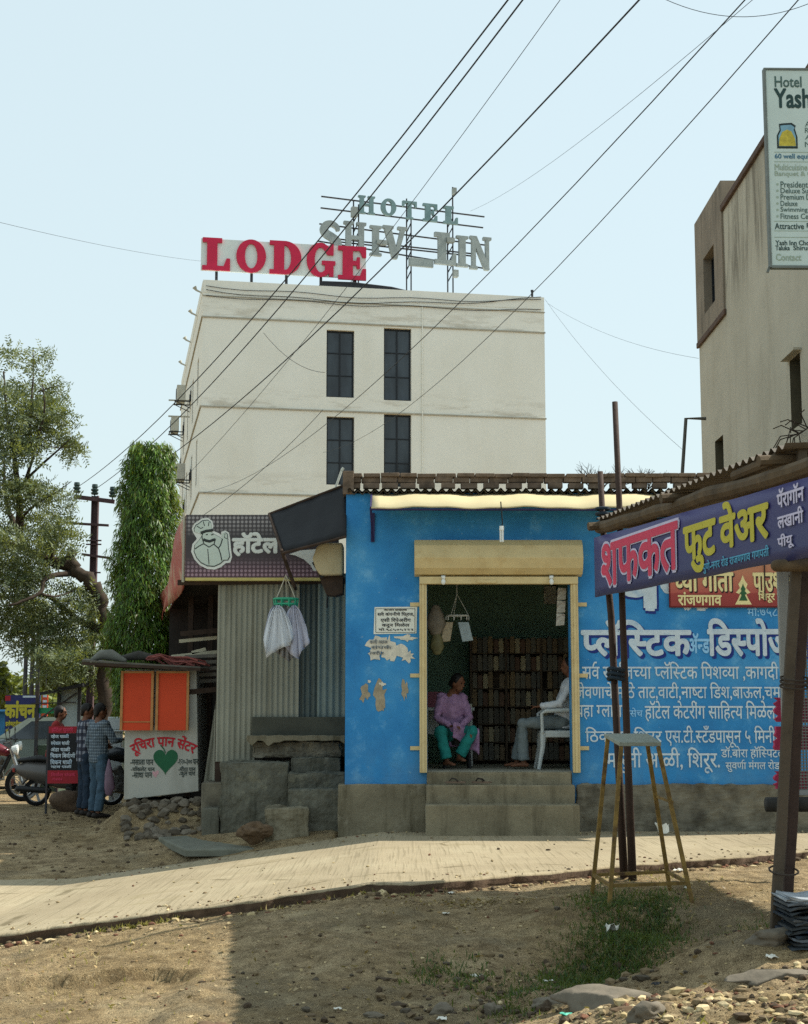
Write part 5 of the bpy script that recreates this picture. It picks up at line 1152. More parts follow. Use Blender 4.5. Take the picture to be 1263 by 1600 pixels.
pA, pB, pC, pD = V((P(126, 0, KY - .5).x, KY - .5, kzt + .12)), V((P(312, 0, KY - .3).x, KY - .3, kzt + .03)), V((P(312, 0, KY + 1.2).x, KY + 1.2, kzt + .03)), V((P(130, 0, KY + 1.2).x, KY + 1.2, kzt + .2))
b.add([pA, pB, pC, pD] + [q_ - V((0, 0, .025)) for q_ in (pA, pB, pC, pD)], [(0, 1, 2, 3), (7, 6, 5, 4), (0, 4, 5, 1), (1, 5, 6, 2), (2, 6, 7, 3), (3, 7, 4, 0)]); b.build('sheet', simple('grey sheet', '5f5c54', .8, .2), rt_)
b = MB(); b.bar(pA - V((0, 0, .05)), pB - V((0, 0, .04)), .04); b.bar(V((kx0 - .5, KY + .2, kzt + .06)), V((kx1 + .1, KY + .2, kzt + .0)), .04); b.build('beam', OLDW, rt_)
b = MB(); rr = random.Random(3)
for k in range(16):
    a = P(222 + rr.uniform(0, 30), 1040, KY + rr.uniform(-.2, .4)); e = P(290 + rr.uniform(-10, 38), 1046 + rr.uniform(-4, 12), KY + rr.uniform(-.2, .3)); md = (a + e) / 2 + V((0, 0, rr.uniform(.02, .16))); a.z = kzt + .14 + rr.uniform(0, .04); e.z = kzt + rr.uniform(.05, .12)
    b.tube([a, a * .6 + md * .4 + V((0, 0, .05)), md, e * .6 + md * .4 + V((0, 0, .03)), e], .012, 6)
solo(b, 'hose_heap', simple('dull red hose', '7c423c', .6, .25), 'tangle of dull red hoses heaped on the kiosk roof', 'hoses')
b = MB(); p = P(166, 1038, KY + .2); b.tube([(p.x - .22, KY + .3, kzt + .15), (p.x - .1, KY + .3, kzt + .22), (p.x + .05, KY + .3, kzt + .22), (p.x + .25, KY + .3, kzt + .14)], [.03, .07, .08, .03], 12, dome=True); solo(b, 'sack', simple('grey sack', '6d6e66', .9, .2, 8, .5), 'grey sack lying on the left of the kiosk roof sheet', 'sack', smooth=True)
b = MB(); p = P(218, 1044, KY); b.tube([(p.x - .4, KY + .5, kzt + .17), (p.x - .1, KY + .5, kzt + .22), (p.x + .2, KY + .5, kzt + .18)], [.03, .07, .03], 10, dome=True); solo(b, 'cloth_bundle', simple('dark bundle', '43413c', .9, .3, 8, .5), 'dark rolled bundle lying on the kiosk roof beside the hoses', 'bundle', smooth=True)
# rubble under the kiosk: one thing per large stone
STN = [simple('rubble stone ' + h, h, .95, .25, 6, .6, 20) for h in ('655d50', '524a3e', '746c5f')]
rr = random.Random(17)
for k in range(95):
    px = rr.uniform(194, 318); py = rr.uniform(1234, 1282) - (px - 195) / 123 * 8; Y = KY - .08 - max(0, py - 1236) / 46 * 1.0
    p = P(px, py, Y); r_ = rr.uniform(.035, .085); b = MB(); b.add(*rock((p.x, p.y, gz1(p.x, p.y) + r_ * rr.uniform(.1, .5)), r_, 100 + k, 2, (1.1, .9, .75))); solo(b, 'stone', STN[k % 3], 'rough grey stone in the heap at the foot of the kiosk', 'stone', group='stones heaped under the kiosk')
b = MB(); b.box2(kx0 + .02, kx1 - .02, KY + .05, KY + 1.05, -.6, kz0 - .003); b.build('base', simple('rubble packed earth', '4f4538', .95, .35, 7, .8, 14), kk)

# ================================================================ FOOTWEAR STALL ON THE RIGHT
AD = V((-.196, .98, 0)).normalized(); BD = V((AD.y, -AD.x, 0)); E0 = V((1.76, 14.42, 3.280)); E1 = E0 - AD * 4.0
BAMB = simple('weathered bamboo', '574937', .85, .3, 6, .4, 40, dirt='3e352b', dscale=4); POLE = simple('dark bamboo pole', '3f3029', .8, .3, 6, .4, 40, dirt='221a17', dscale=3); GTIM = simple('grey timber', '51473b', .9, .3, 5, .5, 40, dirt='342d26', dscale=5)
RUST = streaky('rusty roof tin', '5f584e', '3d3026', .7, .2, 5, 5, .7, .2, 30)
stl_ = thing('market_stall', 'roadside stall of bamboo poles under a rusty corrugated tin roof', 'stall', (2.6, 13, 0))
b = MB(); b.corr(E0 + AD * .0 + BD * .06 + V((0, 0, .02)), -AD, BD + V((0, 0, .07)), 4.1, 4.4, .12, .02, 3); b.build('roof', RUST, stl_, smooth=True)
lit = V((0, 0, 0))
b = MB(); rr = random.Random(2)
for k, (off, z_, r_) in enumerate(((.1, 3.225, .062), (1.5, 3.410, .05), (3.0, 3.550, .05))):
    a = E0 + AD * .05 + BD * off; e = E1 - AD * .6 + BD * off; n_ = 12
    b.tube([(a.x + (e.x - a.x) * i / n_ + rr.uniform(-.012, .012), a.y + (e.y - a.y) * i / n_, z_ - (.12 * i / n_ if k == 0 else 0) + rr.uniform(-.012, .012)) for i in range(n_ + 1)], [r_ * rr.uniform(.88, 1.1) for _ in range(n_ + 1)], 10)
for t in (.1, 2.0, 3.9): a = E0 - AD * t - BD * .05; e = a + BD * 4.2; b.tube([V((a.x, a.y, 3.220)), V((e.x, e.y, 3.570))], .04, 8)
a = E1 + AD * .85 + BD * .1; q_ = E1 + AD * .1 + BD * .12; b.tube([V((a.x, a.y, 3.235)), V((q_.x, q_.y, 3.255))], [.04, .05], 10)
build_each(b, 'beam', BAMB, stl_)
gA = P(989, 1368, 14.350); gB = P(976, 1368, 14.446)
for pts, r_ in (([P(961, 628, 14.446), P(968, 790, 14.398), P(973, 960, 14.398), P(981, 1180, 14.350), (gA.x, gA.y, gz1(gA.x, gA.y) - .1)], [.027, .029, .031, .034, .04]), ([P(938, 737, 14.541), P(944, 850, 14.493), P(955, 960, 14.474), P(966, 1180, 14.417), (gB.x, gB.y, gz1(gB.x, gB.y) - .1)], [.027, .03, .033, .034, .04])):
    b = MB(); b.tube(pts, r_, 10); b.build('pole', POLE, stl_, smooth=True)
b = MB()
for y in (1046, 1053, 1060): p = P(963, y, 14.379); b.tube([(p.x + .075 * math.cos(a), p.y + .06 * math.sin(a), p.z + .01 * math.sin(a * 2)) for a in [k * math.pi / 6 for k in range(13)]], .018, 6)
p = P(942, 800, 14.493)
for y in (795, 803): p = P(942, y, 14.493); b.tube([(p.x + .06 * math.cos(a), p.y + .06 * math.sin(a), p.z) for a in [k * math.pi / 6 for k in range(13)]], .016, 6)
build_each(b, 'rope', simple('dark rope', '24303a', .9, .3), stl_)
for (xb, yb, xt, yt, r_, dy) in ((1212, 1442, 1251, 770, .034, 0), (1230, 1426, 1264, 800, .034, .12)):
    g = P(xb, yb, 10.5 + dy); top_ = P(xt, yt, 10.54 + dy); dv = top_ - g; b = MB(); rr = random.Random(int(xb))
    lo_ = g - dv * .06; hi_ = g + dv * ((3.30 - g.z) / dv.z); n_ = 9
    vs = []
    for i in range(n_ + 1):
        q_ = lo_ + (hi_ - lo_) * (i / n_) + V((rr.uniform(-.006, .006), 0, 0)); k_ = r_ * rr.uniform(.92, 1.06)
        vs += [q_ + V((sx * k_, sy * k_ * .8, 0)) for sx, sy in ((-1, -1), (1, -1), (1, 1), (-1, 1))]
    b.add(vs, [(i * 4 + j, i * 4 + (j + 1) % 4, i * 4 + 4 + (j + 1) % 4, i * 4 + 4 + j) for i in range(n_) for j in range(4)] + [(3, 2, 1, 0), tuple(n_ * 4 + j for j in range(4))]); b.build('post', GTIM if dy == 0 else POLE, stl_, bevel=.008)
b = MB()
for y in (1060, 1066, 1073, 1360): p = P(1242 - (y - 1060) * .058, y, 10.55); b.tube([(p.x + .095 * math.cos(a), p.y + .13 * math.sin(a), p.z + .02 * math.sin(a)) for a in [k * math.pi / 6 for k in range(13)]], .007, 5)
build_each(b, 'tie_wire', simple('tie wire', '3a3129', .7), stl_)
b = MB(); a = P(1214, 884, 10.441); b.tube([a, a + V((.5, -.02, .01)), a + V((1.6, -.05, .02))], [.042, .046, .05], 10, dome=True); b.build('rail', BAMB, stl_, smooth=True)
b = MB(); a = P(1197, 1257, 10.727); b.tube([a, a + V((.5, .02, 0)), a + V((1.8, .05, 0))], [.05, .052, .05], 10); b.build('rail', simple('black round rail', '2c2b29', .8, .3), stl_, smooth=True)
# rear posts of the stall, out of the photo but holding the roof
for t in (0.1, 4.0): p = E0 - AD * t + BD * 4.1; b = MB(); b.tube([(p.x, p.y, gz1(p.x, p.y) - .1), (p.x, p.y, 3.78)], .045, 8); b.build('pole', POLE, stl_)
# mesh panel
mp_ = thing('mesh_panel', 'grey wire mesh panel in a pale frame behind the timber posts', 'mesh panel', P(1240, 1245, 10.822)); MPX = P(1216, 900, 10.822).x; mz0 = P(1216, 1243, 10.822).z; mz1 = P(1216, 892, 10.822).z
FRP = simple('pale aluminium', '8e8f8c', .5, .08)
b = MB(); MW = 1.5; b.box2(MPX, MPX + .075, 10.83, 10.87, mz0, mz1); b.box2(MPX + MW, MPX + MW + .07, 10.83, 10.87, mz0, mz1); b.box2(MPX + .075, MPX + MW, 10.832, 10.868, mz0, mz0 + .035); b.box2(MPX + .075, MPX + MW, 10.832, 10.868, mz1 - .03, mz1); b.build('frame', FRP, mp_, bevel=.004)
b = MB(); st_ = .021
k = 0; x = MPX + .08
while x < MPX + MW: b.bar((x, 10.852, mz0 + .03), (x, 10.852, mz1 - .03), .008); x += st_
z_ = mz0 + .04
while z_ < mz1 - .03: b.bar((MPX + .07, 10.845, z_), (MPX + MW, 10.845, z_), .008); z_ += st_
b.build('wire_mesh', simple('grey wire', '6a6a66', .6, .1), mp_)
b = MB(); rr = random.Random(8); PINK = simple('red pink cloth', 'b03a5c', .85, .2, 12, .2)
for y0, y1 in ((1090, 1128), (1135, 1172), (1205, 1232)):
    a = P(1217, y0, 11.061); e = P(1217, y1, 11.061); n_ = 8; L_ = [(a.x + rr.uniform(-.05, -.01), a.z + (e.z - a.z) * i / n_) for i in range(n_ + 1)]; b.prism(L_ + [(a.x + .3, e.z), (a.x + .3, a.z)], (0, 11.06, 0), (1, 0, 0), (0, 0, 1), (0, -1, 0), .05)
solo(b, 'hanging_cloth', PINK, 'red pink cloths showing past the left edge of the mesh panel', 'cloth')
# banner
BP = Plane(V((1.80, 14.46, 0)) - BD * .0, -AD); bn = thing('shop_banner', 'slanting purple shoe shop banner with red and yellow lettering below the stall roof', 'banner', BP.at(2.4, 2.6, 0))
bu1 = 5.3; v_t = BP.pix(936, 838)[1]; v_b = BP.pix(936, 932)[1]; v_b2 = BP.pix(1200, 884)[1]; v_t2 = BP.pix(1250, 750)[1]
m = Mat('purple flex print', .5, 0, .4); z = m.xyz()[2]
m.color(m.mix(m.ramp(m.noise(1.2, 4), [(.3, 0.), (.7, .5)]), m.ramp(z, [(-.0, srgb('343a66')), (.5, srgb('37306f'))]), srgb('2c2a5e'))); m.bump(m.noise(2.2, 3), .25, .03)
b = MB(); n_ = 30; vs = []
for i in range(n_ + 1):
    u = bu1 * i / n_
    for j in range(7):
        f_ = j / 6; vb = v_b + (v_b2 - v_b) * u / 4.4 + .004 * math.sin(u * 4); vt = v_t + (v_t2 - v_t) * u / 4.4 + .003 * math.sin(u * 3 + 1)
        vs.append(BP.at(u, vb * (1 - f_) + vt * f_, .004 * math.sin(f_ * math.pi) * math.sin(u * 2.7)))
b.add(vs, [(i * 7 + j, (i + 1) * 7 + j, (i + 1) * 7 + j + 1, i * 7 + j + 1) for i in range(n_) for j in range(6)]); o = b.build('cloth', m.m, bn, smooth=True); s2 = o.modifiers.new('thick', 'SOLIDIFY'); s2.thickness = .012; s2.offset = -1
PRED = simple('red banner print', 'c63a58', .6, .06, 9, 0); PYEL = simple('yellow green banner print', 'b9b03a', .6, .06, 9, 0); PCY = simple('cyan banner print', '4f9fc0', .6, .06, 9, 0); PLIL = simple('pale lilac banner print', 'c4bfd8', .6, .06, 9, 0); PDK = simple('dark banner print', '20223e', .6, .06, 9, 0)
def btext(tx, xl, xr, xs_, yt, yb, mat, bo, off, grow=0.):
    u0 = BP.pix(xl, yt)[0]; u1 = BP.pix(xr, yt)[0]; vt = BP.pix(xs_, yt)[1]; vb = BP.pix(xs_, yb)[1]
    write(tx, BP, (u0 - grow, vb - grow, u1 + grow, vt + grow), mat, bn, bo, off, uv=True)
btext('शफकत', 942, 1061, 957, 849, 914, PLIL, .05, .007, .008); btext('शफकत', 942, 1061, 957, 849, 914, PRED, .026, .0115)
btext('फुट', 1070, 1119, 1085, 822, 894, PYEL, .035, .009); btext('वेअर', 1126, 1201, 1137, 786, 856, PYEL, .035, .009)
btext('पुणे-नगर रोड राजणगाव गणपती', 1100, 1204, 1105, 876, 896, PCY, .02, .009)
btext('पॅरागॉन', 1216, 1258, 1218, 765, 794, PLIL, .03, .009); btext('लखानी', 1217, 1257, 1219, 801, 826, PLIL, .03, .009); btext('पीयू', 1217, 1242, 1219, 836, 860, PLIL, .03, .009)
# stool
ST = thing('tall_stool', 'tall rusty yellow iron stool with splayed legs before the stall poles', 'stool', (2.0, 13.5, -.1))
STM = simple('worn yellow iron', '7d6534', .7, .4, 11, .3, 40, dirt='3f2a22', dscale=6, damt=.95); STT = simple('worn pale plate', '8d9388', .7, .25, 8, .2, 30, dirt='5b5348', dscale=8)
tz = 1.235; tl = [0, 0, .07, .07]; tc = [(P(968, 1161, 13.25).x, 13.25), (P(1035, 1158, 13.25).x, 13.3), (P(1013, 1147, 13.6).x + .01, 13.68), (P(945, 1147, 13.6).x, 13.63)]
b = MB(); tl = [0, 0, .07, .07]; b.add([(x, y, tz + t_) for (x, y), t_ in zip(tc, tl)] + [(x, y, tz + t_ - .035) for (x, y), t_ in zip(tc, tl)], [(0, 1, 2, 3), (7, 6, 5, 4), (0, 4, 5, 1), (1, 5, 6, 2), (2, 6, 7, 3), (3, 7, 4, 0)]); b.build('seat', STT, ST, bevel=.005)
ft = [P(952, 1405, 13.1), P(1082, 1400, 13.15), P(1047, 1375, 13.95), P(925, 1388, 13.75)]; ft = [V((p.x, p.y, gz1(p.x, p.y) - .01)) for p in ft]; tp = [V((x, y, tz + t_ - .035)) for (x, y), t_ in zip(tc, tl)]
for i in range(4): b = MB(); b.bar(tp[i] + (V((2.0, 13.45, tp[i].z)) - tp[i]) * .12, ft[i], .036, .03); b.build('leg', STM, ST, bevel=.004)
b = MB(); lo = [ft[i] + (tp[i] - ft[i]) * .13 for i in range(4)]
for i in range(4): b.bar(lo[i], lo[(i + 1) % 4], .028, .024)
b.bar(tp[1] + (ft[1] - tp[1]) * .36, tp[2] + (ft[2] - tp[2]) * .38, .022); build_each(b, 'rail', STM, ST)
# pile of folded sheets, stones at the posts
pl_ = random.Random(6)
x_, y_ = P(1268, 1420, 10.3).x, 10.3
for k in range(16):
    z_ = gz1(x_, y_) - .04 + k * .021; b = MB(); w_ = pl_.uniform(.5, .62); n_ = 8
    vs = [(x_ + .1 + (i / n_ - .5) * w_ + pl_.uniform(-.01, .01), y_ + s_ * .2 + pl_.uniform(-.02, .02), z_ + h_ + .012 * math.sin(i * 1.3 + k)) for h_ in (0, .016) for s_ in (-1, 1) for i in range(n_ + 1)]
    m_ = n_ + 1; fs = [(i, i + 1, m_ + i + 1, m_ + i)[::-1] for i in range(n_)] + [(2 * m_ + i, 2 * m_ + i + 1, 3 * m_ + i + 1, 3 * m_ + i) for i in range(n_)] + [(i, i + 1, 2 * m_ + i + 1, 2 * m_ + i) for i in range(n_)] + [(m_ + i, 3 * m_ + i, 3 * m_ + i + 1, m_ + i + 1) for i in range(n_)] + [(0, 2 * m_, 3 * m_, m_), (n_, m_ + n_, 3 * m_ + n_, 2 * m_ + n_)]
    b.add(vs, fs); top_ = k >= 14
    solo(b, 'folded_sheet', simple('folded sheet %d' % k, ['2e3438', '262c30', '3b3f42', '565b60', '2d353c'][k % 5] if not top_ else '9aa0a6', .6, .25, 9, .2, dirt='2b4f8a' if k in (5, 9) else None), 'topmost pale folded sheet of the pile beside the timber posts' if k == 15 else 'folded plastic sheet in the low pile beside the timber posts', 'sheet', group='pile of folded sheets by the posts')
GRK = simple('grey stone', '6f675a', .95, .3, 5, .7, 16, dirt='544a3c', dscale=3)
for px, py, Y, r_, sq, sd, lab in ((1205, 1446, 10.3, .15, (1.1, .8, .5), 31, 'grey sloping stone at the foot of the timber posts'), (1225, 1478, 9.6, .26, (1.3, .55, .2), 32, 'long flat grey stone lying before the timber posts'),
    (955, 1530, 9.6, .24, (1.3, .9, .42), 33, 'smooth grey boulder half buried in front of the grass'), (690, 1512, 10.5, .07, (1.2, .8, .8), 34, 'pale angular stone at the left end of the ditch'), (771, 1515, 10.4, .06, (1, .8, .9), 35, 'grey stone standing among the ditch weeds'),
    (985, 1541, 8.9, .07, (1.5, .6, .4), 36, 'dark flat brick piece lying in the sunlit rubble'), (1150, 1590, 8.0, .1, (1., .8, .7), 37, 'reddish stone at the bottom right of the rubble'), (328, 1586, 10., .085, (1.5, .8, .5), 38, 'dark clod at the corner of the shadow'), (346, 1580, 10.1, .05, (1, 1, .7), 39, 'small pale stone beside the dark clod'), (1010, 1570, 8.6, .09, (1.2, .8, .7), 40, 'tan stone in the sunlit rubble below the boulder'), (860, 1512, 10.2, .1, (1.3, .7, .5), 41, 'flat stone left of the half buried boulder'), (585, 1500, 10.4, .05, (1.4, .8, .6), 42, 'small stone on the shaded dirt')):
    p = P(px, py, Y); x_, y_ = p.x, p.y; z_ = gz1(x_, y_); b = MB(); b.add(*rock((x_, y_, z_ + r_ * sq[2] * .15), r_, sd, 4, sq)); mt = BOULD if 'reddish' in lab or 'dark' in lab else GRK; solo(b, 'rock', mt, lab, 'rock', smooth=True)

# ================================================================ PEOPLE
SKIN = simple('brown skin', '6b4632', .6, .08, 6, .05, 60, spec=.3); HAIR = simple('black hair', '14110f', .6, .2, 30, .4, 60); EYE = simple('eye', '1b1512', .3, .05); SHOE = simple('dark shoe', '2a2522', .7, .15)
def plaid(name, a, c, d, s1):
    m = Mat(name, .85); sx = m.n.new('ShaderNodeSeparateXYZ'); m.link(m.co, sx.inputs[0])
    def band(o, s, w): return m.ramp(m.math('FRACT', m.math('MULTIPLY', o, s)), [(0., 1.), (w, 1.), (w + .02, 0.)])
    hx = m.math('ADD', sx.outputs[0], sx.outputs[1]); f = m.math('MULTIPLY', m.math('ADD', band(hx, s1, .5), band(sx.outputs[2], s1, .5)), .5)
    col = m.ramp(f, [(0., srgb(a)), (.5, srgb(c)), (1., srgb(d))]); m.color(m.mix(m.ramp(m.noise(5, 4), [(.3, 0.), (.7, .3)]), col, srgb(c))); m.bump(m.noise(7, 4), .5, .04); return m.m
def soft(o, vox, it=5):
    r_ = o.modifiers.new('remesh', 'REMESH'); r_.mode = 'VOXEL'; r_.voxel_size = vox; r_.use_smooth_shade = True
    s_ = o.modifiers.new('smooth', 'SMOOTH'); s_.factor = .5; s_.iterations = it; return o
def creased(o):
    if 'cloth' not in _ctex: t_ = bpy.data.textures.new('cloth', 'CLOUDS'); t_.noise_scale = .11; t_.noise_depth = 3; _ctex['cloth'] = t_
    d_ = o.modifiers.new('creases', 'DISPLACE'); d_.texture = _ctex['cloth']; d_.texture_coords = 'GLOBAL'; d_.strength = .045; d_.mid_level = .5; return o
def hand(b, wr, d, side, k=1.):
    d = V(d).normalized(); s_ = (V(side) - d * V(side).dot(d)).normalized(); n_ = d.cross(s_)
    b.tube([wr - d * .02, wr + d * .03 * k, wr + d * .085 * k], [(.026, .02), (.038, .016), (.04, .014)], 10, side=s_, dome=True)
    for i, L_ in enumerate((.068, .078, .072, .056)):
        q = wr + d * .08 * k + s_ * (.030 - .02 * i); b.tube([q, q + d * L_ * .5 + n_ * .008, q + d * L_ * .88 + n_ * .028], [.0095, .009, .0075], 8, dome=True)
    q = wr + d * .02 + s_ * .03; b.tube([q, q + s_ * .028 + d * .03 + n_ * .008, q + s_ * .035 + d * .06 + n_ * .018], [.013, .011, .009], 8, dome=True)
def person(label, loc, rz, J, skirt=0, shirt=None, trous=None, hairlen=0, sleeves='long', bare=False, feet=SHOE, bald=False, longtop=False):
    t = thing('person', label, 'person', loc, rz); M_ = W[t.name]; J = {k: V(v) for k, v in J.items()}
    b = MB(M_); g = J
    up = (g['neck'] - g['pel']).normalized(); sd = (g['shR'] - g['shL']).normalized()
    fw = up.cross(sd) * 1.; fh = g.get('look', fw); fh = V(fh).normalized(); hs = fh.cross(V((0, 0, 1))).normalized(); hu = hs.cross(fh)
    b.tube([g['pel'] - up * .08, g['pel'] + up * .06, g['pel'] * .45 + g['neck'] * .55, g['neck'] - up * .10, g['neck']], [(.14, .10), (.15, .11), (.15, .11), (.16, .09), (.07, .06)], 14, side=sd, dome=True)
    hd = g['head']
    b.tube([g['neck'] - up * .04, hd - hu * .05], [.055, .052], 12)
    rot = Matrix((hs, fh, hu)).transposed()
    b.ball(hd + hu * .02, (.076, .096, .105), 20, 14, rot=rot); b.ball(hd - hu * .055 + fh * .028, (.056, .062, .062), 16, 10, rot=rot)
    b.tube([hd + fh * .085 + hu * .02, hd + fh * .108 - hu * .022, hd + fh * .09 - hu * .035], [.009, .015, .012], 8, dome=True)
    for s_ in (-1, 1): b.ball(hd + hs * (.078 * s_) - fh * .005 - hu * .01, (.012, .022, .034), 10, 8, rot=rot)
    b.tube([hd + fh * .084 - hu * .062 - hs * .024, hd + fh * .092 - hu * .060, hd + fh * .084 - hu * .062 + hs * .024], [.008, .011, .008], 8, dome=True)
    b.tube([hd + fh * .088 + hu * .036 - hs * .045, hd + fh * .098 + hu * .034, hd + fh * .088 + hu * .036 + hs * .045], [.008, .009, .008], 8, dome=True)
    for s_, c_ in ((-1, 'L'), (1, 'R')):
        sh, el, wr = g['sh' + c_], g['el' + c_], g['wr' + c_]
        b.tube([sh, sh * .5 + el * .5, el], [.052, .047, .038], 12, dome=True); b.tube([el, el * .6 + wr * .4, wr], [.039, .036, .025], 12, dome=True)
        hand(b, wr, g.get('hd' + c_, wr - el), (fw * 1 - sd * s_ * .2) if abs((wr - el).normalized().dot(fw)) < .8 else -sd * s_)
        hp, kn, an = g['hip' + c_], g['kn' + c_], g['an' + c_]
        b.tube([hp, hp * .5 + kn * .5, kn], [.088, .075, .056], 12, dome=True); b.tube([kn, kn * .65 + an * .35, an], [.056, .055, .036], 12, dome=True)
        td = V(g['to' + c_]) - an; td.z = 0; td.normalize(); b.tube([an - td * .045 - V((0, 0, .045)), an + td * .06 - V((0, 0, .04)), an + td * .16 - V((0, 0, .055))], [(.036, .03), (.042, .028), (.04, .018)], 12, side=td.cross(V((0, 0, 1))), dome=True)
    soft(b.build('body', SKIN, t), .0105, 4)
    e = MB(M_)
    for s_ in (-1, 1): e.ball(hd + fh * .086 + hs * (.032 * s_) + hu * .016, (.013, .008, .008), 10, 6, rot=rot)
    e.build('eyes', EYE, t, smooth=True)
    if not bald:
        b = MB(M_); b.ball(hd + hu * .042 - fh * .018, (.086, .098, .098), 18, 12, rot=rot); b.tube([hd - fh * .068 + hu * .04, hd - fh * .07 - hu * .05], [(.076, .042), (.062, .034)], 12, side=hs, dome=True)
        for s_ in (-1, 1): b.tube([hd + hs * (.076 * s_) + hu * .06 + fh * .02, hd + hs * (.078 * s_) + hu * .0 + fh * .012], [.018, .01], 8, dome=True)
        if hairlen: b.ball(hd - fh * .105 - hu * .02, (.045, .04, .05), 12, 8, rot=rot)
        soft(b.build('hair', HAIR, t), .012, 4)
    b = MB(M_)
    low = .20 if longtop else .12
    b.tube([g['pel'] - up * low, g['pel'] + up * .02, g['pel'] * .55 + g['neck'] * .45, g['pel'] * .25 + g['neck'] * .75, g['neck'] - up * .075, g['neck'] - up * .02], [(.185, .135), (.178, .135), (.172, .13), (.188, .128), (.165, .1), (.075, .068)], 18, side=sd)
    b.tube([g['shL'] - sd * .02, g['shR'] + sd * .02], [.062, .062], 10, dome=True)
    for c_ in 'LR':
        sh, el, wr = g['sh' + c_], g['el' + c_], g['wr' + c_]
        if sleeves == 'long': b.tube([sh, sh * .5 + el * .5, el, el * .5 + wr * .5, wr - (wr - el).normalized() * .03], [.072, .064, .056, .052, .044], 12, dome=True)
        else: b.tube([sh, sh * .5 + el * .5, sh * .12 + el * .88], [.074, .07, .07], 12)
    creased(soft(b.build('shirt', shirt, t), .013, 3))
    b = MB(M_); b.tube([g['pel'] - up * .02, (g['hipL'] + g['hipR']) / 2 - up * .05], [(.168, .125), (.165, .13)], 16, side=sd, dome=True)
    for c_ in 'LR':
        hp, kn, an = g['hip' + c_], g['kn' + c_], g['an' + c_]
        b.tube([hp, hp * .5 + kn * .5, kn, kn * .5 + an * .5, an + (kn - an).normalized() * .02], [.104, .092, .076, .074, .072 if not skirt else .085], 14, dome=False); b.ball(kn, .076, 12, 8); b.ball(hp, .103, 12, 8)
    creased(soft(b.build('trousers', trous, t), .013, 3))
    if feet is not None:
        for c_ in 'LR':
            an = g['an' + c_]; td = V(g['to' + c_]) - an; td.z = 0; td.normalize(); b = MB(M_)
            b.tube([an - td * .06 - V((0, 0, .04)), an + td * .05 - V((0, 0, .038)), an + td * .13 - V((0, 0, .05)), an + td * .19 - V((0, 0, .055))], [(.044, .044), (.05, .042), (.052, .032), (.042, .022)], 12, side=td.cross(V((0, 0, 1))), dome=True); soft(b.build('shoe', feet, t), .012, 2)
    return t
STAND = dict(pel=(0, 0, .96), neck=(0, -.01, 1.49), head=(0, .015, 1.61), shL=(-.185, -.01, 1.42), shR=(.185, -.01, 1.42), elL=(-.235, -.05, 1.14), elR=(.24, -.03, 1.14), wrL=(-.235, .06, .90), wrR=(.22, .10, .90),
             hipL=(-.09, 0, .92), hipR=(.09, 0, .92), knL=(-.105, .02, .50), knR=(.10, .03, .50), anL=(-.11, -.02, .085), anR=(.11, .0, .085), toL=(-.14, .2, 0), toR=(.15, .2, 0))
JEANS = simple('faded blue jeans', '3f5566', .9, .3, 3.5, .3, 40); JEAND = simple('dark jeans', '243242', .9, .2, 4, .3, 40)
pm = P(152, 1275, 23.9)
J = dict(STAND); J.update(elR=(.27, .1, 1.16), wrR=(.16, .3, 1.18), look=(.15, 1, -.1), anR=(.12, -.06, .085), knR=(.12, 0, .5))
person('man in a light checked shirt and faded jeans facing the kiosk', (pm.x, pm.y, gz1(pm.x, pm.y)), R(-48), J, shirt=plaid('light checked shirt', '7d8b95', '55626e', '39454f', 22), trous=JEANS)
pm = P(131, 1272, 24.5); J = dict(STAND); J.update(elR=(.25, .12, 1.18), wrR=(.1, .3, 1.1), elL=(-.3, -.02, 1.15), wrL=(-.2, .12, 1.0), look=(.4, 1, -.15))
person('man in a dark checked shirt and dark jeans standing behind his companion', (pm.x, pm.y, gz1(pm.x, pm.y)), R(-62), J, shirt=plaid('dark checked shirt', '8a8f9a', '3c4150', '1f2330', 9), trous=JEAND)
b = MB(); p = P(170, 1218, 23.7); b.tube([(p.x, p.y, p.z + .3), (p.x, p.y, p.z + .1), (p.x + .02, p.y, p.z - .12), (p.x, p.y, p.z - .22)], [.015, .06, .085, .05], 12, flat=.5, side=(1, 0, 0), dome=True); solo(b, 'carrier_bag', simple('pink plastic bag', '6f5a6c', .4, .2, 9, .4, 16), 'pinkish plastic carrier bag held by the man in the light shirt', 'bag', smooth=True)
LIL = simple('lilac tunic cloth', '9a7a9a', .85, .2, 14, .4, 10, dirt='6d4a78', dscale=26, damt=.8); TEALC = simple('teal trousers cloth', '1f7a74', .85, .15, 5, .4, 10)
o0 = V((.64, 21.12, .76))
JW = dict(pel=(0, .0, .50), neck=(.03, -.06, 1.02), head=(.09, -.12, 1.14), shL=(.15, .0, .95), shR=(-.12, -.07, .95), elL=(.25, -.1, .68), elR=(-.2, -.2, .68), wrL=(.12, -.28, .56), wrR=(-.02, -.32, .57), hdL=(-1, -.3, -.1), hdR=(1, -.2, -.1),
          hipL=(.09, -.02, .48), hipR=(-.09, -.03, .48), knL=(.28, -.36, .50), knR=(-.16, -.42, .50), anL=(.1, -.34, .17), anR=(-.07, -.46, .12), toL=(.2, -.6, 0), toR=(.05, -.65, 0), look=(.75, -.6, -.2))
person('seated woman in a lilac tunic and teal trousers inside the shop doorway', tuple(o0), 0, JW, shirt=LIL, trous=TEALC, hairlen=1, feet=None, longtop=True, skirt=1, sleeves='long')
b = MB(); n_ = 10; vs = []
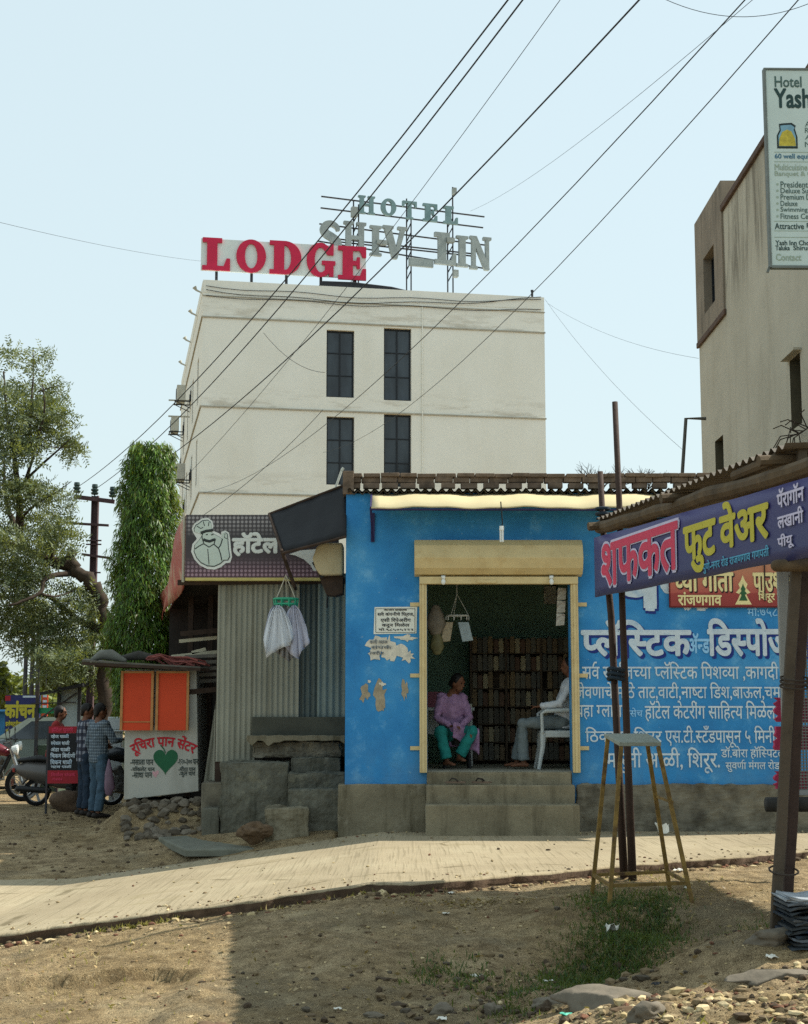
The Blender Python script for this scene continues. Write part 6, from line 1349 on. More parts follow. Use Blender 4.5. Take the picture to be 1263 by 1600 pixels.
for i in range(n_ + 1):
    for j in range(9):
        u = i / n_; v = j / 8; vs.append((o0.x + .02 + .34 * u, o0.y - .40 + .12 * math.sin(u * 3) - .02 * math.sin(v * 6), o0.z + .62 - .10 * u - .34 * v * (.6 + .4 * u) + .02 * math.sin(u * 9)))
b.add(vs, [(i * 9 + j, i * 9 + j + 1, (i + 1) * 9 + j + 1, (i + 1) * 9 + j) for i in range(n_) for j in range(8)])
pw = [o for o in C.objects if o.name.startswith('person') and 'lilac' in o.get('label', '')][0]
o = b.build('tunic_hem', LIL, pw, smooth=True); s2 = o.modifiers.new('thick', 'SOLIDIFY'); s2.thickness = .012
ch.scale = (1.12, 1.12, 1.2)
o1 = V((2.12, 20.78, .76))
JM = dict(pel=(0.02, 0, .66), neck=(.14, 0, 1.22), head=(.10, 0, 1.36), shL=(.12, -.19, 1.14), shR=(.12, .19, 1.14), elL=(-.06, -.28, .86), elR=(-.02, .28, .86), wrL=(-.3, -.2, .83), wrR=(-.26, .2, .83),
          hipL=(0, -.1, .62), hipR=(0, .1, .62), knL=(-.54, -.12, .60), knR=(-.52, .13, .60), anL=(-.53, -.11, .10), anR=(-.6, .14, .10), toL=(-.8, -.12, 0), toR=(-.85, .15, 0), look=(-1, -.1, -.05))
person('seated man in a white shirt and grey trousers behind the right shutter rail', tuple(o1), 0, JM, shirt=simple('white shirt', 'c2c7cc', .85, .06, 5, .4, 10), trous=simple('grey trousers', '6a7476', .9, .12, 5, .4, 10), feet=None, sleeves='long', skirt=1)

# ================================================================ PARKED MACHINES, BOARDS AND STALLS ON THE LEFT
TYRE = simple('black tyre', '161616', .9, .15); RIM = simple('grey wheel rim', '8b8d8e', .4, .1, metal=.6); ENG = simple('engine metal', '5a5a58', .45, .3, 12, .2, metal=.5); CHR = simple('bright metal', 'a9adad', .25, .1, metal=.8)
def wheel(fr, c, r_, w_, parent, spokes=8):
    b = MB(fr); b.lathe([(r_ * .72, -w_ * .4), (r_ * .9, -w_ / 2), (r_ * .98, -w_ * .3), (r_, 0), (r_ * .98, w_ * .3), (r_ * .9, w_ / 2), (r_ * .72, w_ * .4)], c, 'Y', 28); o = b.build('wheel', TYRE, parent, smooth=True)
    b = MB(fr); b.lathe([(r_ * .72, -w_ * .4), (r_ * .66, -w_ * .3), (r_ * .66, w_ * .3), (r_ * .72, w_ * .4)], c, 'Y', 28); b.lathe([(.0, -w_ * .5), (r_ * .2, -w_ * .5), (r_ * .22, 0), (r_ * .2, w_ * .5), (0, w_ * .5)], c, 'Y', 14)
    for k in range(spokes): a = 2 * math.pi * k / spokes; b.bar(V(c), V(c) + V((math.cos(a), 0, math.sin(a))) * r_ * .67, .012 if spokes > 6 else .04)
    b.build('rim', RIM, o); return o
def motorbike(label, loc, rz, hexc):
    t = thing('motorcycle', label, 'motorcycle', loc, rz); fr = W[t.name]; PT = simple('bike paint ' + hexc, hexc, .3, .08, 3, 0, spec=.5)
    wheel(fr, (.64, 0, .30), .30, .085, t, 10); wheel(fr, (-.64, 0, .30), .30, .10, t, 10)
    b = MB(fr); b.tube([(.64, .06, .30), (.50, .06, .70), (.42, .05, .92)], .024); b.tube([(.64, -.06, .30), (.50, -.06, .70), (.42, -.05, .92)], .024); b.build('fork', CHR, t)
    b = MB(fr); b.tube([(.42, 0, .86), (.1, 0, .78), (-.4, 0, .72), (-.75, 0, .76)], .025); b.tube([(.4, 0, .82), (.22, 0, .4), (-.2, 0, .32), (-.3, 0, .7)], .025)
    for s_ in (-1, 1): b.tube([(-.64, .08 * s_, .3), (-.15, .08 * s_, .36)], .02); b.tube([(-.64, .09 * s_, .3), (-.5, .09 * s_, .7)], .028)
    b.build('frame', BLACKP, t)
    b = MB(fr); b.tube([(.34, 0, .86), (.2, 0, .92), (-.02, 0, .88), (-.14, 0, .80)], [(.07, .08), (.13, .11), (.12, .1), (.07, .06)], 14, side=(0, 1, 0), dome=True); b.build('fuel_tank', PT, t, smooth=True)
    b = MB(fr); b.tube([(-.12, 0, .80), (-.35, 0, .82), (-.62, 0, .86), (-.78, 0, .87)], [(.10, .05), (.13, .05), (.12, .045), (.08, .03)], 12, side=(0, 1, 0), dome=True); b.build('seat', BLACKP, t, smooth=True)
    b = MB(fr); b.box((.05, 0, .42), (.3, .2, .26)); b.tube([(.08, 0, .5), (.18, 0, .68)], .09, 12); b.tube([(.1, -.12, .36), (.1, .12, .36)], .09, 14); b.build('engine', ENG, t, bevel=.02)
    b = MB(fr); b.tube([(.2, -.1, .48), (.22, -.12, .28), (-.1, -.14, .24), (-.3, -.15, .28), (-.85, -.16, .36)], [.022, .022, .025, .045, .045], 10); b.build('exhaust', CHR, t)
    b = MB(fr); b.tube([(.34, -.34, 1.02), (.42, -.2, 1.04), (.43, 0, .98), (.42, .2, 1.04), (.34, .34, 1.02)], .014); b.build('handlebar', BLACKP, t)
    b = MB(fr); b.lathe([(0, -.1), (.06, -.09), (.09, 0), (.085, .02), (0, .035)], (.53, 0, .90), 'X', 16); b.build('headlight', LAMPW, t)
    for s_ in (-1, 1): b = MB(fr); b.tube([(.38, .24 * s_, 1.03), (.36, .3 * s_, 1.18)], .007); b.ball((.36, .31 * s_, 1.22), (.012, .06, .045), 10, 8); b.build('mirror', BLACKP, t)
    b = MB(fr)
    for (cx_, a0, a1, w_) in ((.64, 20, 150, .12), (-.64, 30, 170, .15)):
        pts = [(cx_ + .335 * math.cos(R(a0 + (a1 - a0) * k / 8)), 0, .30 + .335 * math.sin(R(a0 + (a1 - a0) * k / 8))) for k in range(9)]; b.tube(pts, [(w_ / 2, .008)] * 9, 8, side=(0, 1, 0))
    b.tube([(-.25, .12, .66), (-.45, .12, .68), (-.6, .1, .74)], [(.07, .02), (.09, .03), (.04, .02)], 10, side=(0, 0, 1), dome=True); b.tube([(-.25, -.12, .66), (-.45, -.12, .68), (-.6, -.1, .74)], [(.07, .02), (.09, .03), (.04, .02)], 10, side=(0, 0, 1), dome=True)
    b.build('fender', PT, t, smooth=True)
    b = MB(fr); b.box((-.83, 0, .78), (.06, .12, .08)); b.build('tail_lamp', simple('red lamp', '8a1f1c', .3), t, bevel=.01)
    return t
p = P(8, 1216, 27.4); motorbike('maroon and silver motorcycle parked at the left edge of the street', (p.x - .35, p.y, gz1(p.x, p.y)), R(8), '6a2630')
p = P(183, 1240, 25.6); motorbike('black motorcycle parked behind the two men beside the kiosk', (p.x + .1, p.y + .3, gz1(p.x, p.y)), R(205), '23292e')
p = P(28, 1200, 29.5); motorbike('grey motorcycle standing farther back behind the maroon one', (p.x - .5, p.y, gz1(p.x, p.y)), R(25), '6f7476')
sc0 = P(58, 1250, 26.4); sct = thing('scooter', 'dark grey scooter with a black seat parked behind the menu board', 'scooter', (sc0.x + .62, sc0.y, gz1(sc0.x, sc0.y)), R(6)); fr = W[sct.name]
SCP = simple('dark grey scooter paint', '55524f', .35, .08, 3, 0, spec=.5)
wheel(fr, (-.62, 0, .23), .23, .11, sct, 5); wheel(fr, (.62, 0, .23), .23, .10, sct, 5)
b = MB(fr); b.tube([(-.98, 0, .62), (-.8, 0, .60), (-.5, 0, .55), (-.2, 0, .48), (-.08, 0, .40)], [(.06, .06), (.15, .15), (.19, .19), (.17, .2), (.12, .14)], 16, side=(0, 1, 0), dome=True); b.build('rear_body', SCP, sct, smooth=True)
b = MB(fr); b.box((.15, 0, .29), (.56, .3, .08)); b.build('footboard', BLACKP, sct, bevel=.03)
b = MB(fr); b.tube([(.36, 0, .28), (.46, 0, .5), (.44, 0, .74), (.38, 0, .9)], [(.14, .04), (.22, .05), (.2, .06), (.1, .05)], 14, side=(0, 1, 0), dome=True); b.build('front_apron', SCP, sct, smooth=True)
b = MB(fr); b.tube([(-.92, 0, .76), (-.6, 0, .79), (-.25, 0, .76), (-.12, 0, .72)], [(.09, .04), (.15, .06), (.14, .055), (.08, .04)], 12, side=(0, 1, 0), dome=True); b.build('seat', BLACKP, sct, smooth=True)
b = MB(fr); b.tube([(.62, .07, .23), (.5, .05, .5), (.38, 0, .95)], .022); b.tube([(.25, -.32, .98), (.36, -.12, 1.0), (.36, .12, 1.0), (.25, .32, .98)], .016); b.ball((.40, 0, .97), (.1, .15, .08), 14, 10); b.build('handlebar', SCP, sct, smooth=True)
b = MB(fr); b.ball((.49, 0, .95), (.03, .08, .05), 12, 8); b.build('headlight', LAMPW, sct, smooth=True)
for s_ in (-1, 1): b = MB(fr); b.tube([(.3, .2 * s_, 1.0), (.28, .27 * s_, 1.15)], .007); b.ball((.28, .29 * s_, 1.2), (.012, .06, .045), 10, 8); b.build('mirror', LAMPW, sct)
b = MB(fr)
for cx_, a0, a1 in ((.62, 30, 160), (-.62, 20, 150)): pts = [(cx_ + .265 * math.cos(R(a0 + (a1 - a0) * k / 8)), 0, .23 + .265 * math.sin(R(a0 + (a1 - a0) * k / 8))) for k in range(9)]; b.tube(pts, [(.07, .012)] * 9, 8, side=(0, 1, 0))
b.tube([(-.4, -.14, .26), (-.9, -.16, .3)], .05, 12, dome=True); b.build('fender', BLACKP, sct, smooth=True)
b = MB(fr); b.box((-1.0, 0, .6), (.04, .16, .07)); b.box((-1.02, 0, .4), (.01, .2, .12)); b.build('tail_lamp', simple('scooter tail lamp', '8a2a22', .3), sct, bevel=.01)
o2 = W[sct.name] @ V((-.35, 0, 0))
JR = dict(pel=(0, 0, .90), neck=(.06, 0, 1.42), head=(.09, 0, 1.55), shL=(.04, .18, 1.35), shR=(.04, -.18, 1.35), elL=(.2, .26, 1.1), elR=(.2, -.26, 1.1), wrL=(.46, .26, 1.03), wrR=(.46, -.26, 1.03), hipL=(.0, .1, .86), hipR=(0, -.1, .86), knL=(.42, .16, .80), knR=(.42, -.16, .80), anL=(.38, .14, .40), anR=(.38, -.14, .40), toL=(.6, .14, 0), toR=(.6, -.14, 0), look=(1, .1, 0))
person('man in a red shirt sitting on the dark grey scooter', tuple(o2), R(6), JR, shirt=simple('dull red shirt', '8a2c2a', .85, .15, 6, .4, 10), trous=JEAND)
# menu board
MBP = Plane((0, 24.9, 0), (1, 0, 0)); q = pxbox(MBP, 75, 1135, 125, 1224); mbd = thing('menu_board', 'black standing menu board with white lines and red bands', 'menu board', MBP.at((q[0] + q[2]) / 2, gz1(q[0], 24.9), 0))
BBK = simple('black board', '16191f', .6, .1); BRD = simple('red board band', '9a1f2c', .6, .08)
h_ = (q[3] - q[1])
b = MB(); b.box2(q[0], q[2], 24.86, 24.9, q[1] + h_ * .23, q[3] - h_ * .12); b.build('panel', BBK, mbd); b = MB(); b.box2(q[0], q[2], 24.858, 24.9, q[3] - h_ * .118, q[3]); b.box2(q[0], q[2], 24.858, 24.9, q[1], q[1] + h_ * .228); build_each(b, 'band', BRD, mbd)
b = MB(); 
for x in (q[0] - .015, q[2] + .015): b.box2(x - .015, x + .015, 24.86, 24.9, gz1(x, 24.9) - .05, q[3] + .01)
build_each(b, 'leg', DARKST, mbd)
MB2 = Plane((0, 24.858, 0), (1, 0, 0))
for tx, bx, mt in (('हॉटेल पूनमी', (81, 1136, 115, 1145), PRED), ('व्हेज थाळी', (80, 1147, 108, 1154), WHITE), ('स्पेशल थाळी', (80, 1157, 109, 1164), WHITE), ('अंडा थाळी', (80, 1167, 110, 1174), WHITE), ('चिकन बिर्याणी', (79, 1176, 118, 1184), WHITE), ('चिकन थाळी', (79, 1186, 113, 1194), WHITE), ('मटण थाळी', (80, 1195, 112, 1200), WHITE), ('मिळेल संपर्क', (80, 1207, 118, 1213), PRED), ('मोबाईल', (82, 1215, 98, 1220), PRED)): write(tx, MB2, bx, mt, mbd, .03, .006)
b = MB(); p = P(104, 1262, 25.2); b.add(*rock((p.x, p.y, gz1(p.x, p.y) + .16), .3, 77, 3, (1., .7, .65), .15)); solo(b, 'gunny_sack', simple('brown gunny sack', '5a4a3c', .95, .25, 20, .6, 30), 'brown gunny sack lying behind the men under the menu board', 'sack', smooth=True)
# blue board with yellow writing
KB = Plane((0, 34, 0), (1, 0, 0)); q = pxbox(KB, 7, 1086, 63, 1156); kb = thing('signboard', 'navy blue roadside signboard with yellow writing at the left edge', 'sign', KB.at((q[0] + q[2]) / 2, 0, 0))
b = MB(); b.box2(q[0], q[2], 34, 34.06, q[1], q[3]); b.build('panel', simple('navy flex print', '232a5e', .5, .15, 2, 0), kb); b = MB()
for x in (q[0] + .1, q[2] - .1): b.box2(x - .03, x + .03, 34.062, 34.12, -.1, q[3])
build_each(b, 'leg', DARKST, kb)
for tx, bx, mt in (('कांचन', (8, 1096, 56, 1121), PYEL), ('इलेक्ट्रीकल्स ॲन्ड', (9, 1126, 54, 1136), PYEL), ('सिमेंट एजन्सी', (10, 1139, 52, 1149), PYEL)): write(tx, KB, bx, mt, kb, .05, .01)
b = MB(); lbox(b, KB.pix(8, 1095)[0], KB.pix(17, 1088)[0], KB.pix(8, 1095)[1], KB.pix(17, 1087)[1], .003, .006, KB); build_each(b, 'mark', BRD, kb); b = MB(); lbox(b, KB.pix(36, 1090)[0], KB.pix(60, 1088)[0], KB.pix(36, 1090)[1], KB.pix(60, 1087)[1], .003, .006, KB); build_each(b, 'mark', WHITE, kb)
RS = Plane((0, 33, 0), (1, 0, 0)); q = pxbox(RS, 65, 1086, 75, 1119); b = MB(); b.box2(q[0], q[2], 33, 33.05, q[1], q[3]); rsd = thing('signboard', 'narrow red and white upright signboard beside the navy blue one', 'sign', RS.at((q[0] + q[2]) / 2, 0, 0)); b.build('panel', simple('orange red print', 'c4492f', .6, .2, 9, 0), rsd)
b = MB()
for k in range(4): lbox(b, q[0] + .02, q[2] - .02, q[1] + .07 + k * .11, q[1] + .12 + k * .11, .004, .008, RS)
b.build('lettering', WHITE, rsd); b = MB(); b.box2((q[0] + q[2]) / 2 - .03, (q[0] + q[2]) / 2 + .03, 33.052, 33.1, -.1, q[3]); build_each(b, 'leg', DARKST, rsd)
# food cart stall with green band
fc = thing('food_stall', 'small roadside stall with a black awning and green band behind the menu board', 'stall', (P(110, 1200, 31).x, 31, 0)); fx0, fx1 = P(74, 0, 31).x, P(134, 0, 31).x
GB = simple('green painted band', '2f9a6a', .6, .1); b = MB(); zc_ = P(100, 1111, 31).z; b.box2(fx0, fx1 - .35, 30.2, 30.26, zc_ - .05, zc_ + .06); build_each(b, 'band', GB, fc)
b = MB(); b.box2(fx0, fx1 - .36, 30.28, 31.4, .0, .9); b.build('counter', simple('dull green counter', '4a5a4a', .8, .2), fc); b = MB(); b.box2(fx1 - .34, fx1, 30.2, 30.24, zc_ - .65, P(120, 1078, 31).z); b.build('side_panel', simple('pale blue panel', '9fb0b5', .7, .08), fc)
b = MB()
for x in (fx0, fx1 - .35, fx1 + .05): b.box2(x - .03, x + .03, 30.1, 30.17, 0, P(100, 1072, 31).z)
b.bar((fx0, 30.1, zc_ - .2), (fx1, 30.1, zc_ + .35), .03); b.bar((fx0 - .1, 30.05, P(0, 1100, 31).z), (fx1, 30.05, P(0, 1098, 31).z), .025); b.build('frame', DARKST, fc)
b = MB(); a0, a1 = P(70, 1082, 30), P(136, 1068, 30); b.add([(a0.x, 29.6, a0.z), (a1.x, 29.6, a1.z), (a1.x, 31.6, a1.z + .1), (a0.x, 31.6, a0.z + .1), (a0.x, 29.6, a0.z - .06), (a1.x, 29.6, a1.z - .06), (a1.x, 31.6, a1.z + .04), (a0.x, 31.6, a0.z + .04)], [(0, 1, 2, 3), (7, 6, 5, 4), (0, 4, 5, 1), (1, 5, 6, 2), (2, 6, 7, 3), (3, 7, 4, 0)]); b.build('awning', TARP, fc)
# pale car mostly hidden behind the bikes
cr0 = P(72, 1190, 32.3); car = thing('car', 'pale car parked behind the bikes and the signboards', 'car', (cr0.x, cr0.y, 0), R(12)); fr = W[car.name]; CP = simple('pale car paint', '77827a', .3, .05, 2, 0, spec=.5)
prof = [(-1.75, .3), (-1.8, .75), (-1.5, .92), (-.95, .98), (-.35, 1.38), (.75, 1.42), (1.4, 1.02), (1.75, .9), (1.8, .35)]
def loft(prof, ws, mb):
    k = len(prof); vs = [(x, s_ * w_, z_) for s_ in (-1, 1) for (x, z_), w_ in zip(prof, ws)]; mb.add(vs, [(i, (i + 1) % k, k + (i + 1) % k, k + i) for i in range(k)] + [tuple(range(k)), tuple(range(2 * k - 1, k - 1, -1))])
b = MB(fr); loft(prof, [.72, .76, .76, .74, .6, .6, .74, .76, .74], b); b.build('body', CP, car, bevel=.05)
b = MB(fr); b.add([(-.92, -.64, 1.0), (-.92, .64, 1.0), (-.42, .54, 1.35), (-.42, -.54, 1.35)], [(0, 1, 2, 3)][::-1])
b.M = fr @ Matrix.Translation((-.012, 0, .014)); g_ = b.build('windshield', DGLASS, car)
b = MB(fr @ Matrix.Translation((-.012, 0, .014))); b.add([(-.92, -.64, 1.0), (-.92, .64, 1.0), (-.42, .54, 1.35), (-.42, -.54, 1.35)], [(0, 1, 2, 3)]); b.build('windshield', DGLASS, car)
b = MB(fr)
for s_ in (-1, 1): b.add([(-.75, s_ * .745, 1.0), (1.2, s_ * .752, 1.02), (.72, s_ * .62, 1.38), (-.3, s_ * .62, 1.36)], [(0, 1, 2, 3)])
build_each(b, 'side_window', DGLASS, car)
for x in (-1.15, 1.15):
    for s_ in (-1, 1): wheel(fr, (x, s_ * .68, .28), .28, .16, car, 5)
for s_ in (-1, 1): b = MB(fr); b.ball((-1.72, s_ * .55, .76), (.09, .14, .08), 12, 8); b.build('headlight', LAMPW, car, smooth=True)
b = MB(); p = P(182, 1130, 27); b.box((p.x, 27, p.z), (.26, .2, .22)); b.box((p.x, 27, p.z - .13), (.3, .24, .03)); b.box((p.x, 27.05, p.z / 2 - .1), (.2, .15, p.z - .08)); solo(b, 'white_box', simple('white cabinet', 'b9c0c0', .6, .05), 'white box on a stand seen between the men and kiosk', 'box', bevel=.015)
b = MB(); p = P(2, 1145, 36); b.box((p.x - .4, 36, .9), (1.2, .5, 1.3)); b.box((p.x - .4, 35.9, 1.58), (1.3, .7, .06)); solo(b, 'blue_cart', simple('blue cart paint', '2f6c9a', .7, .15), 'blue cart at the far left edge beside the navy signboard', 'cart', bevel=.02)
# poles
b = MB(); PY = 34.; POLEM = simple('rusty steel pole', '4e3a3c', .7, .25, 5, .2)
up_ = thing('utility_pole', 'rusty steel electricity pole with cross arms and three insulators', 'pole', (P(146, 1200, PY).x, PY, 0)); px_ = P(146, 900, PY).x; pz_ = P(146, 775, PY).z
b.box2(px_ - .06, px_ + .06, PY - .01, PY + .01, -.2, pz_); b.box2(px_ - .075, px_ - .055, PY - .07, PY + .07, -.2, pz_); b.box2(px_ + .055, px_ + .075, PY - .07, PY + .07, -.2, pz_)
for y in (845, 851, 895): p = P(146, y, PY); b.box((px_, PY - .05, p.z), (.34, .04, .03))
b.build('pole', POLEM, up_)
for xa, ya, xb, yb, w_ in ((116, 776, 179, 784, .09), (100, 817, 170, 821, .05), (128, 866, 172, 872, .05)): b = MB(); b.bar(P(xa, ya, PY - .1), P(xb, yb, PY - .1), w_, .07); b.build('cross_arm', POLEM, up_)
INS = simple('dark green porcelain', '3a4a48', .3, .1)
for x, y in ((120, 776), (148, 779), (176, 783)):
    p = P(x, y, PY - .1); b = MB(); b.lathe([(.015, 0), (.015, .08), (.07, .09), (.09, .13), (.05, .15), (.085, .18), (.085, .21), (.05, .23), (.07, .26), (.06, .32), (0, .33)], p, 'Z', 14); b.build('insulator', INS, up_)
for k, (px, yt, lab) in enumerate(((42, 990, 'leftmost of the three thin dark poles behind the navy signboard'), (53, 965, 'middle one of the three thin dark poles behind the navy signboard'), (63, 940, 'rightmost of the three thin dark poles behind the navy signboard'))):
    b = MB(); p = P(px, yt, 42); b.tube([(p.x, 42, -.1), (p.x, 42, p.z)], [.07, .055], 8)
    if k == 2:
        for y in (1001, 1005): b.bar(P(63, y, 42), P(135, y + 3, 42), .06)
        b.bar(P(72, 1002, 42), P(72, 1075, 42), .03)
    solo(b, 'thin_pole', DARKST, lab, 'pole', group='thin poles behind the signboard')
b = MB()

# ================================================================ TREES
BARK = simple('grey brown bark', '3d332a', .95, .35, 6, .8, 22, dirt='2b241e', dscale=4)
def leaves(name, mat, parent, cen, axis, wid, L, Wd, droop=0.):
    """one mesh of leaf blades: centres, long axes, width axes (n x 3), lengths and widths (n); each a bent six-corner blade"""
    n = len(cen); axis = axis / (np.linalg.norm(axis, axis=1, keepdims=True) + 1e-9); wid = wid - axis * (wid * axis).sum(1, keepdims=True); wid /= (np.linalg.norm(wid, axis=1, keepdims=True) + 1e-9)
    nr = np.cross(axis, wid); L = L[:, None]; Wd = Wd[:, None]
    p0 = cen; p1 = cen + axis * L * .45 + nr * L * .05; p2 = cen + axis * L - nr * L * droop
    co = np.stack([p0, p1 - wid * Wd / 2, p2, p1 + wid * Wd / 2], 1)
    if parent is not None: off = np.array(W[parent.name].translation); co = co - off
    me = bpy.data.meshes.new(name); me.vertices.add(4 * n); me.vertices.foreach_set('co', co.reshape(-1)); me.loops.add(4 * n); me.polygons.add(n)
    me.loops.foreach_set('vertex_index', np.arange(4 * n)); me.polygons.foreach_set('loop_start', np.arange(0, 4 * n, 4)); me.materials.append(mat); me.update(calc_edges=True)
    o = bpy.data.objects.new(name, me); C.objects.link(o)
    if parent is not None: o.parent = parent
    W[o.name] = Matrix.Identity(4); return o
def unit(rs, n): v = rs.normal(size=(n, 3)); return v / np.linalg.norm(v, axis=1, keepdims=True)
def sprays(rs, centers, n_leaf, rach, lf, wf, droopz=.25):
    """feathery sprays: leaflets set in two rows along a short stalk"""
    n = len(centers); d = unit(rs, n); d[:, 2] = d[:, 2] * .6 - droopz; d /= np.linalg.norm(d, axis=1, keepdims=True)
    side = np.cross(d, unit(rs, n)); side /= np.linalg.norm(side, axis=1, keepdims=True)
    C_, A_, W_ = [], [], []
    for k in range(n_leaf):
        t = (k // 2 + .5) / (n_leaf / 2); sg_ = 1 if k % 2 else -1
        C_.append(centers + d * rach * t); A_.append(side * sg_ * .9 + d * .5 + rs.normal(size=(n, 3)) * .15); W_.append(d + rs.normal(size=(n, 3)) * .3)
    C_, A_, W_ = np.concatenate(C_), np.concatenate(A_), np.concatenate(W_); m_ = len(C_)
    return C_, A_, W_, lf * rs.uniform(.7, 1.3, m_), wf * rs.uniform(.7, 1.3, m_)
# feathery tree at the left
TY = 30.; rs = np.random.RandomState(4)
tree = thing('shade_tree', 'tall feathery leaved tree with a leaning bent trunk at the left edge', 'tree', (P(163, 1240, TY).x, TY, 0))
def limb(b, pix, r, Ys=None, n=10):
    pts = [P(x, y, TY + (Ys[i] if Ys else 0)) for i, (x, y) in enumerate(pix)]; out = []; rr_ = []
    q = [pts[0]] + pts + [pts[-1]]; R_ = [r[0] + (r[1] - r[0]) * i / (len(pts) - 1) for i in range(len(pts))]
    for i in range(1, len(q) - 2):
        for k in range(5):
            t = k / 5; a, b_, c, d = q[i - 1:i + 3]; v = .5 * ((2 * b_) + (c - a) * t + (2 * a - 5 * b_ + 4 * c - d) * t * t + (3 * b_ - 3 * c + d - a) * t ** 3)
            out.append(v + V((random.uniform(-1, 1), 0, random.uniform(-1, 1))) * r[1] * .5); rr_.append((R_[i - 1] + (R_[i] - R_[i - 1]) * t) * random.uniform(.9, 1.12))
    out.append(pts[-1]); rr_.append(R_[-1]); b.tube(out, rr_, n)
b = MB()
limb(b, [(162, 1262), (161, 1180), (163, 1080), (166, 980), (155, 935), (132, 900), (112, 880)], (.15, .12), [0] * 7)
limb(b, [(114, 884), (92, 880), (60, 870), (40, 856), (15, 850), (-20, 830)], (.12, .05), [0, 0, .3, .5, .8, 1.])
limb(b, [(112, 884), (110, 872), (115, 860)], (.12, .07)); limb(b, [(82, 878), (82, 862), (84, 850)], (.05, .025))
limb(b, [(112, 896), (88, 898), (70, 906), (64, 925), (40, 938), (14, 946)], (.06, .02), [0, -.3, -.6, -.8, -1, -1.2])
limb(b, [(158, 985), (130, 972), (105, 955), (80, 935), (60, 930)], (.08, .03), [0, .3, .4, .6, .8]); limb(b, [(66, 928), (86, 932), (108, 926), (124, 916)], (.025, .01), [-.8, -.5, -.2, 0])
limb(b, [(30, 855), (31, 800), (29, 770), (24, 730), (20, 690), (10, 640), (6, 580)], (.085, .015), [.5, .3, .1, 0, 0, .2, .3])
limb(b, [(29, 775), (44, 740), (58, 690), (70, 640), (66, 600)], (.045, .01), [.1, 0, -.2, -.4, -.5]); limb(b, [(46, 700), (48, 640), (52, 590), (52, 545)], (.03, .008), [0, 0, .1, .1]); limb(b, [(40, 750), (72, 720), (95, 700), (112, 684)], (.03, .007), [0, -.3, -.5, -.6])
limb(b, [(60, 612), (78, 606), (92, 602)], (.014, .006)); limb(b, [(44, 695), (70, 697), (100, 700), (116, 692)], (.016, .006), [0, -.3, -.4, -.4]); limb(b, [(30, 830), (14, 800), (8, 760), (6, 720)], (.06, .02), [.4, .8, 1, 1.2]); limb(b, [(90, 768), (112, 752)], (.01, .006))
limb(b, [(30, 815), (48, 795), (70, 780), (88, 768)], (.03, .008), [.3, 0, -.2, -.2])
b.build('trunk', BARK, tree, smooth=True)
CL = [(10, 548, 18, 16, 18), (53, 538, 12, 9, 14), (42, 566, 24, 14, 20), (68, 575, 20, 14, 18), (80, 590, 16, 14, 16), (40, 602, 40, 26, 90), (20, 640, 45, 45, 170), (50, 650, 36, 40, 170), (72, 640, 20, 24, 60), (84, 655, 18, 14, 26), (105, 655, 16, 12, 26), (100, 680, 22, 20, 36), (112, 700, 14, 12, 20), (86, 690, 16, 14, 20), (20, 690, 40, 30, 120), (52, 700, 24, 18, 40),
  (8, 735, 26, 40, 70), (46, 722, 26, 20, 26), (25, 775, 45, 24, 120), (60, 770, 36, 22, 100), (85, 775, 26, 20, 50), (30, 815, 55, 26, 110), (75, 812, 36, 22, 70), (100, 826, 20, 20, 36), (110, 850, 24, 18, 30), (40, 850, 55, 22, 130), (75, 845, 26, 16, 46), (20, 880, 50, 28, 190), (60, 888, 36, 18, 70), (20, 915, 45, 26, 170), (60, 925, 40, 22, 60), (12, 955, 36, 26, 120), (50, 960, 44, 26, 120), (90, 950, 36, 22, 80), (122, 925, 30, 24, 60), (140, 950, 26, 28, 70), (100, 985, 46, 26, 120), (45, 990, 40, 24, 100), (60, 1020, 36, 20, 60), (10, 985, 24, 30, 50), (110, 1030, 40, 24, 110), (150, 1010, 36, 30, 120), (95, 1055, 26, 14, 40), (140, 1055, 26, 20, 60), (-30, 640, 40, 30, 90), (-45, 700, 40, 40, 110), (-40, 770, 45, 30, 110), (-50, 830, 45, 30, 110), (-55, 890, 45, 30, 120), (-40, 950, 40, 30, 110), (-30, 590, 30, 24, 50)]
cs = []
for px, py, rx_, ry_, n in CL:
    n = int(n * 1.05); c0 = P(px, py, TY); k = TY / F; q = unit(rs, n) * rs.uniform(.25, 1, (n, 1)) ** .5
    cs.append(np.array(c0) + q * np.array([rx_ * k, max(rx_, ry_) * k * 1.3, ry_ * k]) + np.array([0, rs.uniform(-.7, 1.0), 0]))
cs = np.concatenate(cs); NEEM = leafmat('feathery leaf', ['3c4a33', '4a583e', '58654a', '687356', '515c44', '77805f'], .2)
leaves('crown', NEEM, tree, *sprays(rs, cs, 12, .34, .085, .03), droop=.15)
# drooping column tree
AY = 26.; rs = np.random.RandomState(8); at = thing('mast_tree', 'dense columnar mast tree with drooping glossy leaves beside the lodge', 'tree', (P(222, 1100, AY).x, AY, 0)); ak = AY / F
b = MB(); b.tube([(P(222, 0, AY).x, AY, -.1), (P(222, 0, AY).x, AY, 3), P(224, 720, AY)], [.14, .1, .03], 10); b.build('trunk', BARK, at, smooth=True)
prof_y = [693, 700, 715, 740, 790, 850, 920, 1000, 1060, 1110]; prof_l = [204, 197, 193, 191, 185, 180, 174, 170, 176, 190]; prof_r = [252, 262, 267, 269, 271, 272, 271, 268, 262, 252]
n = 44000; py = rs.uniform(694, 1110, n); l_ = np.interp(py, prof_y, prof_l); r_ = np.interp(py, prof_y, prof_r); cx_ = (l_ + r_) / 2; hw_ = (r_ - l_) / 2 * (1 + .06 * np.sin(py / 17.) + .05 * np.sin(py / 7.3 + 2))
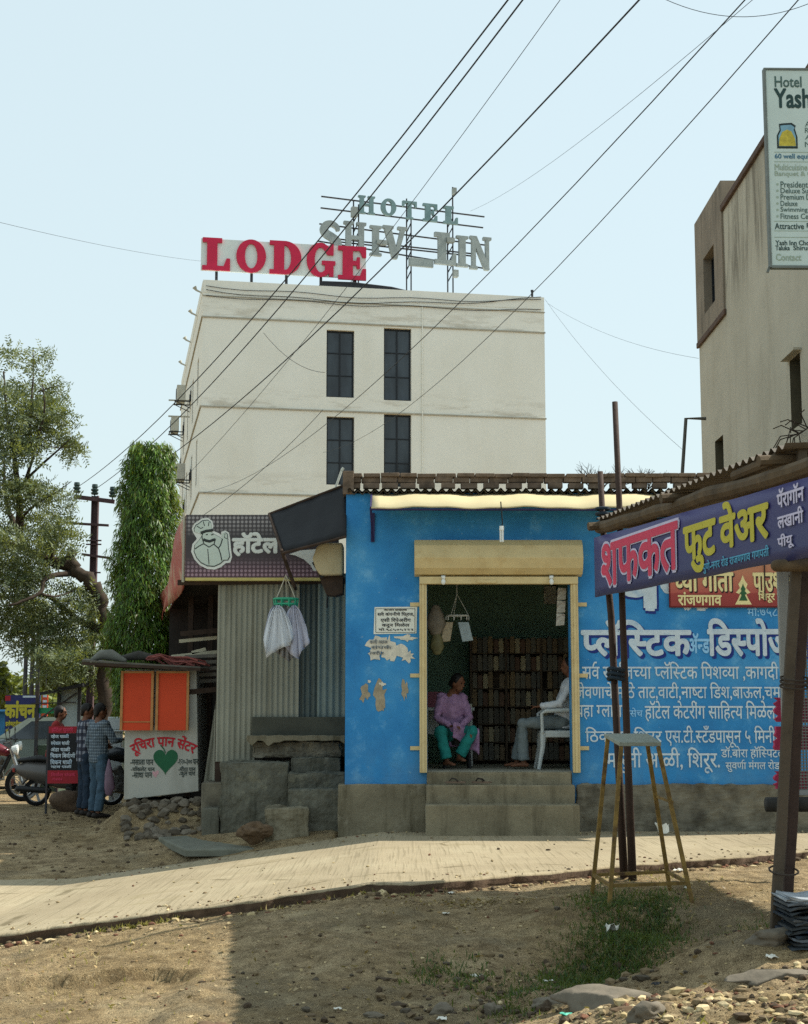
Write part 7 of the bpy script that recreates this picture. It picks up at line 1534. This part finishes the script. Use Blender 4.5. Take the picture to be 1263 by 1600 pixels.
ph = rs.uniform(0, 2 * math.pi, n); lump = 1 + .15 * np.sin(ph * 3 + py / 21.) + .12 * np.sin(ph * 7 - py / 9.) + .06 * np.sin(ph * 13 + py / 5.)
rad = rs.uniform(.35, 1, n) ** .5 * lump; z_ = ZC + (1120 - py) * AY / F * 1.0; X_ = ((cx_ - 631.5) + hw_ * rad * np.cos(ph)) * ak * 1.0; Y_ = AY + hw_ * rad * np.sin(ph) * ak
z_ += rs.uniform(-.1, .1, n); cen = np.stack([X_, Y_, z_], 1); ax = np.stack([np.cos(ph) * .42, np.sin(ph) * .42, -np.ones(n)], 1) + rs.normal(size=(n, 3)) * .36
ASH = leafmat('glossy drooping leaf', ['1f3516', '2c4a1c', '3f6422', '54782a', '6f8e34', '33521f', '5a5a2c'], .24, .45)
leaves('crown', ASH, at, cen, ax, np.stack([-np.sin(ph), np.cos(ph), np.zeros(n)], 1) + rs.normal(size=(n, 3)) * .5, rs.uniform(.07, .15, n), rs.uniform(.014, .026, n), droop=.12)
# bushy trees and shrubs farther off
def bush(label, cx, cy, Y, rx_, ry_, n, hexes, name='tree', trunk=True, seed=1, size=.22, group=None):
    rs = np.random.RandomState(seed); k = Y / F; c0 = P(cx, cy, Y); t = thing(name, label, 'tree' if name == 'tree' else 'shrub', (c0.x, Y, 0), 0, group)
    lob = unit(rs, 9) * rs.uniform(.35, .75, (9, 1)); pick = rs.randint(0, 9, n); q = unit(rs, n) * rs.uniform(.1, 1, (n, 1)) ** .45 * .55 + lob[pick]
    cen = np.array(c0) + q * np.array([rx_ * k, rx_ * k, ry_ * k]); cen[:, 2] = np.maximum(cen[:, 2], .1)
    leaves('crown', leafmat('leaf ' + label[:20], hexes, .25), t, cen, unit(rs, n) + np.array([0, 0, -.3]), unit(rs, n), size * rs.uniform(.6, 1.3, n), size * .5 * rs.uniform(.6, 1.3, n))
    if trunk:
        b = MB(); b.tube([(c0.x, Y, -.1), (c0.x + .1, Y, c0.z * .6), (c0.x, Y, c0.z)], [.16, .11, .05], 8)
        for a in range(5): e = V(c0) + V((math.cos(a * 1.3) * rx_ * k * .6, math.sin(a * 1.3) * rx_ * k * .6, ry_ * k * .5)); b.tube([(c0.x + .1, Y, max(c0.z * .6, .3)), (V(c0) + e) / 2, e], [.06, .04, .015], 6)
        b.build('trunk', BARK, t, smooth=True)
    return t
DK = ['27321a', '323f20', '3f4a26', '4a522c']; MD = ['4d5a32', '5f6b3c', '707a48', '586238']; YG = ['6a6a34', '7a7440', '8a8048', '5d6230']
bush('pale green bushy tree on the skyline at the left edge', 14, 1082, 75, 46, 26, 2600, MD, seed=2, size=.5)
bush('dark leafy tree behind the food stall and the kiosk', 130, 1045, 44, 62, 48, 5200, DK, seed=3, size=.3)
bush('dull green tree standing between the food stall and the mast tree', 170, 1100, 40, 40, 46, 3600, DK, seed=5, size=.26)
bush('yellowing low shrub behind the two men', 183, 1122, 33, 22, 28, 1500, YG, 'shrub', False, 7, .2)
bush('broad pale tree far off behind the signboards', 70, 1110, 90, 70, 34, 2600, MD, seed=9, size=.55)
bush('far dark tree behind the signboards at the left edge', -40, 1070, 70, 70, 60, 2800, DK, seed=12, size=.5)
# far line of trees along the edge of the town
rs = np.random.RandomState(31); n = 26000; base = rs.uniform(-190, 60, 70); kx = rs.randint(0, 70, n); hgt = rs.uniform(3.5, 8.5, 70); dep = rs.uniform(125, 175, 70)
q = unit(rs, n) * rs.uniform(.2, 1, (n, 1)) ** .5; cen = np.stack([base[kx] + q[:, 0] * hgt[kx] * .8, dep[kx] + q[:, 1] * 3, hgt[kx] * (.55 + .48 * q[:, 2])], 1)
o = leaves('distant_trees', leafmat('far foliage', ['46503a', '55603f', '626b4a', '3d4833'], .15), None, cen, unit(rs, n), unit(rs, n), rs.uniform(.5, 1.2, n), rs.uniform(.3, .7, n)); tag(o, 'far line of dull green trees on the horizon', 'trees', kind='stuff')
def twig(label, px, py, Y, h, seed):
    rr = random.Random(seed); c0 = P(px, py, Y); t = thing('dry_shrub', label, 'shrub', (c0.x, Y, 0)); b = MB()
    def grow(p, d, L, r, k):
        e = p + d * L; b.tube([p, p + d * L * .5 + V((rr.uniform(-1, 1), 0, rr.uniform(-1, 1))) * L * .06, e], [r, r * .8, r * .6], 5)
        if k:
            for _ in range(3): grow(p + d * L * rr.uniform(.5, 1), (d + V((rr.uniform(-1, 1), rr.uniform(-.6, .6), rr.uniform(-.35, .7)))).normalized(), L * .66, r * .6, k - 1)
    for _ in range(4): grow(V((c0.x, Y, c0.z - h)), V((rr.uniform(-.7, .7), rr.uniform(-.3, .3), 1)).normalized(), h * .55, .02, 3)
    b.tube([(c0.x, Y, -.1), (c0.x, Y, c0.z - h + .02)], [.06, .03], 6); b.build('trunk', BARK, t); return t
twig('bare grey shrub showing over the shop roof left of the tall pole', 943, 728, 30, .9, 3); twig('bare twiggy shrub showing over the shop roof right of the tall pole', 992, 732, 31, .8, 8)
b = MB(); rr = random.Random(4)
for k in range(14):
    p = V((BX - .04, 29.6 + rr.uniform(-.4, .4), 7.0)); q = p + V((-.1 - rr.random() * .5, rr.uniform(-.7, .7), rr.uniform(-.6, .35))); b.tube([p, (p + q) / 2 + V((-.1, 0, .12)), q], .012, 5)
solo(b, 'dry_creeper', BARK, 'dry creeper twigs on the wall of the right building below its window', 'creeper')

# ================================================================ WIRES
WIREM = simple('black cable', '24262a', .6, .1)
def wire(a, e, sag, label, r=.014, n=18):
    a, e = V(a), V(e); b = MB(); b.tube([a + (e - a) * (i / n) - V((0, 0, 4 * sag * (i / n) * (1 - i / n))) for i in range(n + 1)] + ([e + ((e - a).normalized() + V((0, 0, 4 * sag / (e - a).length))) * 14] if e.y < 25 else []), r * (.62 if r > .0095 else .5), 6); solo(b, 'overhead_wire', WIREM, label, 'wire', group='overhead wires')
wire(P(120, 762, 33.9), P(803, -12, 12), .45, 'overhead wire from the left insulator of the electricity pole, leftmost at the top', .012)
wire(P(148, 765, 33.9), P(826, -12, 12), .45, 'overhead wire from the middle insulator of the electricity pole, second at the top', .012)
wire(P(176, 770, 33.9), P(1010, -12, 12), .45, 'overhead wire from the right insulator of the electricity pole across the lodge sign', .013)
wire(P(160, 866, 34.), P(884, -12, 14), .5, 'thin overhead wire running just right of the two leftmost wires at the top', .007)
wire(P(318, 770, 55.7), P(1175, -12, 14), 1.0, 'overhead service wire reaching the lodge wall above its lowest ledge', .011)
wire(P(505, 707, 55.7), P(1258, -12, 14), .9, 'overhead service wire meeting the lodge between its window rows', .010)
wire(P(735, 330, 58), P(1150, 22, 20), .3, 'thin wire from the grey roof letters up to the right', .009)
wire(P(1025, -8, 16), P(1275, 1, 16), .22, 'short sagging wire across the top right corner', .008)
wire(P(-10, 345, 32), P(314, 408, 56), .1, 'thin wire from the left edge to the red lettered sign', .009)
wire(P(852, 468, 56), P(1066, 702, 38), .3, 'thin wire from the lodge roof corner down to the bent pipe', .009)
wire(P(856, 474, 56), P(1092, 560, 39.9), .3, 'thin wire from the lodge roof corner to the weathered cream building', .008)
wire(P(318, 805, 55.7), P(505, 640, 55.7), .25, 'slack cable hanging across the lower left of the lodge front', .016)
wire(P(412, 520, 55.6), P(508, 582, 55.7), .35, 'short cable looping to the upper left lodge window', .014)
wire(P(104, 818, 33.9), P(60, 1002, 42), .1, 'thin stay wire down from the lower cross arm of the pole', .009)
b = MB()
for ya, yb, sg_ in ((447, 470, .35), (453, 466, .7), (462, 486, .2)):
    a, e = P(322, ya, 55.7), P(845, yb, 57.5); a = HP.at(HP.pix(322, ya)[0], HP.pix(322, ya)[1], .06); e = HP.at(HP.pix(845, yb)[0], HP.pix(845, yb)[1], .06)
    b.tube([a + (e - a) * (i / 20) - V((0, 0, 4 * sg_ * .5 * (i / 20) * (1 - i / 20) + .05 * math.sin(i * .9))) for i in range(21)], .013, 5)
build_each(b, 'cable', WIREM, hotel)

# ================================================================ GROUND COVER AND LITTER
def scatter_stones(name, n, region, rmin, rmax, mats, seed, label, zf=ground_z):
    rs = np.random.RandomState(seed); vs = []; fs = []; mi = []; base = 0
    ico = bmesh.new(); bmesh.ops.create_icosphere(ico, subdivisions=1, radius=1.); IV = np.array([v.co[:] for v in ico.verts]); IF = [tuple(v.index for v in f.verts) for f in ico.faces]; ico.free()
    P_ = region(rs, n); zz_ = zf(P_[:, 0], P_[:, 1])
    for k in range(len(P_)):
        r_ = rmin + (rmax - rmin) * rs.rand() ** 3.5; sc_ = r_ * np.array([rs.uniform(.7, 1.5), rs.uniform(.6, 1.1), rs.uniform(.35, .8)]); a = rs.rand() * 6.28
        q = IV * (1 + rs.uniform(-.28, .28, (len(IV), 1))) * sc_; q = np.stack([q[:, 0] * math.cos(a) - q[:, 1] * math.sin(a), q[:, 0] * math.sin(a) + q[:, 1] * math.cos(a), q[:, 2]], 1) + np.array([P_[k, 0], P_[k, 1], zz_[k] + sc_[2] * .35])
        vs.append(q); fs += [tuple(i + base for i in f) for f in IF]; mi += [rs.randint(len(mats))] * len(IF); base += len(IV)
    me = bpy.data.meshes.new(name); me.from_pydata(np.concatenate(vs).tolist(), [], fs)
    for m_ in mats: me.materials.append(m_)
    me.polygons.foreach_set('material_index', mi); me.update(); o = bpy.data.objects.new(name, me); C.objects.link(o); tag(o, label, 'gravel' if 'rubble' not in name else 'rubble', kind='stuff'); return o
GM = [simple('pebble ' + h, h, .95, .25, 20, .3, 60) for h in ('8f7e60', '665742', 'a8966f', '4a3e30', '75654c', 'c0ae88', '6b4a38')]
def reg_rub(rs, n): u = rs.rand(n * 3); x = -.6 + 6.2 * u; y = 7.2 + 4.2 * rs.rand(n * 3); k = y < 8.9 + .42 * (x - .3) * (x < 2.6) + .9 * (x >= 2.6); k &= (x > -.2 + .35 * rs.rand(n * 3)); q = np.stack([x, y], 1)[k]; return q[:n]
scatter_stones('rubble', 6500, reg_rub, .004, .042, GM, 3, 'sunlit loose rubble and chips covering the lower right ground')
def reg_ditch(rs, n): return np.stack([rs.normal(.7, .75, n), rs.normal(10.6, .75, n)], 1)
scatter_stones('ditch_rubble', 900, reg_ditch, .005, .05, [GM[1], GM[3], GM[4], STN[1]], 5, 'grey stones and clods lying in the shaded ditch')
def reg_all(rs, n): x = rs.uniform(-3.6, 3.6, n * 2); y = rs.uniform(8, 15, n * 2); k = y < near_edge(x) - .1; return np.stack([x, y], 1)[k][:n]
scatter_stones('gravel', 2200, reg_all, .004, .022, GM, 6, 'fine gravel scattered over the dry dirt')
def reg_left(rs, n): return np.stack([rs.uniform(-6, -2.6, n), rs.uniform(19.4, 26, n)], 1)
scatter_stones('gravel', 700, reg_left, .008, .045, [GM[1], GM[3], GM[4]], 7, 'loose stones on the shaded dirt before the kiosk')
def reg_edge(rs, n): x = rs.uniform(-4, 5, n); return np.stack([x, near_edge(x) - np.abs(rs.normal(0, .09, n)) - .02], 1)
scatter_stones('edge_crumbs', 700, reg_edge, .008, .04, GM, 11, 'crumbs of broken concrete along the road edge')
def reg_road(rs, n): x = rs.uniform(-4.2, 5.5, n); q = rs.rand(n); ne_ = near_edge(x); fe_ = np.minimum(far_edge(x), 19.9); y = np.where(q < .45, ne_ + .03 + np.abs(rs.normal(0, .25, n)), np.where(q < .85, fe_ - np.abs(rs.normal(0, .3, n)) - .03, ne_ + (fe_ - ne_) * rs.rand(n))); return np.stack([x, y], 1)
scatter_stones('road_grit', 900, reg_road, .004, .022, GM, 13, 'loose grit along both sides of the concrete road', lambda x, y: road_z(x) + .002)
# grass
def blades(name, label, P_, hmin, hmax, mat, seed, lean=.45):
    rs = np.random.RandomState(seed); n = len(P_); z_ = ground_z(P_[:, 0], P_[:, 1]); cen = np.stack([P_[:, 0], P_[:, 1], z_ - .01], 1); ax = np.stack([rs.normal(0, lean, n), rs.normal(0, lean, n), np.ones(n)], 1)
    o = leaves(name, mat, None, cen, ax, unit(rs, n), rs.uniform(hmin, hmax, n), rs.uniform(.006, .013, n), droop=.25); tag(o, label, 'grass', kind='stuff'); return o
GRASS = leafmat('green grass blade', ['223a1e', '2c4a24', '38562a', '556236', '2a4024', '6a6640'], .2); DRYG = leafmat('dry grass blade', ['8a7c48', '9a8a58', '6f7040', 'a3935f'], .3)
rs = np.random.RandomState(12); pts = []
for px, py, sx, sy, n in ((975, 1460, 34, 14, 2600), (925, 1472, 30, 10, 1400), (1020, 1446, 22, 9, 800), (890, 1490, 26, 10, 900), (850, 1505, 30, 12, 700), (930, 1436, 22, 8, 350), (680, 1482, 26, 6, 500), (735, 1492, 22, 8, 500), (790, 1510, 24, 12, 450), (1140, 1476, 26, 10, 500), (800, 1530, 30, 12, 250)):
    X = []
    for _ in range(int(n * (1.5 if px > 880 else .55))):
        x_, y_ = rs.normal(px, sx), rs.normal(py, sy); h_ = 1.75; Y = F * h_ / (y_ - 1120); X.append(((x_ - 631.5) * Y / F, Y))
    pts.append(np.array(X))
blades('grass', 'green grass growing along the shaded ditch', np.concatenate(pts), .02, .085, GRASS, 3)
pts = []
for px, py, sx, sy, n, h_ in ((270, 1428, 28, 4, 380, 2.0), (1000, 1380, 50, 14, 160, 1.55), (560, 1400, 80, 8, 120, 1.7), (900, 1580, 120, 20, 260, 1.55), (150, 1500, 90, 40, 160, 2.0)):
    X = []
    for _ in range(n):
        x_, y_ = rs.normal(px, sx), rs.normal(py, sy); Y = F * h_ / (y_ - 1120); Xw = (x_ - 631.5) * Y / F; Y = min(Y, float(near_edge(np.array([Xw]))[0]) - .05); X.append((Xw, Y))
    pts.append(np.array(X))
blades('dry_grass', 'dry straw and grass tufts on the dirt beside the road edge', np.concatenate(pts), .02, .08, DRYG, 4, .8)
# dead leaves
n = 1500; rs = np.random.RandomState(15); xy = np.stack([rs.uniform(-3.4, 3.8, n), rs.uniform(8, 14.6, n)], 1); xy = xy[xy[:, 1] < near_edge(xy[:, 0]) - .05]
q = np.stack([rs.normal(.55, .28, 260), rs.normal(13.45, .09, 260)], 1); xy = np.concatenate([xy, q]); n = len(xy); cen = np.stack([xy[:, 0], xy[:, 1], ground_z(xy[:, 0], xy[:, 1]) + .008], 1); ax = np.stack([rs.normal(size=n), rs.normal(size=n), rs.normal(0, .25, n)], 1)
o = leaves('dead_leaves', leafmat('dead leaf', ['7a6244', '93784f', 'ab966c', '5c4834', 'c0ab82'], .15), None, cen, ax, np.stack([rs.normal(size=n), rs.normal(size=n), rs.normal(0, .3, n)], 1), rs.uniform(.02, .06, n), rs.uniform(.012, .03, n)); tag(o, 'dead leaves strewn over the dirt', 'leaves', kind='stuff')
# litter scraps
LWHT = simple('white paper litter', 'd5d3c8', .8, .08, 9, 0); LGRN = simple('green plastic litter', '4fae96', .5, .1); LTAN = simple('tan cardboard litter', 'b89a6c', .85, .1, 9, 0); LBLK = simple('black plastic litter', '202224', .5, .2)
LIT = [(1035, 1288, 20.2 * 0 + 19.4, .16, LWHT, 'crumpled white bag lying by the wall foot beyond the stool'), (678, 1380, 0, .06, LWHT, 'pale scrap in the leaf heap near the road edge'), (645, 1383, 0, .07, LTAN, 'tan scrap at the left of the leaf heap'), (705, 1388, 0, .05, LWHT, 'pale scrap at the right of the leaf heap'), (742, 1367, 0, .06, LTAN, 'tan cup lying close under the road edge'), (829, 1368, 0, .06, LWHT, 'white scrap under the road edge left of the stool'), (805, 1378, 0, .07, LTAN, 'beige scrap before the road edge left of the stool'),
  (697, 1419, 0, .05, LWHT, 'white scrap on the shaded dirt below the leaf heap'), (957, 1448, 0, .10, LWHT, 'white wrapper standing in the green grass'), (748, 1508, 0, .09, LWHT, 'pale wrapper among the ditch stones'), (853, 1521, 0, .08, LWHT, 'white scrap below the weeds in the ditch'), (691, 1575, 0, .06, LWHT, 'white scrap low in the shaded rubble'), (886, 1569, 0, .06, LGRN, 'turquoise plastic scrap at the edge of the sunlit rubble'), (1060, 1354, 0, .08, LWHT, 'white scrap behind the right stool leg'), (1075, 1382, 0, .06, LWHT, 'small white scrap beside the right stool leg'), (1025, 1530, 0, .05, LBLK, 'black plastic scrap right of the half buried boulder'), (528, 1560, 0, .05, LWHT, 'small white scrap in the shaded lower dirt'), (1205, 1488, 0, .06, LWHT, 'white curl of paper before the long flat stone'), (270, 1395, 0, .0, LWHT, ''), (605, 1385, 0, .05, LBLK, 'dark scrap on the dirt left of the leaf heap')]
for k, (px, py, Y, r_, mt, lab) in enumerate(LIT):
    if not lab: continue
    rr = random.Random(50 + k)
    if not Y:
        Y = 12.
        for _ in range(30):
            p = P(px, py, Y); g_ = gz1(p.x, Y); Y = Y * .5 + .5 * min(15.0, max(7, (ZC - g_) * F / max(60, py - 1120)))
    p = P(px, py, Y); x_, y_ = p.x, Y; z_ = max(gz1(x_, y_), float(road_z(x_)) + .004 if y_ > 15 else -9); n_ = 4; b = MB(); vs = []
    a = rr.uniform(0, 3); tall = 1.6 if 'standing' in lab or 'bag' in lab else .55
    for i in range(n_ + 1):
        for j in range(n_ + 1):
            u, v = i / n_ - .5, j / n_ - .5; vs.append((x_ + r_ * (u * math.cos(a) - v * math.sin(a)) * rr.uniform(.8, 1.25), y_ + r_ * (u * math.sin(a) + v * math.cos(a)) * rr.uniform(.8, 1.2), z_ + .006 + r_ * tall * rr.uniform(0, .55)))
    b.add(vs, [(i * 5 + j, i * 5 + j + 1, (i + 1) * 5 + j + 1, (i + 1) * 5 + j) for i in range(n_) for j in range(n_)]); o = solo(b, 'litter_scrap', mt, lab, 'litter', group='litter on the ground'); s2 = o.modifiers.new('thick', 'SOLIDIFY'); s2.thickness = .003
